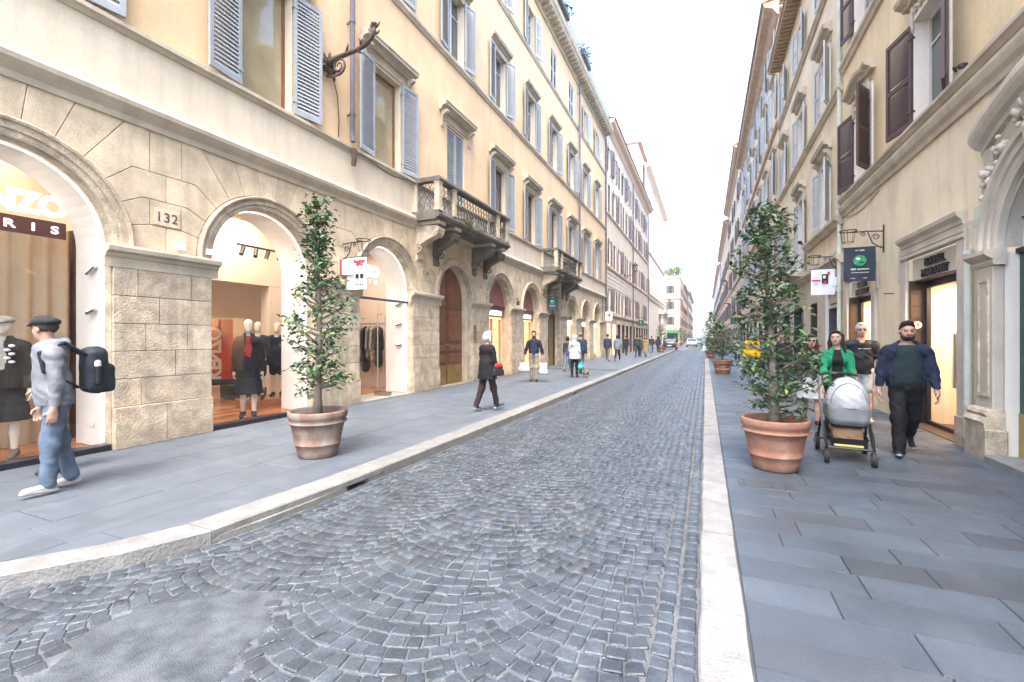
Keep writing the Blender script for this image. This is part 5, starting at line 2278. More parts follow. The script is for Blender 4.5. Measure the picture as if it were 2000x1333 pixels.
# clothes rail with hanging jackets
rail = thing('clothes_rail', 'chrome wall rail for clothes behind the glass shop door', 'clothes rail', (-9.6, 11.3, 0))
m = MB()
m.tube([(-1.0, 0, 1.98), (.62, 0, 1.98)], .014, 8)
for x in (-.95, 0, .6):
    m.tube([(x, 0, 1.98), (x, .28, 1.98)], .012, 6)
m.build('rail', 'metal_chrome', rail, False)
cols = [('black', (.02, .02, .022)), ('cream', (.62, .50, .36)), ('charcoal', (.05, .05, .055)), ('sand', (.50, .38, .26)), ('ink', (.03, .03, .05)), ('grey', (.30, .29, .28)), ('oatmeal', (.58, .47, .35)), ('dark grey', (.06, .06, .06))]
for i, (cn, col) in enumerate(cols):
    x = -.78 + i * .165
    ln = [.95, .88, 1.0, .92, 1.25, .9, .95, 1.1][i]
    lab = '%s jacket hanging on the rail, number %s from the door handle' % (cn, ['eight', 'seven', 'six', 'five', 'four', 'three', 'two', 'one'][i])
    g = [dict(key='jacket_body', prims=[cap((0, 0, 1.78), (0, 0, 1.90 - ln), .12, .17, (.42, 1.3, 1)), cap((0, -.19, 1.76), (0, -.25, 1.22), .055, .045, (.7, 1, 1)), cap((0, .19, 1.76), (0, .25, 1.22), .055, .045, (.7, 1, 1)), cap((0, -.17, 1.80), (0, .17, 1.80), .045, None, (.8, 1, 1))], k=.04, cut=None, amp=.006, seed=i)]
    fabric(col)
    j = sdf_object('hanging_jacket', g, .02, {'jacket_body': fabric(col)}, None, lab, 'jacket', (-9.6 + x, 11.25, 0), .18, 'jackets on the shop rail')
    m = MB()
    m.tube([(0, -.17, 1.84), (0, 0, 1.90), (0, .17, 1.84)], .010, 5)
    m.tube([(0, 0, 1.90), (0, 0, 1.97), (0, .02, 1.995), (0, .035, 1.98)], .005, 5)
    m.build('hanger', 'metal_chrome', j, False)

# panelled double door in the fourth arch
c = CEN[3]
door = thing('carved_door', 'tall arched double door of reddish brown wood with brass kick plates', 'door', (XL - .4, c, 0))
FD = Facade(XL, 1, door)
arch_reveal(FL, c, JD, -.42, ARC_R + .004, 'travertine_pale', 'door_reveal', pal)
DD = -.36
RD = ARC_R - .02
for sg in (-1, 1):
    m = FD.mb()
    pts = [(c + sg * .008, .02), (c + sg * RD, .02)] + [(c + sg * RD * math.cos(PI / 2 * i / 14), SPR + RD * math.sin(PI / 2 * i / 14)) for i in range(15)]
    pts[-1] = (c + sg * .008, pts[-1][1])
    m.slabpoly(pts, DD - .05, DD)
    leaf = m.build('leaf', 'door_wood', door)
    ya, yb = c + sg * .10, c + sg * (RD - .10)
    lo_, hi_ = min(ya, yb), max(ya, yb)
    for z0, z1 in ((.72, 1.02), (1.10, 1.32), (1.40, 2.50)):
        m = FD.mb()
        m.box(DD + .0005, DD + .003, lo_ - .025, hi_ + .025, z0 - .025, z1 + .025)
        m.build('panel_groove_shade', 'black_paint', leaf)  # flat black strip round the panel, painted shade of a groove
        m = FD.mb()
        for t, q in ((0.0, .03), (.05, .045), (.085, .022)):
            m.slabpoly([(lo_ + t, z0 + t), (hi_ - t, z0 + t), (hi_ - t, z1 - t), (lo_ + t, z1 - t)], DD - .004, DD + q, .012)
        m.build('panel', 'door_wood', leaf)
    m = FD.mb()
    z0 = 2.62
    pp = [(c + sg * .10, z0), (c + sg * (RD - .10), z0)] + [(c + sg * (RD - .12) * math.cos(PI / 2 * i / 8), SPR + (RD - .12) * math.sin(PI / 2 * i / 8)) for i in range(1, 8)] + [(c + sg * .10, SPR + (RD - .13) * math.sin(math.acos(.10 / (RD - .12))))]
    m.slabpoly(pp, DD - .004, DD + .03, .012)
    m.slabpoly(inset(pp, .06), DD - .003, DD + .05, .015)
    m.build('panel', 'door_wood', leaf)
    m = FD.mb()
    m.bbox(DD + .001, DD + .012, min(c + sg * .02, c + sg * (RD - .02)), max(c + sg * .02, c + sg * (RD - .02)), .03, .62, .003)
    m.build('kick_plate', 'brass', leaf)
    m = FD.mb()
    m.lathe([(0, 0), (.04, .005), (.045, .02), (.025, .035), (0, .04)], 12, (DD + .03, c + sg * .06, 1.3))
    m.build('door_knob', 'brass', leaf)
m = FD.mb()
m.box(DD, DD + .035, c - .022, c + .022, .03, SPR + RD - .05)
m.build('astragal', 'door_wood', door)
# stone step under the door
m = FL.mb()
m.box(DD - .06, .0, c - ARC_R, c + ARC_R, -.02, .012)
m.build('doorstep', 'travertine', pal)

# arches five to ten: small lit shops
def small_shop(k, label, kind):
    c = CEN[k]
    t = thing('shop_front', label, 'shop front', (XL - .5, c, 0), group='small shops under the arches')
    F = Facade(XL, 1, t)
    arch_reveal(F, c, JD, -.5, ARC_R + .004, 'travertine_pale', 'reveal', t)
    d = -.30
    if kind == 'pink':
        arch_sheet(F, c, d, ARC_R, SPR, 'lunette_pink', 'lunette', t, zcut=SPR - .02)
        m = F.mb()
        m.box(d - .03, d + .05, c - ARC_R, c + ARC_R, SPR - .10, SPR)
        m.build('transom', 'wood_brown', t)
        m = F.mb()
        m.box(d - .03, d + .02, c - ARC_R, c + ARC_R, SPR - .45, SPR - .11)
        b = m.build('sign_board', 'lunette_pink', t)
        put_text('CAMO', 'lettering', 'led_sign', b, XL + d + .03, c, SPR - .38, 1)
        # pale curtain rods and a warm-lit window with display
        m = F.mb()
        m.add([(d - .12, c - ARC_R, .1), (d - .12, c + ARC_R, .1), (d - .12, c + ARC_R, SPR - .45), (d - .12, c - ARC_R, SPR - .45)], [(0, 1, 2, 3)])
        m.build('lit_display', 'window_glow', t)
        for i in range(3):
            m = F.mb()
            y = c - ARC_R + .15 + i * .8
            m.prism([(d - .10, .14), (d - .04, .14), (d - .06, 2.3), (d - .10, 2.3)], y, y + .18)
            m.build('drape', 'curtain', t)
    elif kind == 'dark':
        m = F.mb()
        m.box(d - .03, d + .03, c - ARC_R, c - ARC_R + .12, 0, SPR)
        m.box(d - .03, d + .03, c + ARC_R - .12, c + ARC_R, 0, SPR)
        m.box(d - .03, d + .04, c - ARC_R, c + ARC_R, SPR - .25, SPR)
        m.box(d - .03, d + .03, c - .05, c + .05, 0, SPR - .26)
        m.build('door_frame', 'black_paint', t)
        arch_sheet(F, c, d - .02, ARC_R, SPR, 'brass', 'lunette', t, zcut=SPR - .02)
        for y0_, y1_ in ((c - ARC_R + .12, c - .05), (c + .05, c + ARC_R - .12)):
            m = F.mb()
            m.add([(d - .02, y0_, .05), (d - .02, y1_, .05), (d - .02, y1_, SPR - .25), (d - .02, y0_, SPR - .25)], [(0, 1, 2, 3)])
            m.build('door_pane', 'brass', t)
    else:
        arch_sheet(F, c, d, ARC_R, SPR, 'curtain', 'lunette', t, zcut=SPR - .02)
        m = F.mb()
        m.box(d - .02, d + .05, c - ARC_R, c + ARC_R, SPR - .08, SPR + .02)
        m.box(d - .02, d + .03, c - .03, c + .03, .3, SPR - .08)
        m.build('window_frame', 'metal_dark', t)
        m = F.mb()
        m.box(d - .02, d + .06, c - ARC_R + .1, c + ARC_R - .1, 2.35, 2.62)
        m.build('sign_box', 'led_sign', t)
        m = F.mb()
        m.add([(d - .06, c - ARC_R, .3), (d - .06, c + ARC_R, .3), (d - .06, c + ARC_R, 2.35), (d - .06, c - ARC_R, 2.35)], [(0, 1, 2, 3)])
        m.build('lit_display', 'window_glow_pale' if kind == 'pale' else 'wood_brown', t)
        m = F.mb()
        m.box(d - .05, d + .02, c - ARC_R, c + ARC_R, .0, .3)
        m.build('stall_riser', 'travertine', t)
    m = F.mb()
    m.add([(-.5, c - ARC_R, .01), (.02, c - ARC_R, .01), (.02, c + ARC_R, .01), (-.5, c + ARC_R, .01)], [(0, 1, 2, 3)])
    m.build('threshold', 'kerb_stone', t)
    return t


small_shop(4, 'amber-lit shop front with patterned pink lunette beside the carved door', 'pink')
small_shop(5, 'amber-lit shop front with pink lunette, second from the carved door', 'pink')
small_shop(6, 'dark and gold double doorway under the smaller balcony', 'dark')
small_shop(7, 'pale lit shop window under an arch just past the small balcony', 'pale')
small_shop(8, 'dark shop entrance under the second last arch of the palazzo', 'brown')
small_shop(9, 'pale lit shop window under the last arch of the palazzo', 'pale')
# red-edged light box on the pier by the banner
box = thing('light_box_sign', 'small white light box sign with red edge on the pier behind the banner', 'sign', (XL, 7.95, 2.95))
m = MB()
m.bbox(.06, .36, -.09, .09, 0, .34, .02)
m.build('lit_box', 'white_paint', box, False)
m = MB()
m.bbox(.0, .06, -.10, .10, -.01, .35, .01)
m.build('edge', 'print_red', box, False)
# ------------------------------------------------------------------ east side
yb = thing('yellow_house', 'yellow house with brown shutters, baroque portal and two boutique doorways', 'building', (XR, 9, 0))
FR = Facade(XR, -1, yb)
Y0R, YR1 = -3.0, 14.75
PC, PR, PSP = 6.56, 1.04, 2.62         # portal centre, radius, springing
S1 = (8.66, 10.50)                     # first boutique opening
S2 = (12.40, 14.25)
ZO = 2.96
# ground wall with openings
holes = [(S1[0], S1[1], -.05, ZO), (S2[0], S2[1], -.05, ZO)]
FR.wall('ground_wall', PC + 1.35, YR1, -.05, 4.8, holes, 'plaster_cream')
m = FR.mb()
arch_wall(m, PC, PC - 1.35, PC + 1.35, 4.8, PR, PSP)
m.build('portal_wall', 'stone_grey', yb)
FR.wall('ground_wall', Y0R, PC - 1.35, -.05, 4.8, [], 'plaster_cream')
FR.band('cornice', [(0, 4.76), (.04, 4.76), (.05, 4.84), (.10, 4.90), (.12, 4.96), (.13, 5.0), (.13, 5.04), (0, 5.05)], Y0R, YR1, 'stone_trim')
FR.wall('fascia', Y0R, YR1, 5.04, 5.14, [], 'plaster_band', d=.06)
FR.band('sill_course', [(0, 5.13), (.08, 5.13), (.12, 5.18), (.15, 5.20), (.15, 5.25), (0, 5.27)], Y0R, YR1, 'stone_trim')
WN = [(6.20, 1.15), (9.60, 1.15), (13.10, 1.15)]
uh = []
for yc, w in WN:
    uh.append((yc - w / 2, yc + w / 2, 5.27, 7.12))
    uh.append((yc - w / 2, yc + w / 2, 9.10, 11.0))
    uh.append((yc - w / 2, yc + w / 2, 13.0, 14.7))
FR.wall('upper_wall', Y0R, YR1, 5.25, 16.5, uh, 'plaster_yellow')
FR.band('string_course', [(0, 8.62), (.05, 8.62), (.07, 8.70), (.12, 8.76), (.12, 8.84), (.09, 8.92), (0, 8.96)], Y0R, YR1, 'stone_trim')
FR.band('string_course', [(0, 12.6), (.05, 12.6), (.10, 12.7), (.10, 12.82), (0, 12.9)], Y0R, YR1, 'stone_trim')
FR.band('main_cornice', [(0, 16.4), (.1, 16.4), (.2, 16.6), (.55, 16.7), (.6, 16.95), (0, 17.0)], Y0R, YR1, 'stone_trim')
m = FR.mb()
m.box(-10, -.6, Y0R, Y0R + .05, 0, 16.9)
m.box(-10, -.6, YR1 - .06, YR1 - .01, 0, 16.9)
m.box(-10, 0, Y0R + .06, YR1 - .07, 16.85, 16.95)
m.build('shell', 'plaster_yellow', yb)
for i, (yc, w) in enumerate(WN):
    add_window(FR, yc, 5.27, w, 1.85, 'frame_white', 'pane_dark', .20, 'plaster_white', .13)
    hw = w / 2
    if i == 0:
        add_shutter(FR, yc + hw - .01, 5.30, hw - .015, 1.80, 'shutter_brown', -1, 0.12, .0, False, True, .05)
        add_shutter(FR, yc - hw + .01, 5.30, hw - .015, 1.80, 'shutter_brown', 1, 0.10, .0, False, True, .05)
    else:
        # far leaf swung out and back, near leaf standing nearly square to the wall
        add_shutter(FR, yc + hw + .01, 5.30, .72, 1.80, 'shutter_brown', 1, 0.22, .05, i == 1, True, .05)
        add_shutter(FR, yc - hw, 5.30, .60, 1.80, 'shutter_brown', -1, .38 if i == 1 else .6, .05, False, True, .05)
    # second floor
    add_window(FR, yc, 9.10, w, 1.9, 'frame_white', 'pane_dark', .20, 'plaster_white', .13)
    add_shutter(FR, yc + hw + .01, 9.13, .60, 1.86, 'shutter_brown', 1, .2, .05, False, True, .05)
    add_shutter(FR, yc - hw, 9.13, .60, 1.86, 'shutter_brown', -1, .4, .05, False, True, .05)
    add_window(FR, yc, 13.0, w, 1.7, 'frame_white', 'pane_dark', .20, 'plaster_white', .13)
# baroque window heads: broken, curved hood over a carved cluster
def baroque_head(F, yc, z, w):
    m = F.mb()
    prof = [(0, 0), (.10, .0), (.12, .05), (.22, .10), (.24, .17), (.20, .20), (0, .22)]
    n = 14
    rings = []
    for i in range(n + 1):
        t = -1 + 2 * i / n
        y = yc + t * w / 2
        lift = .16 * max(0, math.cos(t * PI * .62)) ** 1.5 + (.04 if abs(t) > .8 else 0)
        rings.append([(d, y, z + lift + zz) for d, zz in prof])
    k = len(prof)
    vs = [p for r_ in rings for p in r_]
    fs = [tuple(range(k)), tuple(range(n * k, n * k + k))]
    for i in range(n):
        for j in range(k):
            fs.append((i * k + j, i * k + (j + 1) % k, (i + 1) * k + (j + 1) % k, (i + 1) * k + j))
    m.add(vs, fs)
    h = m.build('window_hood', 'stone_trim', F.root)
    # carved scrolls and leaves
    m = F.mb()
    rg = random.Random(int(yc * 10))
    for sg in (-1, 1):
        m.tube(scroll_pts2(F, yc + sg * .18, z - .12, .10, 1.4, sg), [.030] * 20, 6)
        m.tube(scroll_pts2(F, yc + sg * .42, z - .16, .07, 1.3, -sg), [.026] * 20, 6)
        m.tube([(.05, yc + sg * .55, z - .05), (.06, yc + sg * .60, z - .25), (.05, yc + sg * .56, z - .42), (.04, yc + sg * .62, z - .52)], [.04, .035, .03, .015], 6)
    for i in range(10):
        y = yc + rg.uniform(-.4, .4)
        zz = z - rg.uniform(.02, .26)
        m.lathe([(0, -.04), (.035, -.02), (.045, .01), (.03, .04), (0, .05)], 7, (.06, y, zz))
    m.lathe([(0, -.12), (.06, -.08), (.09, 0), (.07, .09), (0, .13)], 9, (.08, yc, z - .10))
    m.build('carving', 'stone_grey', h, smooth=True)


def scroll_pts2(F, y, z, r, turns, sg):
    return [(.06, y + sg * r * (1 - .8 * i / 19) * math.cos(turns * 2 * PI * i / 19), z + r * (1 - .8 * i / 19) * math.sin(turns * 2 * PI * i / 19)) for i in range(20)]


for yc, w in WN:
    baroque_head(FR, yc, 7.42, 1.75)


# boutique doorways
def boutique(S_, label, first):
    t = thing('boutique_entrance', label, 'shop front', (XR, (S_[0] + S_[1]) / 2, 0), group='boutique doorways of the yellow house')
    F = Facade(XR, -1, t)
    a, b = S_
    ZS = 2.58
    # stone surround with eared corners
    for y0_, y1_, z0_, z1_, d_ in ((a - .24, a - .002, 0, ZO - .001, .05), (b + .002, b + .24, 0, ZO - .001, .05), (a - .24, b + .24, ZO + .002, ZO + .22, .052), (a - .36, a - .241, 2.62, ZO + .22, .042), (b + .241, b + .36, 2.62, ZO + .22, .042)):
        m = F.mb()
        m.bbox(-.01, d_, y0_, y1_, z0_, z1_, .008)
        m.build('jamb_stone', 'stone_grey', t)
    m = F.mb()
    m.prism([(.05, ZO + .02), (.075, ZO + .02), (.075, ZO + .06), (.05, ZO + .08)], a - .22, b + .22)
    m.prism([(.05, ZO + .10), (.065, ZO + .10), (.065, ZO + .13), (.05, ZO + .14)], a - .22, b + .22)
    m.prism([(0, ZO + .221), (.06, ZO + .221), (.07, ZO + .28), (.13, ZO + .34), (.14, ZO + .40), (0, ZO + .42)], a - .20, b + .20)
    m.build('cornice', 'stone_grey', t)
    for y0_, y1_ in ((a - .25, a - .0015), (b + .0015, b + .25)):
        m = F.mb()
        m.bbox(-.01, .075, y0_, y1_, -.01, .42, .008)
        m.build('plinth_stone', 'travertine', t)
    # sign panel
    m = F.mb()
    m.box(-.14, -.06, a, b, ZS, ZO)
    sp = m.build('sign_panel', 'sign_cream', t)
    yc = (a + b) / 2
    put_text('ISABEL', 'lettering', 'black_paint', sp, XR + .035, yc, ZS + .195, -1)
    put_text('MARANT', 'lettering', 'black_paint', sp, XR + .035, yc, ZS + .02, -1)
    # recess: side, soffit, floor
    m = F.mb()
    m.box(-.27, -.001, b - .02, b + .02, 0, ZS)
    m.build('side_panel', 'wood_brown', t)
    m = F.mb()
    m.box(-1.4, -.271, b - .02, b + .02, 0, ZS)
    m.build('inner_wall', 'sign_cream', t)
    for i in range(11):
        m = F.mb()
        m.box(-.22, -.02, b - .034, b - .021, .10 + i * .225, .30 + i * .225)
        m.build('board', 'wood_brown', t)
    m = F.mb()
    m.box(-1.4, -.001, a - .02, a + .02, 0, ZS)
    m.build('side_panel', 'wood_brown', t)
    m = F.mb()
    m.box(-1.4, -.061, a, b, ZS - .02, ZS - .001)
    m.build('soffit', 'wood_brown', t)
    m = F.mb()
    m.box(-1.4, .04, a, b, -.03, .012)
    m.build('threshold', 'wood_brown', t)
    dx = -.25
    m = F.mb()
    for y0_, y1_ in ((a + .02, a + .14), (b - .12, b - .035), (a + .55, a + .60)):
        m.box(dx - .03, dx + .03, y0_, y1_, .012, ZS - .02)
    m.box(dx - .031, dx + .029, a + .14, b - .12, ZS - .14, ZS - .021)
    m.box(dx - .031, dx + .029, a + .14, b - .12, .013, .08)
    m.build('door_frame', 'black_paint', t)
    m = F.mb()
    m.add([(dx, a + .14, .08), (dx, b - .12, .08), (dx, b - .12, ZS - .14), (dx, a + .14, ZS - .14)], [(0, 1, 2, 3)])
    m.build('door_glass', 'door_glass', t)
    # room behind with warm light
    m = F.mb()
    m.add([(-1.4, a, 0), (-1.4, b, 0), (-1.4, b, ZS), (-1.4, a, ZS)], [(0, 1, 2, 3)])
    m.build('inner_wall', 'sign_cream', t)
    m = F.mb()
    m.box(dx - .04, dx + .05, a + .68, a + .73, .75, 1.62)
    for i in range(26):
        m.box(dx + .02, dx + .06, a + .655, a + .76, .76 + i * .033, .776 + i * .033)
    m.build('door_handle', 'stone_trim', t)
    lamp_light('boutique_glow', F.at(-.9, (a + b) / 2, ZS - .06), 34, .6, (1.0, .70, .38), parent=t, size_y=1.3)
    m = F.mb()
    m.lathe([(0, 0), (.06, 0)], 12, (-.9, yc, ZS - .045))
    m.build('ceiling_bulb', 'lamp_warm', t)
    if first:
        m = F.mb()
        n = 16
        m.add([(-.12 + .065 * math.cos(2 * PI * i / n), b - .036, 1.78 + .065 * math.sin(2 * PI * i / n)) for i in range(n)], [tuple(range(n))])
        st_ = m.build('sticker', 'white_paint', t)
        m = F.mb()
        m.add([(-.08, b - .037, 1.77), (-.12, b - .037, 1.81), (-.16, b - .037, 1.77)], [(0, 1, 2)])
        m.build('sticker_print', 'print_red', st_)
    return t


boutique(S1, 'glowing boutique doorway behind the bearded man, beside the portal', True)
boutique(S2, 'glowing boutique doorway under the navy banner', False)

# portal
pt = thing('portal', 'weathered baroque stone portal with green door and carved garland', 'portal', (XR, PC, 0))
FP = Facade(XR, -1, pt)
for sg in (-1, 1):
    e = PC + sg * PR
    lo_, hi_ = min(e, e + sg * .40), max(e, e + sg * .40)
    m = FP.mb()
    m.bbox(-.02, .20, lo_ - .05 * (sg > 0), hi_ + .07, -.02, .40, .015)
    m.build('plinth', 'travertine', pt)
    m = FP.mb()
    m.prism([(0, .40), (.20, .40), (.20, .46), (.23, .49), (.20, .54), (.17, .55), (.19, .59), (.17, .63), (.13, .65), (0, .65)], lo_ - .02, hi_ + .04)
    m.build('pilaster_base', 'travertine', pt)
    m = FP.mb()
    m.bbox(-.001, .11, lo_, hi_, .64, 2.46, .01)
    sh = m.build('pilaster', 'stone_grey', pt)
    m = FP.mb()
    for q in ((lo_ + .07, lo_ + .11, .8, 2.3), (hi_ - .11, hi_ - .07, .8, 2.3), (lo_ + .11, hi_ - .11, 2.26, 2.3), (lo_ + .11, hi_ - .11, .8, .84)):
        m.box(.109, .128, *q)
    m.build('raised_panel', 'travertine', sh)
    m = FP.mb()
    m.prism([(0, 2.46), (.12, 2.46), (.14, 2.50), (.13, 2.53), (.19, 2.57), (.22, 2.60), (.22, 2.65), (0, 2.67)], lo_ - .06, hi_ + .06)
    m.build('capital', 'stone_grey', pt)
    # jamb
    m = FP.mb()
    m.add([(-.001, e, 0), (-.14, e, 0), (-.14, e, PSP), (-.001, e, PSP)], [(0, 1, 2, 3)])
    m.build('jamb', 'plaster_white', pt)
    # outer strip with scrolled ear
    m = FP.mb()
    y_ = e + sg * .34
    pts = [(y_, 2.66), (y_ + sg * .03, 2.95), (y_ - sg * .02, 3.25), (y_ + sg * .05, 3.50), (y_ - sg * .03, 3.75), (y_ + sg * .04, 4.0), (y_ - sg * .22, 4.0), (e + sg * .12, 2.66)]
    m.slabpoly(pts, .0, .055)
    m.build('ear', 'stone_grey', pt)
m = FP.mb()
RPp = [(PR + .001, -.17), (PR + .001, .07), (PR + .05, .09), (PR + .11, .09), (PR + .115, .12), (PR + .20, .12), (PR + .21, .16), (PR + .26, .17), (PR + .30, .13), (PR + .305, .0)]
for i in range(32):
    a0, a1 = PI * i / 32, PI * (i + 1) / 32
    for (r0, d0), (r1, d1) in zip(RPp, RPp[1:]):
        m.add([(d0, PC + r0 * math.cos(a0), PSP + .05 + r0 * math.sin(a0)), (d1, PC + r1 * math.cos(a0), PSP + .05 + r1 * math.sin(a0)), (d1, PC + r1 * math.cos(a1), PSP + .05 + r1 * math.sin(a1)), (d0, PC + r0 * math.cos(a1), PSP + .05 + r0 * math.sin(a1))], [(0, 1, 2, 3)])
m.build('archivolt', 'stone_grey', pt)
# curved hood: rises from the ears to a crown
m = FP.mb()
prof = [(0, 0), (.06, .0), (.07, .06), (.13, .09), (.18, .15), (.20, .20), (.20, .27), (.17, .32), (0, .34)]
n = 28
vs, fs = [], []
for i in range(n + 1):
    t = -1 + 2 * i / n
    y = PC + t * 1.42
    vs += [(d, y, 3.95 + .42 * math.cos(t * PI / 2) ** .8 + zz) for d, zz in prof]
k = len(prof)
fs = [tuple(range(k)), tuple(range(n * k, n * k + k))]
for i in range(n):
    for j in range(k):
        fs.append((i * k + j, i * k + (j + 1) % k, (i + 1) * k + (j + 1) % k, (i + 1) * k + j))
m.add(vs, fs)
m.build('curved_hood', 'stone_grey', pt)
# garland of carved leaves above the arch
m = FP.mb()
rg = random.Random(8)
for i in range(80):
    a = rg.uniform(.45, PI - .45)
    r_ = PR + rg.uniform(.33, .62)
    y, z = PC + r_ * math.cos(a), PSP + .05 + r_ * math.sin(a)
    s_ = rg.uniform(.03, .075)
    m.lathe([(0, -s_), (s_ * .8, -s_ * .4), (s_, s_ * .2), (s_ * .6, s_ * .8), (0, s_)], 6, (.06 + rg.uniform(0, .05), y, z))
o = m.build('garland', 'stone_grey', pt, smooth=True)
o['kind'] = 'stuff'
# keystone
m = FP.mb()
m.prism([(0, 3.55), (.22, 3.60), (.26, 3.85), (.20, 4.0), (.28, 4.2), (0, 4.25)], PC - .17, PC + .17)
m.build('keystone', 'stone_grey', pt)
# door, brass, fanlight
m = FP.mb()
m.box(-.19, -.14, PC - PR, PC + PR, .02, PSP - .02)
dr = m.build('door', 'door_green', pt)
for sg in (-1, 1):
    for z0_, z1_ in ((.75, 1.2), (1.3, 2.4)):
        m = FP.mb()
        ya, yc_ = PC + sg * .14, PC + sg * (PR - .14)
        m.slabpoly([(min(ya, yc_), z0_), (max(ya, yc_), z0_), (max(ya, yc_), z1_), (min(ya, yc_), z1_)], -.141, -.105, .02)
        m.build('panel', 'door_green', dr)
    m = FP.mb()
    ya, yc_ = PC + sg * .02, PC + sg * (PR - .01)
    m.box(-.139, -.125, min(ya, yc_), max(ya, yc_), .04, .62)
    m.build('kick_plate', 'brass', dr)
m = FP.mb()
pts = [(PC + PR * math.cos(PI * i / 24), PSP + PR * math.sin(PI * i / 24)) for i in range(25)]
m.add([(-.18, p[0], p[1]) for p in pts], [tuple(range(25))])
m.build('fanlight', 'pane_dark', pt)
m = FP.mb()
for i in range(1, 8):
    a = PI * i / 8
    m.tube([(-.13, PC, PSP), (-.13, PC + PR * math.cos(a), PSP + PR * math.sin(a))], .013, 5)
for r_ in (.45, .8):
    m.tube([(-.13, PC + r_ * math.cos(PI * i / 20), PSP + r_ * math.sin(PI * i / 20)) for i in range(21)], .013, 5)
m.box(-.17, -.10, PC - PR, PC + PR, PSP - .03, PSP + .03)
m.build('fanlight_grille', 'iron', pt)
m = FP.mb()
m.bbox(-.12, .22, PC - PR + .05, PC + PR - .05, -.03, .09, .012)
m.build('doorstep', 'kerb_stone', pt)
# drainpipe, small bits on the wall
drainpipe(FR, 8.27, .0, 2.75, 'pipe_pale', .045, .075, False)
m = FR.mb()
m.bbox(.0, .012, 8.02, 8.28, 3.08, 3.34, .003)
m.build('number_plaque', 'pipe_pale', yb)
m = FR.mb()
m.tube([(.02, 12.0 + i * .15 * 1.0 - 4.0 * 0, 4.70 - .10 * math.sin(PI * i / 16)) for i in range(17)], .012, 5)
m.build('cable', 'stone_trim', yb)
m = FR.mb()
m.tube([(0, 8.35, 5.33), (.12, 8.35, 5.36), (.16, 8.45, 5.40), (.10, 8.52, 5.38)], .018, 5)
m.lathe([(0, 0), (.05, .01), (.06, .05), (0, .08)], 8, (.10, 8.35, 5.33))
m.build('wall_hook', 'iron', yb)
m = FR.mb()
m.tube([(.0, 11.2, 2.42), (.16, 11.2, 2.42)], .012, 6)
m.build('wall_pin', 'iron', yb)


# ---- second east house, cream with pale blue shutters
ch_ = thing('cream_house', 'cream house with pale blue shutters, hooded windows and deep wooden eave', 'building', (XR, 20, 0))
FC = Facade(XR, -1, ch_)
CY0, CY1 = 14.75, 26.1
cols = [16.75, 20.55, 24.3]
hs = []
for c in cols:
    hs += [(c - .52, c + .52, 5.0, 6.85), (c - .52, c + .52, 8.45, 10.25), (c - .5, c + .5, 12.2, 13.75)]
hs.append((20.55 - .52, 20.55 + .52, 4.0, 5.0))
gh = [(15.15, 16.35, -.05, 2.55), (17.9, 18.9, -.05, 2.7), (20.2, 22.2, -.05, 2.7), (23.3, 25.3, -.05, 2.7)]
FC.wall('ground_wall', CY0, CY1, -.05, 4.0, gh, 'stone_grey')
FC.wall('upper_wall', CY0, CY1, 4.0, 14.8, hs, 'plaster_cream')
FC.band('string_course', [(0, 4.62), (.08, 4.62), (.14, 4.70), (.22, 4.76), (.22, 4.84), (0, 4.90)], CY0, 19.3, 'stone_trim')
FC.band('string_course', [(0, 3.58), (.06, 3.58), (.12, 3.66), (.2, 3.72), (.2, 3.80), (0, 3.86)], CY0, CY1, 'stone_trim')
FC.band('string_course', [(0, 8.22), (.05, 8.22), (.09, 8.30), (.13, 8.33), (.13, 8.40), (0, 8.44)], CY0, CY1, 'stone_trim')
FC.band('string_course', [(0, 11.88), (.05, 11.88), (.09, 11.96), (.13, 12.0), (.13, 12.06), (0, 12.1)], CY0, CY1, 'stone_trim')
m = FC.mb()
m.box(-9, -.02, CY0 + .02, CY0 + .06, 14.0, 17.2)
m.box(-9, -.3, CY1 - .06, CY1 - .02, 0, 14.75)
m.box(-9, -.001, CY0 + .07, CY1 - .07, 14.70, 14.78)
m.build('shell', 'plaster_cream', ch_)
# eave with rafters
m = FC.mb()
m.prism([(0, 14.80), (.50, 14.74), (.52, 14.84), (0, 14.95)], CY0, CY1)
m.prism([(-.6, 15.25), (.56, 14.86), (.58, 14.92), (-.6, 15.33)], CY0, CY1)
m.build('eave', 'eave_wood', ch_)
m = FC.mb()
y = CY0 + .1
while y < CY1 - .1:
    m.prism([(.01, 14.66), (.42, 14.66), (.46, 14.72), (.46, 14.79), (.01, 14.79)], y, y + .10)
    y += .28
r_ = m.build('rafters', 'eave_wood', ch_)
r_['kind'] = 'stuff'
for i, c in enumerate(cols):
    for (z, h_, hooded) in ((5.0, 1.85, True), (8.45, 1.8, True), (12.2, 1.55, False)):
        if i == 1 and z == 5.0:
            add_window(FC, c, 4.0, 1.04, 2.85, 'frame_white', 'pane_dark', .2, 'plaster_white', .10)
            zz, hh = 4.0, 2.85
        else:
            add_window(FC, c, z, 1.04 if z < 12 else 1.0, h_, 'frame_white', 'pane_dark', .2, 'plaster_white', .10)
            zz, hh = z, h_
        hw = .52 if z < 12 else .5
        add_shutter(FC, c - hw, zz + .02, .50, hh - .04, 'shutter_pale', -1, .15 + .12 * ((i + int(z)) % 3), .05)
        add_shutter(FC, c + hw, zz + .02, .50, hh - .04, 'shutter_pale', 1, .10 + .12 * ((i + int(z)) % 2), .05)
        if hooded:
            add_hood(FC, c, z + h_ + .28, 1.72, .26, .26, z < 6, 'stone_trim')
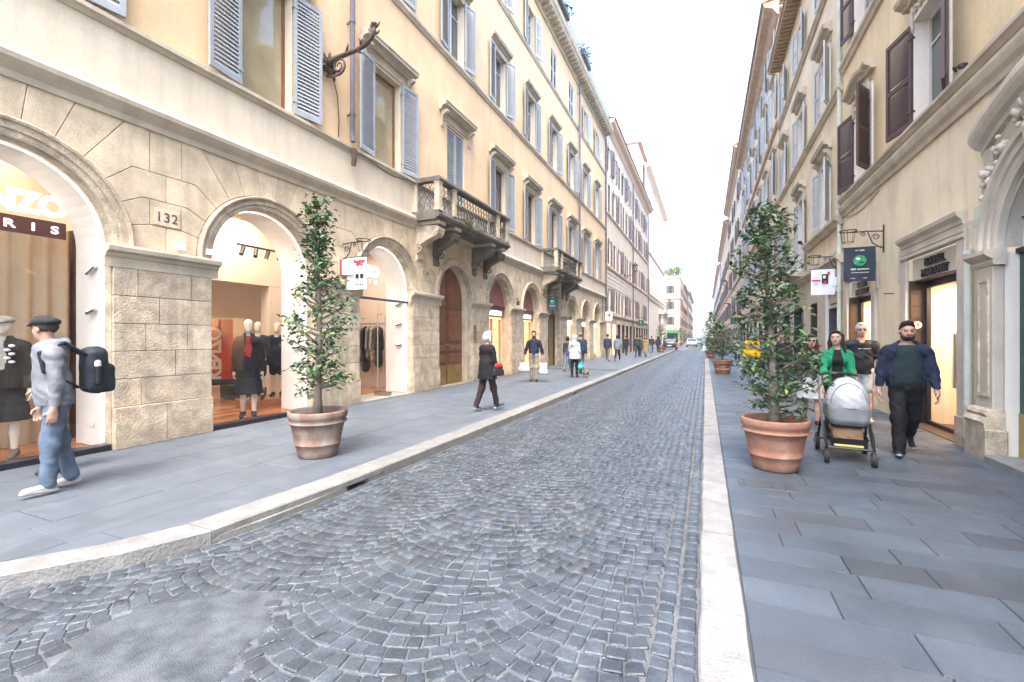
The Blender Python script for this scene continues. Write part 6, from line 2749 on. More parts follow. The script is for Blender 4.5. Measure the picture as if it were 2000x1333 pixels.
# little iron balcony
bl = thing('iron_balcony', '', None)
bl.parent = ch_
bl.matrix_parent_inverse = wmat(ch_).inverted()
del bl['label']
m = FC.mb()
m.prism([(0, 3.80), (.50, 3.86), (.62, 3.92), (.64, 4.0), (0, 4.0)], 19.6, 21.5)
m.build('slab', 'stone_trim', bl)
m = FC.mb()
lattice_panel(m, (.58, 19.65), (.58, 21.45), 4.0, 5.0, 8, .010)
lattice_panel(m, (.02, 19.65), (.58, 19.65), 4.0, 5.0, 3, .010)
lattice_panel(m, (.02, 21.45), (.58, 21.45), 4.0, 5.0, 3, .010)
m.build('railing', 'shutter_pale', bl)
# shop opening with white surround, others dark
m = FC.mb()
m.bbox(-.05, .06, 15.0, 15.149, 0, 3.0, .01)
m.bbox(-.05, .06, 16.351, 16.50, 0, 3.0, .01)
m.box(-.05, .055, 15.149, 16.351, 2.85, 3.0)
m.build('shop_surround', 'white_paint', ch_)
m = FC.mb()
m.box(-.08, -.03, 15.149, 16.351, 2.40, 2.85)
m.build('shop_sign', 'sign_cream', ch_)
m = FC.mb()
# dark script letters: slanted strokes and loops, too small to read
x_ = 16.18
rg = random.Random(3)
for i in range(7):
    m.tube([(-.02, x_, 2.52), (-.02, x_ - .03, 2.72)], .016, 5)
    m.tube([(-.02, x_ - .07 + .05 * math.cos(q * PI / 4), 2.61 + .07 * math.sin(q * PI / 4)) for q in range(9)], .014, 5)
    x_ -= .145
m.build('script_lettering', 'black_paint', ch_)
for a, b, z, mat in ((15.15, 16.35, 2.4, 'pipe_grey'), (17.9, 18.9, 2.7, 'wood_brown'), (20.2, 22.2, 2.7, 'pane_dark'), (23.3, 25.3, 2.7, 'pane_dark')):
    m = FC.mb()
    m.box(-.35, -.30, a, b, 0, z)
    m.box(-.3, 0, a - .02, a, 0, z)
    m.box(-.3, 0, b, b + .02, 0, z)
    m.box(-.3, 0, a, b, z, z + .02)
    m.build('shop_door', mat, ch_)
m = FC.mb()
m.bbox(.03, .22, 14.98, 15.10, 2.98, 3.22, .02)
m.build('alarm_box', 'white_paint', ch_)
drainpipe(FC, 14.85, .1, 14.6, 'pipe_pale', .05, .08, False)
# roof terrace plants
rg = random.Random(31)
cs = [(XR + .2 + rg.uniform(-.3, .4), rg.uniform(22, 26), 15.5 + rg.uniform(-.2, 1.1)) for _ in range(60)]
o = leaf_mesh('terrace_foliage', cs, rg, ch_, .18, 8, .16, [(.06, .11, .03), (.10, .15, .05)])
o['kind'] = 'stuff'
m = FC.mb()
m.box(-.5, -.2, 21.5, 26.0, 14.9, 15.7)
m.build('terrace_parapet', 'plaster_white', ch_)
# ------------------------------------------------------------------ houses further along the street
def house(name, label, X, s, y0, y1, H, wall_mat, floors, ncol, win_w, shut_mat, roof='eave', ground_mat='stone_grey', eave_mat='eave_wood', bands=(), shut_open=True, hood=False, depth=9.0, shops=True, ground_h=3.6, closed_every=0, trim='plaster_white', phase=0.0, glow=()):
    t = thing(name, label, 'building', (X, (y0 + y1) / 2, 0))
    F = Facade(X, s, t)
    step = (y1 - y0) / ncol
    cs = [y0 + step * (i + .5) for i in range(ncol)]
    holes = [(c - win_w / 2, c + win_w / 2, z, z + h) for c in cs for z, h in floors]
    gh = []
    if shops:
        gh = [(c - step * .30, c + step * .30, -.05, 2.75) for c in cs]
    F.wall('ground_wall', y0, y1, -.05, ground_h, gh, ground_mat)
    F.wall('upper_wall', y0, y1, ground_h, H, holes, wall_mat)
    F.band('string_course', [(0, ground_h - .12), (.08, ground_h - .12), (.14, ground_h), (.14, ground_h + .08), (0, ground_h + .14)], y0, y1, 'stone_trim')
    for b in bands:
        F.band('string_course', [(0, b - .14), (.06, b - .14), (.13, b - .04), (.13, b + .05), (0, b + .1)], y0, y1, eave_mat if roof == 'eave' else 'stone_trim')
    m = F.mb()
    m.box(-depth, -.35, y0 + .01, y0 + .06, 0, H - .02)
    m.box(-depth, -.35, y1 - .06, y1 - .01, 0, H - .02)
    m.box(-depth, -.01, y0 + .07, y1 - .07, H - .12, H - .03)
    m.build('shell', wall_mat, t)
    if roof == 'eave':
        m = F.mb()
        m.prism([(0, H - .55), (.12, H - .45), (.28, H - .18), (.62, H - .05), (.70, H + .08), (.70, H + .16), (0, H + .22)], y0, y1)
        m.build('eave', eave_mat, t)
        m = F.mb()
        m.prism([(-depth / 2, H + 2.0), (.78, H + .18), (.80, H + .26), (-depth / 2, H + 2.1)], y0, y1)
        m.build('roof', 'roof_tile', t)
    else:
        m = F.mb()
        m.prism([(0, H - .8), (.08, H - .8), (.12, H - .5), (.30, H - .42), (.75, H - .3), (.85, H - .05), (.85, H + .05), (0, H + .15)], y0, y1)
        m.build('main_cornice', 'plaster_white' if roof == 'white' else 'stone_trim', t)
    k = 0
    for i, c in enumerate(cs):
        for j, (z, h) in enumerate(floors):
            add_window(F, c, z, win_w, h, 'frame_white', 'pane_dark', .18, trim, .10)
            if shut_mat:
                hw = win_w / 2
                sh = win_w * .52
                k += 1
                if closed_every and k % closed_every == 0:
                    add_shutter(F, c - hw + .005, z + .02, hw - .006, h - .04, shut_mat, 1, 0.0, -.03)
                    add_shutter(F, c + hw - .005, z + .02, hw - .006, h - .04, shut_mat, -1, 0.0, -.03)
                else:
                    add_shutter(F, c - hw, z + .02, sh, h - .02, shut_mat, -1, .08 + .12 * (k % 3), .06)
                    add_shutter(F, c + hw, z + .02, sh, h - .02, shut_mat, 1, .06 + .12 * ((k + 1) % 3), .06)
            if hood and j < len(floors) - 1:
                add_hood(F, c, z + h + .2, win_w * 1.6, .2, .2, False, 'stone_trim', 0)
        if shops:
            a, b = c - step * .30, c + step * .30
            m = F.mb()
            m.box(-.25, 0, a - .02, a, 0, 2.75)
            m.box(-.25, 0, b, b + .02, 0, 2.75)
            m.box(-.25, 0, a, b, 2.75, 2.77)
            m.box(-.27, -.22, a, b, 0, 2.75)
            m.build('shop_opening', 'window_glow_pale' if i in glow else ('pane_dark' if i % 2 else 'wood_brown'), t)
            m = F.mb()
            m.box(-.05, .05, a - .15, b + .15, 2.80, 3.10)
            m.build('shop_fascia', 'stone_trim' if i % 2 else 'sign_cream', t)
    return t, F


h2, F2 = house('shuttered_house', 'pale pink house with rows of dark mauve shutters and orange eave past the palazzo', -7.5, 1, 37.25, 66.6, 19.2, 'plaster_pale',
               [(3.75, 1.95), (7.65, 2.1), (12.05, 2.35), (15.45, 2.1)], 12, 1.10, 'shutter_mauve', 'eave', 'plaster_pink', 'plaster_pink', (7.45, 11.9), closed_every=3, glow=(0, 1), ground_h=3.45)
# banded mezzanine
for z in (5.95, 6.25, 6.6, 6.95):
    F2.band('wall_groove', [(0, z), (.035, z), (.035, z + .22), (0, z + .22)], 37.25, 66.6, 'plaster_white')
drainpipe(F2, 51.8, .2, 18.6, 'pipe_grey', .06, .12, False)
drainpipe(F2, 66.3, .2, 18.6, 'pipe_grey', .06, .12, False)
h3, F3 = house('white_palace', 'tall white palace with heavy cornice beyond the mauve shutters', -7.9, 1, 66.7, 100, 26.2, 'plaster_white',
               [(9.5, 2.4), (15.5, 2.6), (21.0, 1.8)], 7, 1.3, None, 'white', 'plaster_white', 'plaster_white', (8.2, 14.5), ground_h=7.5, shops=False)
m = F3.mb()
m.box(-6, -1, 67, 80, 26.2, 29.4)
m.build('penthouse', 'plaster_white', h3)
m = F3.mb()
m.prism([(-6.3, 29.4), (-.5, 29.4), (-.5, 29.55), (-6.3, 29.8)], 66.8, 80.2)
m.build('penthouse_roof', 'roof_tile', h3)
# projecting porch-like balcony with columns on the palace
for yy in (88, 90.4, 93.6, 96):
    m = F3.mb()
    m.lathe([(.34, 0), (.36, .4), (.28, .5), (.27, 3), (.24, 5.4), (.34, 5.6), (.36, 5.9)], 14, (.5, yy, 0))
    m.build('column', 'plaster_white', h3)
m = F3.mb()
m.prism([(0, 5.9), (1.0, 5.9), (1.1, 6.2), (1.1, 6.4), (0, 6.4)], 87.2, 96.8)
for i in range(20):
    m.lathe([(.10, 6.4), (.06, 6.5), (.11, 6.75), (.06, 7.0), (.10, 7.1)], 7, (.95, 87.5 + i * .48, 0))
m.box(.82, 1.08, 87.2, 96.8, 7.1, 7.25)
m.build('porch_balcony', 'plaster_white', h3)
# corner house that juts into the view
ck = thing('corner_house', 'narrow corner house with roof garden closing the view', 'building', (-8.0, 112, 0))
CX0, CX1, CYF, CH = -10.2, -5.4, 112.0, 15.6
m = MB()
m.box(CX0, CX1, CYF, CYF + 16, 0, CH)
m.build('wall', 'plaster_pink', ck)
m = MB()
for z in (10.6, 15.3):
    m.box(CX0 - .15, CX1 + .15, CYF - .15, CYF + 16, z, z + .25)
m.build('string_course', 'stone_trim', ck)
for z in (4.6, 8.2, 11.9):
    m = MB()
    m.box(-7.95, -7.15, CYF - .02, CYF + .02, z, z + 1.8)
    w_ = m.build('window', 'pane_dark', ck)
    for sg in (-1, 1):
        x = -7.55 + sg * .66
        m = MB()
        m.box(x - .22, x + .22, CYF - .09, CYF - .03, z, z + 1.8)
        m.build('shutter', 'shutter_mauve', ck)
    for yy in (CYF + 3, CYF + 7.5, CYF + 12):
        m = MB()
        m.box(CX1 - .02, CX1 + .03, yy - .4, yy + .4, z, z + 1.8)
        m.build('window', 'pane_dark', ck)
        for sg in (-1, 1):
            m = MB()
            m.box(CX1 + .04, CX1 + .10, yy + sg * .68 - .22, yy + sg * .68 + .22, z, z + 1.8)
            m.build('shutter', 'shutter_mauve', ck)
m = MB()
for i in range(14):
    m.tube([(CX0 + i * .37, CYF + .2, CH), (CX0 + i * .37, CYF + .2, CH + 1.1)], .03, 4)
m.tube([(CX0, CYF + .2, CH + 1.1), (CX1, CYF + .2, CH + 1.1)], .04, 5)
m.build('railing', 'pipe_grey', ck)
rg = random.Random(77)
cs = [(rg.uniform(CX0, CX1 + .3), CYF + rg.uniform(0, 4), CH + 1.4 + rg.uniform(-.6, 1.1)) for _ in range(190)]
o = leaf_mesh('roof_garden', cs, rg, ck, .45, 7, .35, [(.20, .25, .03), (.28, .30, .05), (.12, .17, .03)])
o['kind'] = 'stuff'
m = MB()
m.prism([(CX0 + .3, 2.6), (CX1 - .2, 2.6), (CX1 - .2, 3.3), (CX0 + .3, 3.3)], CYF - 1.6, CYF - .1)
m.build('awning', 'awning_green', ck)
m = MB()
m.box(CX0 + .5, CX1 - .5, CYF - .03, CYF + .01, 0, 2.6)
m.build('shop_opening', 'wood_brown', ck)
# houses beyond
house('distant_house', 'hazy salmon house down the street past the roof garden', -5.6, 1, 128.5, 160, 15.5, 'plaster_pink', [(4.6, 1.8), (8.3, 1.8), (12, 1.6)], 8, 1.1, 'shutter_mauve', bands=(7.6,))
house('distant_house', 'farthest hazy cream house on the arcade side of the street', -5.2, 1, 160.2, 215, 16.5, 'plaster_pale', [(4.6, 1.8), (8.3, 1.8), (12, 1.6)], 11, 1.1, 'shutter_mauve', bands=(7.6,))
house('pale_house', 'tall pale house with light blue shutters behind the cream house', 3.40, -1, 26.2, 50, 18.3, 'plaster_pale',
      [(4.9, 2.1), (9.0, 2.1), (13.0, 2.0), (16.0, 1.4)], 7, 1.1, 'shutter_pale', 'eave', 'plaster_white', 'eave_wood', (8.4, 12.4), hood=True)
house('pale_house', 'white house with dark mauve shutters in the middle distance on the flagstone side', 3.35, -1, 50.2, 78, 20.5, 'plaster_pale',
      [(4.4, 2.1), (8.4, 2.1), (12.4, 2.0), (16.4, 1.8)], 8, 1.15, 'shutter_mauve', 'eave', 'plaster_white', 'eave_wood', (7.9,), closed_every=3)
house('pale_house', 'orange tinted house far along the flagstone side', 3.30, -1, 78.2, 118, 19.5, 'plaster_pink',
      [(4.4, 2.1), (8.4, 2.1), (12.4, 2.0), (16.0, 1.8)], 10, 1.15, 'shutter_mauve', 'eave', 'plaster_pale', 'eave_wood', (7.9,), closed_every=4)
house('distant_house', 'farthest hazy house on the flagstone side of the street', 3.2, -1, 118.2, 215, 18.5, 'plaster_pale', [(4.6, 1.8), (8.3, 1.8), (12, 1.6)], 18, 1.1, 'shutter_mauve', bands=(7.6,))

# ------------------------------------------------------------------ bright air along the street
hz_ = bpy.data.materials.new('haze')
hz_.use_nodes = True
hz_.node_tree.nodes.clear()
hv_ = hz_.node_tree.nodes.new('ShaderNodeVolumePrincipled')
hv_.inputs['Color'].default_value = (0.95, 0.96, 0.98, 1)
hv_.inputs['Density'].default_value = 0.0012
hv_.inputs['Anisotropy'].default_value = 0.3
ho_ = hz_.node_tree.nodes.new('ShaderNodeOutputMaterial')
hz_.node_tree.links.new(hv_.outputs[0], ho_.inputs['Volume'])
MAT['haze'] = hz_
m = MB()
m.box(-62, 62, -16, 332, -1.25, 33)
hzo = m.build('haze', 'haze')
hzo['kind'] = 'stuff'
hzo['label'] = 'bright haze filling the street towards its far end'
# ------------------------------------------------------------------ potted trees
def pot_profile(R, h, old):
    b = R * .66
    p = [(0, 0), (b - .02, 0), (b, .02)]
    p += [(b + (R * .90 - b) * t, .02 + (h * .70) * t) for t in (.15, .34)]
    p += [(b + (R * .90 - b) * .36 + .012, h * .285), (b + (R * .90 - b) * .40 + .014, h * .30), (b + (R * .90 - b) * .42, h * .315)]
    p += [(b + (R * .90 - b) * t, .02 + (h * .70) * t) for t in (.6, .8, 1.0)]
    p += [(R * .92 + .012, h * .735), (R * .93 + .02, h * .75), (R * .94 + .015, h * .77), (R * .92, h * .79), (R * .95, h * .84), (R * .99, h * .87), (R, h * .92), (R, h * .975), (R * .985, h), (R * .92, h), (R * .90, h * .97), (R * .86, h * .88), (R * .84, h * .84)]
    return p


def potted_tree(label, loc, R, h, H, seed, mat, shape, trunk_r=.035, lean=(0, 0), leaf=.10, clumps=200, per=14, group='potted trees along the pavements', tones=None, detail=1.0):
    t = thing('potted_tree', label, 'tree', loc, 0, group)
    rg = random.Random(seed)
    m = MB()
    m.lathe(pot_profile(R, h, True), 48 if detail > .6 else 20, wob=.006)
    pot = m.build('pot', mat, t, False, True)
    m = MB()
    m.lathe([(R * .85, h * .86), (R * .5, h * .89), (R * .2, h * .90), (0, h * .905)], 24, wob=.03)
    m.build('soil', 'soil', t, False)
    # trunk and limbs
    top = H * .97
    tp_ = []
    n = 12
    for i in range(n + 1):
        q = i / n
        tp_.append(Vector((lean[0] * q + .025 * math.sin(q * 7 + seed) * q, lean[1] * q + .025 * math.cos(q * 5 + seed) * q, h * .86 + (top - h * .86) * q)))
    m = MB()
    m.tube(tp_, [trunk_r * (1.25 if i == 0 else 1) * (1 - .82 * i / n) for i in range(n + 1)], 9)

    def on_trunk(z):
        q = max(0, min(.999, (z - h * .86) / (top - h * .86))) * n
        i = int(q)
        return tp_[i].lerp(tp_[i + 1], q - i)
    centers = []
    nb = int(clumps)
    for b in range(nb):
        q = (b + rg.random()) / nb
        z = h + (H - h) * (shape['base'] + (1 - shape['base']) * q)
        rmax = shape['r'](q)
        a = b * 2.39996 + rg.uniform(-.5, .5)
        rad = rmax * (rg.random() ** .55)
        o = on_trunk(z - rad * .45)
        end = Vector((on_trunk(z).x + rad * math.cos(a), on_trunk(z).y + rad * math.sin(a), z + rg.uniform(-.05, .05)))
        if b % 3 == 0 or rad > .7 * rmax:
            mid = o.lerp(end, .55) + Vector((0, 0, -.03 + rad * .08))
            m.tube([o, mid, end], [trunk_r * .26, trunk_r * .18, trunk_r * .08], 4, False)
        centers.append(end)
    for (z, a, r_) in shape.get('stray', []):
        o = on_trunk(z - .12)
        end = Vector((o.x + r_ * math.cos(a), o.y + r_ * math.sin(a), z))
        m.tube([o, o.lerp(end, .5) + Vector((0, 0, -.03)), end], [trunk_r * .25, trunk_r * .16, trunk_r * .08], 4, False)
        for q in (.6, .8, 1.0):
            centers.append(o.lerp(end, q))
    m.build('trunk', 'bark', t, False, True)
    o = leaf_mesh('crown', centers, rg, None, leaf, per, leaf * .62, tones or [(.045, .095, .035), (.065, .13, .045), (.10, .17, .06), (.045, .09, .052), (.068, .125, .07), (.17, .22, .07), (.055, .11, .045), (.05, .10, .042), (.08, .145, .05), (.03, .065, .03), (.05, .10, .06)], world_space=False)
    o.parent = t
    o['kind'] = 'stuff'
    return t


potted_tree('slender tree in a mossy old terracotta pot before the arched shop windows', (-4.70, 4.52, 0), .37, .60, 3.36, 5, 'terracotta_old',
            dict(base=.14, r=lambda q: .16 + .31 * math.exp(-((q - .28) / .26) ** 2) * (1 if q < .72 else .6) - .05 * (q > .80) * (q < .88), stray=[(1.0, .4, .36), (1.02, .1, .45), (.95, 2.6, .25), (.85, 3.4, .2), (1.15, 5.5, .35)]), .055, (.02, 0), .078, 135, 15)
potted_tree('tall bushy tree in a smooth terracotta pot beside the stroller', (.76, 6.20, 0), .365, .60, 3.10, 12, 'terracotta',
            dict(base=.04, r=lambda q: .24 + .24 * math.exp(-((q - .22) / .22) ** 2) + .10 * math.exp(-((q - .62) / .2) ** 2) - .08 * (q > .93), stray=[(1.2, .1, .50), (1.0, .3, .48), (1.35, 5.7, .42), (1.2, 3.2, .35)]), .060, (-.10, .05), .082, 150, 15)
potted_tree('low round shrub in the second terracotta pot on the flagstones', (.68, 21.6, 0), .42, .60, 2.15, 3, 'terracotta',
            dict(base=.15, r=lambda q: .62 * math.sin(PI * min(1, q * .85 + .15)) + .08), .05, (-.1, .0), .12, 90, 10, detail=.5)
potted_tree('conical tree in the third terracotta pot on the flagstones', (.36, 37.4, 0), .42, .60, 3.5, 8, 'terracotta',
            dict(base=.05, r=lambda q: .95 * (1 - q) + .12), .06, (0, 0), .16, 110, 9, detail=.4)
potted_tree('small dark tree in a terracotta pot by the parked car', (-4.35, 51.0, 0), .42, .60, 2.9, 6, 'terracotta',
            dict(base=.1, r=lambda q: .55 * (1 - q * .6) + .1), .05, (0, 0), .16, 80, 8, detail=.4)
potted_tree('faint distant tree in a pot along the kerb', (-4.4, 95, 0), .42, .60, 3.4, 16, 'terracotta',
            dict(base=.1, r=lambda q: .7 * (1 - q * .6) + .1), .05, (0, 0), .25, 50, 6, detail=.4)

# ------------------------------------------------------------------ hanging banners on lantern brackets
def bracket_banner(label, X, s, y, z, mat, kind):
    """iron bracket with an empty lantern ring, a banner hanging square to the wall"""
    t = thing('hanging_banner', label, 'banner', (X, y, z), 0 if s > 0 else PI, 'banners hanging from iron brackets')
    m = MB()
    m.box(0, .02, -.02, .02, -.20, .38)
    m.tube([(0, 0, .25), (.30, 0, .27), (.62, 0, .27)], .014, 6)
    m.tube([(.02, 0, -.10), (.10, 0, -.06), (.20, 0, .02), (.24, 0, .14), (.28, 0, .25)], .012, 6)
    m.tube([(.14 + .07 * (1 - .7 * i / 17) * math.cos(i * .55), 0, .14 + .07 * (1 - .7 * i / 17) * math.sin(i * .55)) for i in range(18)], .009, 5)
    m.tube([(.36 + .05 * (1 - .7 * i / 17) * math.cos(i * .55), 0, .21 + .05 * (1 - .7 * i / 17) * math.sin(i * .55)) for i in range(18)], .008, 5)
    cx_ = .62
    m.tube([(cx_ + .15 * math.cos(i * PI / 10), .15 * math.sin(i * PI / 10), .30) for i in range(21)], .012, 5)
    m.tube([(cx_ + .10 * math.cos(i * PI / 10), .10 * math.sin(i * PI / 10), .06) for i in range(21)], .006, 5)
    for i in range(5):
        a = i * 2 * PI / 5
        m.tube([(cx_ + .14 * math.cos(a), .14 * math.sin(a), .30), (cx_ + .10 * math.cos(a), .10 * math.sin(a), .06)], .006, 4)
    m.build('bracket', 'iron', t, False)
    m = MB()
    m.tube([(.04, 0, -.06), (.72, 0, -.06)], .010, 6)
    m.build('banner_pole', 'iron', t, False)
    w0, w1, zt, zb = .14, .70, -.07, -.78
    m = MB()
    nn = 12
    vs, fs = [], []
    for j in range(9):
        for i in range(nn + 1):
            x = w0 + (w1 - w0) * i / nn
            zz = zt + (zb - zt) * j / 8
            vs.append((x, .012 * math.sin(i * .7 + j * .5) * (j / 8), zz))
    for j in range(8):
        for i in range(nn):
            a = j * (nn + 1) + i
            fs.append((a, a + 1, a + nn + 2, a + nn + 1))
    m.add(vs, fs)
    cl = m.build('cloth', mat, t, False, True)
    sd_ = -1 if s > 0 else 1           # the side that faces the camera (towards -Y in the world)
    yo = sd_ * .020

    def rect(x0, x1, z0, z1, mt, nm='print', dy=0.0):
        m = MB()
        m.add([(x0, yo + sd_ * dy, z0), (x1, yo + sd_ * dy, z0), (x1, yo + sd_ * dy, z1), (x0, yo + sd_ * dy, z1)], [(0, 1, 2, 3)])
        return m.build(nm, mt, cl, False)

    def disc(x, z, rx, rz, mt, nm='print', dy=0.0):
        m = MB()
        m.add([(x + rx * math.cos(i * PI / 10), yo + sd_ * dy, z + rz * math.sin(i * PI / 10)) for i in range(20)], [tuple(range(20))])
        return m.build(nm, mt, cl, False)
    mir = (lambda x: x) if s > 0 else (lambda x: w0 + w1 - x)     # picture-left is at small x on the west side, at large x on the east side
    xs = lambda a, b: (min(mir(a), mir(b)), max(mir(a), mir(b)))
    if kind == 'green':
        disc((w0 + w1) / 2, -.34, .115, .115, 'print_green', 'emblem')
        disc(mir((w0 + w1) / 2 - .03), -.30, .04, .025, 'banner_white', 'print', .002)
        disc(mir((w0 + w1) / 2 + .03), -.38, .05, .02, 'banner_navy', 'print', .002)
        rect(*xs(.26, .35), -.54, -.50, 'print_grey')
        rect(*xs(.37, .58), -.535, -.51, 'print_grey')
        rect(*xs(.27, .58), -.60, -.585, 'print_grey')
        rect(*xs(.26, .34), -.72, -.705, 'print_grey')
        rect(*xs(.48, .55), -.72, -.705, 'print_grey')
        rect(*xs(.34, .40), -.135, -.115, 'print_grey')
        rect(*xs(.42, .50), -.14, -.11, 'print_grey')
    elif kind == 'figures':
        rect(*xs(.18, .40), -.145, -.115, 'pipe_grey')
        rect(*xs(.18, .32), -.20, -.17, 'print_grey')
        rect(*xs(.20, .32), -.36, -.345, 'print_grey')
        rect(*xs(.20, .30), -.42, -.40, 'pipe_grey')
        rect(*xs(.36, .66), -.19, -.14, 'print_red')
        rect(*xs(.42, .55), -.24, -.19, 'print_red')
        for bx in (.45, .58):
            disc(mir(bx), -.25, .022, .026, 'letter_red', 'print', .003)
            rect(*xs(bx - .05, bx + .05), -.44, -.28, 'white_paint', 'print', .002)
            rect(*xs(bx - .045, bx + .045), -.54, -.44, 'black_paint', 'print', .002)
            rect(*xs(bx - .04, bx - .02), -.66, -.54, 'print_grey', 'print', .002)
            rect(*xs(bx + .02, bx + .04), -.66, -.54, 'print_grey', 'print', .002)
            rect(*xs(bx - .05, bx - .015), -.69, -.66, 'black_paint', 'print', .002)
            rect(*xs(bx + .015, bx + .05), -.69, -.66, 'black_paint', 'print', .002)
    else:
        rect(*xs(.16, .36), -.40, -.36, 'print_red')
        rect(*xs(.20, .33), -.30, -.285, 'print_grey')
        rect(*xs(.22, .31), -.50, -.45, 'print_grey')
        rect(*xs(.39, .54), -.47, -.21, 'black_paint')
        disc(mir(.45), -.29, .035, .045, 'banner_white', 'print', .002)
        disc(mir(.55), -.19, .035, .05, 'print_red', 'print', .003)
        disc(mir(.47), -.44, .03, .05, 'print_red', 'print', .002)
        disc(mir(.44), -.52, .012, .06, 'print_grey', 'print', .002)
    return t


bracket_banner('white banner with two printed figures beside the old terracotta pot', XL + .0, 1, 7.94, 3.40, 'banner_white', 'figures')
bracket_banner('navy banner with green emblem above the second boutique doorway', XR, -1, 11.74, 3.52, 'banner_navy', 'green')
bracket_banner('white banner with red and black print on the cream house', XR, -1, 15.0, 3.52, 'banner_white', 'graphic')
bracket_banner('dark banner with green emblem under the smaller palazzo balcony', XL, 1, 22.0, 3.70, 'banner_navy', 'green')
bracket_banner('white banner at the end of the palazzo arcade', XL, 1, 36.6, 3.72, 'banner_white', 'graphic')
bracket_banner('dark banner hanging from the house with mauve shutters', -7.5, 1, 56.0, 3.72, 'banner_navy', 'green')
bracket_banner('dark banner hanging from the white house in the middle distance', 3.35, -1, 58.0, 3.9, 'banner_navy', 'green')

# ------------------------------------------------------------------ street lanterns on wall brackets
def lantern(label, X, s, y, z, reach=1.1):
    t = thing('street_lantern', label, 'lantern', (X, y, z), 0 if s > 0 else PI, 'lanterns on wall brackets')
    m = MB()
    m.box(0, .04, -.06, .06, -.75, -.15)
    m.tube([(0, 0, -.35), (.4, 0, -.42), (.8, 0, -.38), (reach, 0, -.2), (reach, 0, -.02)], [.035, .03, .03, .03, .035], 8)
    m.tube([(.02, 0, -.65), (.25, 0, -.62), (.5, 0, -.45)], .022, 6)
    m.build('bracket', 'iron', t, False)
    c = (reach, 0, 0)
    m = MB()
    m.lathe([(.05, -.04), (.12, -.02), (.14, .0), (.14, .02), (.10, .02)], 8, c)
    m.lathe([(.27, .54), (.28, .58), (.20, .66), (.10, .74), (.06, .76), (.06, .82), (.03, .84), (.0, .90)], 8, c)
    for i in range(4):
        a = PI / 4 + i * PI / 2
        m.tube([(reach + .13 * math.cos(a), .13 * math.sin(a), .0), (reach + .26 * math.cos(a), .26 * math.sin(a), .55)], .014, 5)
    m.build('cage', 'iron', t, False)
    m = MB()
    m.lathe([(.12, .01), (.25, .55)], 8, c)
    m.build('glass', 'lantern_glass', t, False)
    m = MB()
    m.lathe([(0, .1), (.04, .12), (.05, .25), (0, .32)], 8, c)
    m.build('bulb', 'white_paint', t, False)


lantern('black street lantern on the house with mauve shutters', -7.5, 1, 46.3, 8.15)
lantern('grey street lantern above the bushy potted tree', 3.40, -1, 27.0, 7.7)
lantern('distant street lantern on the white house in the middle distance', 3.35, -1, 64.0, 8.2)
lantern('distant street lantern by the white palace', -7.9, 1, 99.0, 8.6)

# ------------------------------------------------------------------ wrought-iron dragon-like torch bracket
tb_ = thing('iron_torch_bracket', 'rusty wrought-iron foliage bracket curling out beside the drainpipe', 'bracket', (XL, 7.45, 7.45))
m = MB()
arm = [(.02, 0, -.05), (.12, .0, .0), (.30, .02, .06), (.55, .03, .09), (.85, .03, .11), (1.08, .02, .15), (1.24, .0, .23), (1.32, -.01, .34), (1.33, -.02, .44)]
m.tube(arm, [.06, .065, .055, .048, .042, .045, .04, .05, .03], 9)
m.build('arm', 'iron_rust', tb_, False, True)
m = MB()
rg = random.Random(14)
for i in range(11):
    a = -2.3 + i * .46
    ln = .22 + .12 * ((i * 7) % 3) / 2
    p0 = Vector((.03, .0, -.10))
    p1 = p0 + Vector((.06 + .04 * (i % 2), math.sin(a) * ln * .6, math.cos(a) * ln * .6))
    p2 = p0 + Vector((.02 + .08 * (i % 3) / 2, math.sin(a) * ln, math.cos(a) * ln))
    m.tube([p0, p1, p2], [.05, .045, .008], 6)
m.build('acanthus_leaves', 'iron_rust', tb_, False, True)
m = MB()
m.tube([(.36 + .19 * (1 - .78 * i / 27) * math.cos(-2.0 + i * .42), .02, -.12 + .19 * (1 - .78 * i / 27) * math.sin(-2.0 + i * .42)) for i in range(28)], [.028 * (1 - .5 * i / 27) for i in range(28)], 7)
m.tube([(.05, 0, -.28), (.2, .01, -.33), (.32, .02, -.30)], .025, 6)
m.build('scroll', 'iron_rust', tb_, False, True)
m = MB()
for (a, b, c_) in (((.55, .03, .10), (.62, .0, .20), (.66, -.02, .26)), ((.8, .03, .11), (.92, .04, .05), (.98, .04, .0)), ((.95, .03, .13), (1.0, -.04, .21), (.98, -.08, .26)), ((1.32, 0, .42), (1.42, .0, .46), (1.46, .0, .52)), ((1.32, 0, .40), (1.24, 0, .46), (1.20, 0, .54)), ((1.31, 0, .32), (1.41, 0, .30), (1.46, 0, .35))):
    m.tube([a, b, c_], [.03, .025, .006], 6)
m.lathe([(.03, .43), (.06, .46), (.065, .50), (.045, .51)], 9, (1.33, -.02, 0))
m.build('thorns', 'iron_rust', tb_, False, True)

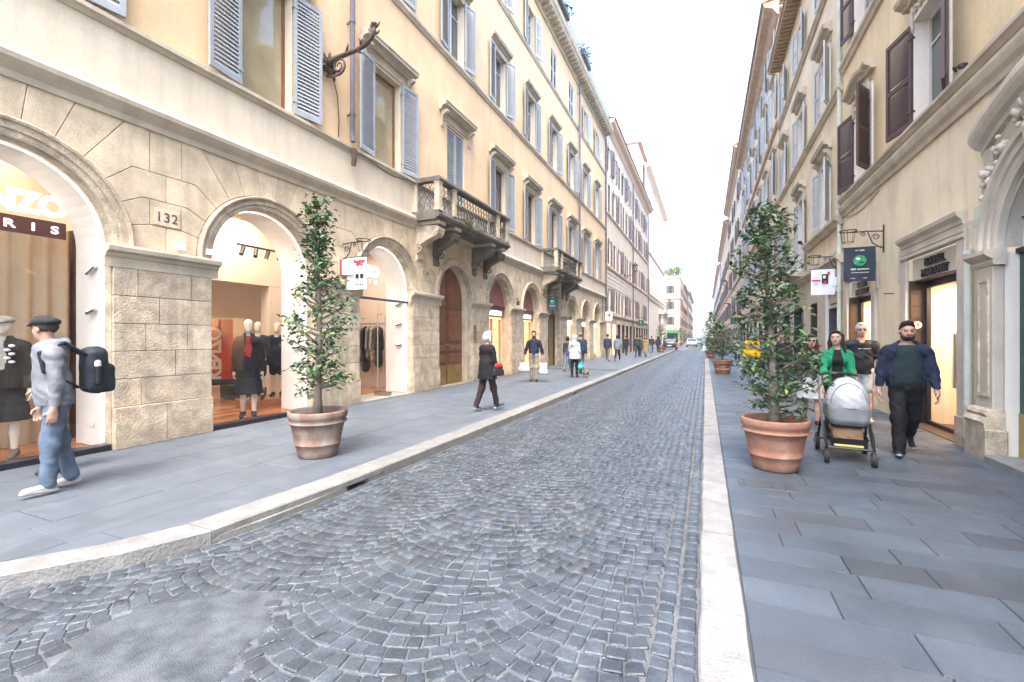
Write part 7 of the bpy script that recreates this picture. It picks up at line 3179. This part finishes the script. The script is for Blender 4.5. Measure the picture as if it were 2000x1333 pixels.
# ------------------------------------------------------------------ cars far down the street
def car(label, loc, rz, paint, cat='car', plate=True):
    t = thing('parked_car', label, cat, loc, rz, 'cars down the street')
    # lofted body: stations along y (front = +y)
    st_ = [(-2.0, .60, .42, .86), (-1.92, .80, .34, .98), (-1.6, .86, .26, 1.02), (-.8, .88, .22, 1.0), (.4, .88, .22, .98), (1.2, .87, .24, .92), (1.75, .82, .30, .82), (2.0, .62, .40, .70)]
    m = MB()
    vs, fs = [], []
    for (y, w, z0, z1) in st_:
        vs += [(-w * .9, y, z0), (-w, y, z0 + .12), (-w, y, (z0 + z1) / 2), (-w * .95, y, z1 - .08), (-w * .80, y, z1), (w * .80, y, z1), (w * .95, y, z1 - .08), (w, y, (z0 + z1) / 2), (w, y, z0 + .12), (w * .9, y, z0)]
    for i in range(len(st_) - 1):
        for k in range(10):
            fs.append((i * 10 + k, i * 10 + (k + 1) % 10, i * 10 + 10 + (k + 1) % 10, i * 10 + 10 + k))
    fs += [tuple(range(10)), tuple(range(70, 80))]
    m.add(vs, fs)
    m.build('car_body', paint, t, False, True)
    m = MB()
    cb = [(-1.75, .74, .98, 1.02), (-1.35, .68, .98, 1.40), (-.3, .66, .98, 1.50), (.35, .66, .97, 1.44), (1.15, .76, .92, .95)]
    vs, fs = [], []
    for (y, w, z0, z1) in cb:
        vs += [(-w - .06, y, z0), (-w, y, z1), (w, y, z1), (w + .06, y, z0)]
    for i in range(len(cb) - 1):
        for k in range(3):
            fs.append((i * 4 + k, i * 4 + k + 1, i * 4 + 5 + k, i * 4 + 4 + k))
    m.add(vs, fs)
    m.build('cabin_glass', 'pane_dark', t, False)
    m = MB()
    m.prism([(-.64, 1.41), (.64, 1.41), (.60, 1.52), (-.60, 1.52)], -1.32, .32)
    m.tube([(-.75, 1.12, .96), (-.67, .36, 1.46)], .035, 5)
    m.tube([(.75, 1.12, .96), (.67, .36, 1.46)], .035, 5)
    m.build('roof', paint, t, False)
    for sx in (-1, 1):
        for y in (-1.28, 1.25):
            m = MB()
            for k in range(1):
                m.tube([(sx * .70, y, .31), (sx * .885, y, .31)], .31, 18)
            w_ = m.build('wheel', 'rubber', t, False)
            m = MB()
            m.tube([(sx * .87, y, .31), (sx * .895, y, .31)], .19, 14)
            m.build('rim', 'metal_chrome', w_, False)
        m = MB()
        m.bbox(min(sx * .48, sx * .80), max(sx * .48, sx * .80), 1.74, 1.93, .60, .76, .02)
        m.build('headlight', 'white_paint', t, False)
        m = MB()
        m.bbox(min(sx * .60, sx * .84), max(sx * .60, sx * .84), -1.97, -1.82, .70, .92, .02)
        m.build('tail_light', 'print_red', t, False)
        m = MB()
        m.bbox(min(sx * .84, sx * 1.0), max(sx * .84, sx * 1.0), .85, .95, .98, 1.10, .02)
        m.build('wing_mirror', paint, t, False)
    for y, mt in ((2.0, 'white_paint'), (-2.02, 'white_paint')):
        m = MB()
        m.box(-.26, .26, y - .02, y + .02, .46, .57)
        m.build('number_plate', mt, t, False)
    m = MB()
    m.box(-.60, .60, 1.96, 2.02, .30, .44)
    m.build('grille', 'black_paint', t, False)
    return t


material('car_dark', (.02, .025, .028), .25, .05, 3, 20, 0, 30, coat=.6)
material('car_white', (.70, .71, .72), .3, .03, 3, 20, 0, 30, coat=.6)
material('car_blue', (.16, .22, .27), .3, .05, 3, 20, 0, 30, coat=.6)
car('dark hatchback parked tail-on at the far kerb', (-4.35, 64.5, 0), 0, 'car_dark')
car('white car driving towards the camera down the street', (-2.2, 86.0, -.06), PI, 'car_white')
car('blue grey car following the white car in the distance', (-1.4, 104.0, -.06), PI, 'car_blue')
# no-entry sign in the distance
ns = thing('road_sign', 'small round red road sign by the green awning', 'sign', (-5.6, 96, 0))
m = MB()
m.tube([(0, 0, 0), (0, 0, 3.4)], .035, 8)
m.build('pole', 'pipe_grey', ns, False)
m = MB()
m.add([(.32 * math.cos(i * PI / 12), -.04, 3.1 + .32 * math.sin(i * PI / 12)) for i in range(24)], [tuple(range(24))])
d_ = m.build('disc', 'print_red', ns, False)
m = MB()
m.box(-.22, .22, -.055, -.045, 3.04, 3.15)
m.build('bar', 'white_paint', d_, False)
# ------------------------------------------------------------------ mannequins in the shop
HT = heading_to
man_col = dict(mannequin=True, hair='none', name='mannequin', cat='mannequin', skin_col=(.6, .5, .4), female=True)
person('tall shop mannequin in black open coat, red top and long dark skirt', (-8.02, 6.02, .03), HT(.75, -.65), 1.86, legs=((.05, .02), (-.05, .02)), arms=((.0, .16, .12), (.05, .14, .1)),
       top=(.012, .012, .014), hem=.72, inner=(.45, .05, .04), open_w=.055, loose=.028, bottom='skirt', trousers=(.012, .016, .026), skirt_hem=.42, shoes=(.02, .02, .02), vox=.013, seed=1, top_name='coat', **man_col)
person('pale shop mannequin in dark dress behind the tall one', (-9.0, 6.98, .20), HT(.6, -.7), 1.70, arms=((.25, .1, .7), (.1, .12, .2)), top=(.015, .018, .03), hem=.80, bottom='shorts', trousers=(.012, .014, .02), shoes=(.02, .02, .02), vox=.018, loose=.02, top_name='dress', **man_col)
person('pale shop mannequin in short navy jacket at the back of the shop', (-9.1, 7.55, .20), HT(.6, -.75), 1.70, arms=((.1, .2, .3), (.1, .2, .3)), top=(.02, .028, .05), hem=.74, bottom='shorts', trousers=(.02, .028, .05), shoes=(.015, .015, .015), vox=.018, loose=.03, top_name='jacket', **man_col)
mq = person('shop mannequin in brown embroidered jacket and cap at the first arch', (-8.15, 2.78, .03), HT(.8, -.6), 1.80, arms=((.0, .22, .15), (.0, .22, .15)), top=(.055, .045, .035), hem=.86, inner=(.6, .55, .48), open_w=.05, loose=.045,
            bottom='skirt', trousers=(.035, .030, .025), skirt_hem=.46, shoes=(.18, .16, .13), vox=.014, seed=2, cap_hat=(.5, .45, .38), top_name='jacket', **man_col)
m = MB()
for i in range(5):
    m.lathe([(0, -.02), (.03, -.01), (.03, .01), (0, .02)], 7, (-.13 + (i % 2) * .04, .20, 1.22 + i * .05))
m.build('embroidery', 'white_paint', mq, False)

# ------------------------------------------------------------------ people, west pavement
bp = person('man in grey hoodie, jeans and dark flat cap turning to the shop window', (-6.05, 2.42, 0), HT(-.22, -1.0), 1.74, legs=((.10, .06), (-.12, .12)), arms=((-.06, .07, .16), (-.02, .07, .16)), lean=.08, head=(-.95, -.05), bulk=1.08,
            top=(.24, .25, .27), hem=.86, loose=.014, hood='down', trousers=(.13, .18, .25), leg_w=.014, shoes=(.50, .47, .46), sole=(.62, .60, .55), hair='short', hair_col=(.05, .035, .025), cap_hat=(.028, .032, .04), vox=.0085, seed=3, top_name='hoodie', skin_col=(.48, .28, .20))
# backpack worn by him (behind = -y in his frame)
M_ = Matrix.Translation(bp.location) @ Matrix.Rotation(bp.rotation_euler.z, 4, 'Z')
gb = [dict(key='bag_body', prims=[blk((0, -.30, 1.20), (.15, .10, .23), .07), blk((0, -.37, 1.12), (.12, .09, .15), .05), ell((0, -.30, 1.40), (.13, .10, .06))], k=.03, cut=None, amp=.003),
      dict(key='strap', prims=[cap((-.11, -.21, 1.38), (-.12, -.05, 1.50), .022, .024, (1.3, 1, .6)), cap((-.12, -.05, 1.50), (-.125, .12, 1.40), .024, .022, (1.3, 1, .6)), cap((-.125, .12, 1.40), (-.165, .10, 1.22), .022, .018, (1, 1, 1)), cap((-.165, .10, 1.22), (-.13, -.20, 1.02), .012, .012),
                               cap((.11, -.21, 1.38), (.12, -.05, 1.50), .022, .024, (1.3, 1, .6)), cap((.12, -.05, 1.50), (.125, .12, 1.40), .024, .022, (1.3, 1, .6)), cap((.125, .12, 1.40), (.165, .10, 1.22), .022, .018), cap((.165, .10, 1.22), (.13, -.20, 1.02), .012, .012)], k=.01, cut=None, amp=0),
      dict(key='bottle', prims=[cap((-.165, -.30, 1.08), (-.165, -.30, 1.24), .03, .03)], k=0, cut=None, amp=0),
      dict(key='bottle_cap', prims=[cap((-.165, -.30, 1.26), (-.165, -.30, 1.29), .028, .026)], k=0, cut=None, amp=0)]
sdf_object('backpack', gb, .010, {'bag_body': fabric((.018, .024, .035), .6), 'strap': fabric((.015, .02, .03), .7), 'bottle': fabric((.02, .02, .025), .4), 'bottle_cap': fabric((.6, .6, .58), .5)}, None, 'dark navy backpack with bottle on the back of the man in the flat cap', 'backpack', bp.location, bp.rotation_euler.z)
cw = person('dark-haired woman in pink scarf hidden behind the man in the flat cap', (-6.90, 2.78, 0), HT(-.3, -1), 1.52, legs=STAND, arms=((.0, .05, .2), (.0, .05, .2)), head=(-.6, -.2), female=True, top=(.42, .20, .20), hem=.82, trousers=(.05, .07, .11), shoes=(.03, .04, .07), hair='bob', hair_col=(.02, .012, .012), scarf=(.5, .25, .27), vox=.013, lean=.05)
p2 = person('white-haired woman in long black coat with red bag walking away', (-4.25, 8.66, 0), HT(.42, .9), 1.66, legs=((-.20, .22), (.26, .02)), arms=((.05, .10, .25), (.15, .12, .5)), female=True, bulk=1.12, top=(.012, .012, .014), hem=.70, loose=.03, trousers=(.035, .02, .022), leg_w=.012, shoes=(.03, .10, .13), sole=(.55, .58, .58),
            hair='bob', hair_col=(.66, .66, .68), vox=.011, seed=5, top_name='coat')
gb = [dict(key='bag_body', prims=[blk((.235, .10, .88), (.03, .12, .10), .03), blk((.235, .10, .82), (.036, .15, .07), .03)], k=.02, cut=None, amp=.003),
      dict(key='bag_top', prims=[blk((.243, .10, .97), (.038, .09, .05), .03)], k=.02, cut=None, amp=.002),
      dict(key='strap', prims=[cap((.20, .02, 1.42), (.235, .10, 1.02), .014, .012, (1, 1.6, 1))], k=0, cut=None, amp=0)]
sdf_object('shoulder_bag', gb, .011, {'bag_body': fabric((.03, .03, .035)), 'bag_top': fabric((.55, .05, .05)), 'strap': fabric((.6, .58, .56))}, None, 'red and black shoulder bag of the white-haired woman', 'bag', p2.location, p2.rotation_euler.z)
p3 = person('bearded man in padded navy jacket carrying white shopping bags', (-5.56, 15.05, 0), HT(.32, -1), 1.76, legs=((.05, .05), (-.06, .10)), arms=((.05, .34, .15), (.05, .34, .15)), top=(.022, .018, .035), hem=.94, inner=(.018, .03, .09), open_w=.085, loose=.02, trousers=(.34, .30, .23), leg_w=.006, shoes=(.025, .022, .02), hair='short', hair_col=(.025, .016, .012), beard=True, vox=.012, seed=6, puff=True)


def shopping_bag(label, p, side, col, w=.36, h=.40, name='shopping_bag', vox=.014):
    hw_ = hand_world(p, side)
    g = [dict(key='bag_body', prims=[blk((0, 0, -h / 2 - .14), (w / 2, .07, h / 2), .035), blk((0, 0, -h - .08), (w / 2 + .03, .10, .08), .05)], k=.04, cut=None, amp=.008, seed=w * 30),
         dict(key='handle', prims=[cap((-.09, 0, -.14), (0, 0, .0), .008), cap((.09, 0, -.14), (0, 0, .0), .008)], k=.0, cut=None, amp=0)]
    return sdf_object(name, g, vox, {'bag_body': fabric(col, .6), 'handle': fabric(tuple(c * .8 for c in col), .6)}, None, label, 'bag', (hw_.x, hw_.y, hw_.z + .02), p.rotation_euler.z)


shopping_bag('white shopping bag in the padded-jacket man\'s hand nearer the shops', p3, 'right', (.52, .53, .56), .34, .28)
shopping_bag('taller white shopping bag in the padded-jacket man\'s hand nearer the kerb', p3, 'left', (.52, .53, .56), .27, .38)
p4 = person('person in white hooded jacket and black leggings walking away', (-4.68, 17.2, 0), HT(.05, 1), 1.64, legs=((-.06, .04), (.08, .03)), arms=((.0, .15, .3), (.0, .16, .3)), female=True, bulk=1.1, top=(.56, .62, .68), hem=.76, loose=.03, hood='up', trousers=(.015, .015, .022), shoes=(.10, .02, .035), hair='none', vox=.013, seed=7)
gb = [dict(key='bag_body', prims=[blk((-.26, .02, .98), (.05, .11, .10), .03)], k=0, cut=None, amp=.003), dict(key='strap', prims=[cap((-.25, -.03, 1.05), (-.05, -.15, 1.25), .010), cap((-.05, -.15, 1.25), (.14, -.06, 1.44), .010)], k=.01, cut=None, amp=0)]
sdf_object('crossbody_bag', gb, .013, {'bag_body': fabric((.12, .06, .18)), 'strap': fabric((.07, .05, .12))}, None, 'purple crossbody bag on the white hooded jacket', 'bag', p4.location, p4.rotation_euler.z)
shopping_bag('teal bag held beside the small dog', p4, 'right', (.10, .42, .45), .16, .26, 'teal_bag')
person('grey-haired man with navy jacket and blue pack walking away beside the white jacket', (-4.95, 19.2, 0), HT(.05, 1), 1.78, legs=WALK, arms=((.2, .15, .3), (-.2, .15, .2)), top=(.025, .045, .075), hem=.86, loose=.03, trousers=(.05, .06, .08), hair='short', hair_col=(.20, .16, .13), vox=.015, bulk=1.15)
person('person in jeans and dark top half hidden by the white jacket', (-5.85, 20.3, 0), HT(-.1, 1), 1.62, legs=WALK2, top=(.05, .055, .05), hem=.86, trousers=(.14, .20, .30), shoes=(.5, .25, .25), hair='bob', hair_col=(.03, .02, .015), vox=.017, female=True)
# small dog
dg = [dict(key='dog_body', prims=[cap((0, -.14, .20), (0, .12, .21), .065, .075), cap((0, .13, .23), (0, .20, .32), .05, .04), ell((0, .22, .34), (.045, .06, .045)), cap((0, .26, .33), (0, .31, .315), .025, .018), ell((-.04, .20, .37), (.014, .02, .035)), ell((.04, .20, .37), (.014, .02, .035)),
                                   cap((-.04, .12, .17), (-.04, .12, .10), .026, .018), cap((-.04, .12, .10), (-.04, .13, .015), .018, .016), cap((.04, .12, .17), (.04, .14, .10), .026, .018), cap((.04, .14, .10), (.04, .12, .015), .018, .016),
                                   cap((-.04, -.14, .18), (-.045, -.10, .12), .038, .022), cap((-.045, -.10, .12), (-.045, -.16, .07), .022, .015), cap((-.045, -.16, .07), (-.045, -.15, .015), .015, .015), cap((.04, -.14, .18), (.045, -.12, .12), .038, .022), cap((.045, -.12, .12), (.045, -.18, .07), .022, .015), cap((.045, -.18, .07), (.045, -.17, .015), .015, .015),
                                   cap((0, -.18, .24), (0, -.27, .32), .02, .012)], k=.02, cut=None, amp=.002)]
sdf_object('dog', dg, .010, {'dog_body': fabric((.24, .17, .11), .9)}, None, 'small tan dog trotting beside the white hooded jacket', 'dog', (-4.25, 17.3, 0), HT(.1, 1))
# the strollers further on
FARL = [
    ('man in navy jacket and khaki trousers walking away along the arcade', (-5.92, 30.0), 1.80, (.03, .045, .08), (.16, .14, .10), WALK, 'short', (.02, .015, .01), .88),
    ('woman in grey blue jacket and black trousers walking away', (-5.19, 29.5), 1.74, (.22, .26, .30), (.015, .015, .02), WALK2, 'bob', (.03, .02, .015), .80),
    ('person in dark clothes near the mauve-shuttered house door', (-6.3, 40.0), 1.75, (.03, .03, .035), (.03, .03, .04), WALK, 'short', (.03, .02, .015), .86),
    ('man in dark jacket with black backpack in the middle distance', (-4.86, 36.3), 1.78, (.03, .045, .05), (.03, .045, .07), WALK2, 'short', (.02, .015, .01), .88),
    ('person in teal jacket behind the man with black backpack', (-4.95, 38.6), 1.72, (.04, .10, .12), (.03, .035, .05), WALK, 'short', (.06, .05, .04), .86),
    ('person in long tan coat walking away in the middle distance', (-4.39, 37.6), 1.66, (.34, .24, .13), (.25, .18, .10), WALK, 'bob', (.30, .22, .12), .42),
    ('person in brown top and bright blue jeans in the middle distance', (-4.85, 46.3), 1.74, (.05, .03, .03), (.12, .20, .34), WALK2, 'short', (.20, .18, .16), .88),
    ('person in navy jacket beside the far potted tree', (-4.40, 48.0), 1.68, (.02, .04, .09), (.02, .02, .03), WALK, 'long', (.02, .015, .012), .86),
    ('faint distant walker in black by the corner house', (-4.6, 80.0), 1.72, (.03, .03, .03), (.03, .03, .04), WALK, 'short', (.03, .02, .02), .86),
    ('faint distant walker in red by the corner house', (-5.4, 84.0), 1.72, (.22, .04, .04), (.03, .03, .04), WALK2, 'short', (.03, .02, .02), .86),
    ('faint distant walker in dark grey at the end of the street', (-3.3, 97.0), 1.72, (.08, .08, .09), (.03, .03, .04), WALK, 'short', (.03, .02, .02), .86),
]
for i, (lab, (x, y), H_, tc, trc, lg, hr, hcol, hem_) in enumerate(FARL):
    person(lab, (x, y, 0), HT(.06 * (i % 3 - 1), 1), H_, legs=lg, arms=((.2, .13, .3), (-.2, .13, .25)), top=tc, hem=hem_, trousers=trc, hair=hr, hair_col=hcol, loose=.02, vox=.020 if y < 60 else .03, seed=i, shoes=(.3, .3, .3) if i < 2 else (.03, .03, .03))

# ------------------------------------------------------------------ people, east pavement
big = person('large bearded man in open navy jacket and dark sweater walking towards the camera', (2.45, 7.60, 0), HT(-.18, -1), 1.78, legs=((-.34, .50), (.20, .02)), arms=((.10, .22, .18), (-.02, .22, .22)), bulk=1.15, top=(.018, .026, .055), hem=.90, inner=(.018, .035, .040), open_w=.135, loose=.022,
             trousers=(.012, .012, .014), leg_w=.020, shoes=(.015, .017, .022), sole=(.5, .5, .5), hair='short', hair_col=(.030, .021, .017), beard=True, head=(.10, -.10), vox=.0085, seed=9, skin_col=(.50, .29, .21))
gr = person('woman in emerald green jacket with long dark hair pushing the stroller', (1.83, 8.28, 0), HT(-.10, -1), 1.63, legs=((.22, .05), (-.2, .2)), arms=((.45, .10, .75), (.45, .10, .75)), female=True, top=(.01, .26, .12), hem=.86, inner=(.012, .012, .014), open_w=.075, loose=.018, trousers=(.03, .03, .035), hair='long', hair_col=(.016, .010, .009), head=(-.30, .10), vox=.0085, seed=10, skin_col=(.52, .33, .25))
person('white-haired man in black T-shirt with white stripe and blue sunglasses', (2.58, 10.0, 0), HT(-.12, -1), 1.79, legs=((.15, .02), (-.15, .15)), arms=((.05, .18, .2), (.0, .18, .2)), bulk=1.08, top=(.014, .016, .022), hem=.86, sleeve='short', bottom='shorts', trousers=(.55, .55, .56), shoes=(.5, .5, .5), hair='short', hair_col=(.66, .66, .66), sunglasses=(.03, .10, .16), stripe=(.6, .6, .6), vox=.0105, seed=11, skin_col=(.50, .30, .22), top_name='shirt', part_names={'inner': 'undershirt'})
person('woman in sunglasses with brown hair and white skirt behind the green jacket', (1.70, 9.35, 0), HT(-.1, -1), 1.58, legs=((.2, .04), (-.15, .2)), arms=((.1, .1, .3), (.1, .1, .3)), female=True, top=(.06, .05, .05), hem=.84, bottom='skirt', skirt_hem=.52, trousers=(.60, .60, .62), shoes=(.03, .03, .03), hair='long', hair_col=(.05, .028, .02), sunglasses=(.012, .010, .012), vox=.011, seed=12, skin_col=(.50, .31, .23))
person('person in bright yellow jacket and jeans behind the bushy tree', (1.38, 16.7, 0), HT(-.1, -1), 1.72, legs=((.15, .02), (-.1, .1)), arms=((.1, .15, .4), (.1, .15, .4)), female=True, top=(.72, .44, .01), hem=.84, loose=.03, trousers=(.24, .30, .40), shoes=(.4, .38, .36), hair='long', hair_col=(.04, .025, .02), vox=.014, seed=13)
person('person in black clothes hidden behind the bushy tree', (2.06, 15.4, 0), HT(-.1, -1), 1.76, legs=WALK, top=(.02, .02, .024), hem=.86, trousers=(.02, .02, .025), hair='short', hair_col=(.03, .02, .02), vox=.015, seed=14)
person('woman in pale fur-like coat on the flagstones in the middle distance', (1.90, 32.6, 0), HT(0, 1), 1.66, legs=WALK, female=True, top=(.48, .44, .40), hem=.62, loose=.04, trousers=(.02, .02, .02), hair='bob', hair_col=(.05, .03, .02), vox=.02, seed=15)
FARR = [('person in black by the conical tree', (.95, 40.5), (.02, .02, .025), (.03, .03, .04)), ('person in dark brown beside the distant kerb', (.45, 45.0), (.05, .035, .03), (.02, .02, .03)), ('person in charcoal beyond the conical tree', (1.4, 46.0), (.04, .04, .045), (.05, .06, .08)),
        ('person in maroon on the far flagstones', (1.2, 55.0), (.16, .03, .04), (.03, .03, .04)), ('distant person in white top on the far flagstones', (2.0, 62.0), (.5, .5, .5), (.05, .06, .1)), ('distant person in black by the far kerb', (.3, 70.0), (.03, .03, .03), (.03, .03, .04)), ('person in grey on the flagstones beside the shrub', (2.5, 24.5), (.12, .12, .13), (.03, .03, .04))]
for i, (lab, (x, y), tc, trc) in enumerate(FARR):
    person(lab, (x, y, 0), HT(0, 1 if i % 2 else -1), 1.70 + .02 * (i % 3), legs=WALK if i % 2 else WALK2, top=tc, trousers=trc, hem=.84, loose=.02, hair='short' if i % 2 else 'bob', vox=.022 if y < 60 else .03, seed=20 + i)

# ------------------------------------------------------------------ stroller
STX, STY, STR = 1.66, 7.10, HT(-.10, -1)
sr = thing('stroller', 'black-framed baby stroller with pale grey bassinet and hood', 'stroller', (STX, STY, 0), STR)


def rib_cut(X, Y, Z):
    return np.maximum(-(Z - .66), -(-(Y - .02) * .8 + (Z - .66) * .6)) + 0 * X


# local frame: +y is the travel direction (towards the camera)
gs = [dict(key='bassinet', prims=[blk((0, .02, .61), (.215, .37, .15), .10), blk((0, .02, .53), (.19, .33, .08), .06)], k=.02, cut=None, amp=.002),
      dict(key='bassinet_base', prims=[blk((0, .02, .475), (.185, .32, .035), .03)], k=0, cut=None, amp=0),
      dict(key='hood', prims=[ell((0, .13, .72), (.228, .275, .33))], k=0, cut=lambda X, Y, Z: np.maximum(.685 - Z, -(Y + .10)) + 0 * X, amp=.004, seed=1.0),
      dict(key='cover', prims=[ell((0, -.08, .70), (.21, .32, .12))], k=0, cut=lambda X, Y, Z: .66 - Z + 0 * X + 0 * Y, amp=.003, seed=2.0)]
fabric((.56, .58, .61), .8, 'stroller_hood')
fabric((.27, .28, .29), .85, 'stroller_body')
fabric((.02, .02, .022), .6, 'stroller_black')
sdf_object('stroller', gs, .009, {'bassinet': FAB['stroller_body'], 'bassinet_base': FAB['stroller_black'], 'hood': FAB['stroller_hood'], 'cover': FAB['stroller_hood']}, sr)
m = MB()
n = 18
for yy in (.16, .30):
    m = MB()
    pts = []
    for i in range(n + 1):
        a = PI * i / n
        k_ = math.sqrt(max(0, 1 - ((yy - .13) / .278) ** 2))
        pts.append((.231 * k_ * math.cos(a), yy, .72 + .333 * k_ * math.sin(a)))
    m.tube(pts, .006, 5)
    m.build('hood_rib', FAB['stroller_body'], sr, False)
for sx in (-1, 1):
    m = MB()
    m.tube([(sx * .235, -.62, 1.02), (sx * .24, -.42, .80), (sx * .245, -.10, .50), (sx * .24, .22, .28), (sx * .23, .36, .18)], .013, 8)
    m.build('side_tube', 'pipe_grey', sr, False)
    m = MB()
    m.tube([(sx * .245, -.12, .50), (sx * .255, -.26, .30), (sx * .26, -.36, .16)], .015, 8)
    m.tube([(sx * .24, .10, .46), (sx * .24, .28, .34), (sx * .235, .38, .20)], .015, 8)
    m.build('leg', 'metal_dark', sr, False)
    for yy, rw in ((.38, .085), (-.38, .105)):
        m = MB()
        x = sx * (.235 if yy > 0 else .265)
        m.tube([(x - .022, yy, rw), (x + .022, yy, rw)], rw, 20)
        w_ = m.build('wheel', 'rubber', sr, False)
        m = MB()
        m.tube([(x - .026, yy, rw), (x + .026, yy, rw)], rw * .55, 14)
        m.build('rim', 'pipe_grey', w_, False)
        m = MB()
        m.tube([(x, yy - .03, rw * 2 + .02), (x + sx * .03, yy, rw)], .016, 6)
        m.build('fork', 'metal_dark', sr, False)
m = MB()
m.tube([(-.235, -.62, 1.02), (-.12, -.66, 1.05), (.12, -.66, 1.05), (.235, -.62, 1.02)], .018, 8)
m.build('handlebar', 'rubber', sr, False)
m = MB()
vs = [(-.21, -.30, .36), (.21, -.30, .36), (.20, .30, .30), (-.20, .30, .30), (-.16, -.26, .19), (.16, -.26, .19), (.16, .26, .17), (-.16, .26, .17)]
m.add(vs, [(4, 5, 6, 7), (0, 1, 5, 4), (1, 2, 6, 5), (3, 0, 4, 7), (2, 3, 7, 6)])
m.tube([(-.23, .36, .19), (.23, .36, .19)], .014, 6)
m.tube([(-.26, -.37, .16), (.26, -.37, .16)], .012, 6)
m.build('basket', 'black_paint', sr, False)
pb = [dict(key='bag_body', prims=[blk((0, 0, 0), (.155, .20, .095), .03)], k=0, cut=None, amp=.010, seed=4.0)]
W_ = Matrix.Translation(sr.location) @ Matrix.Rotation(STR, 4, 'Z')
l_ = W_ @ Vector((0, .07, .325))
material('kraft', (.34, .20, .10), .8, .2, 8, 50, .3, 30, obj_space=True)
material('sheet_yellow', (.55, .47, .14), .7, .1, 8, 50, .1, 30)
sdf_object('paper_bag', pb, .010, {'bag_body': MAT['kraft']}, None, 'crumpled brown paper bag in the stroller basket', 'bag', l_, STR)
ys_ = thing('yellow_folder', 'pale yellow folder lying under the paper bag in the stroller basket', 'folder', W_ @ Vector((0, .14, .20)), STR)
m = MB()
m.bbox(-.15, .15, -.12, .16, 0, .022, .004)
m.build('folder_cover', 'sheet_yellow', ys_, False)
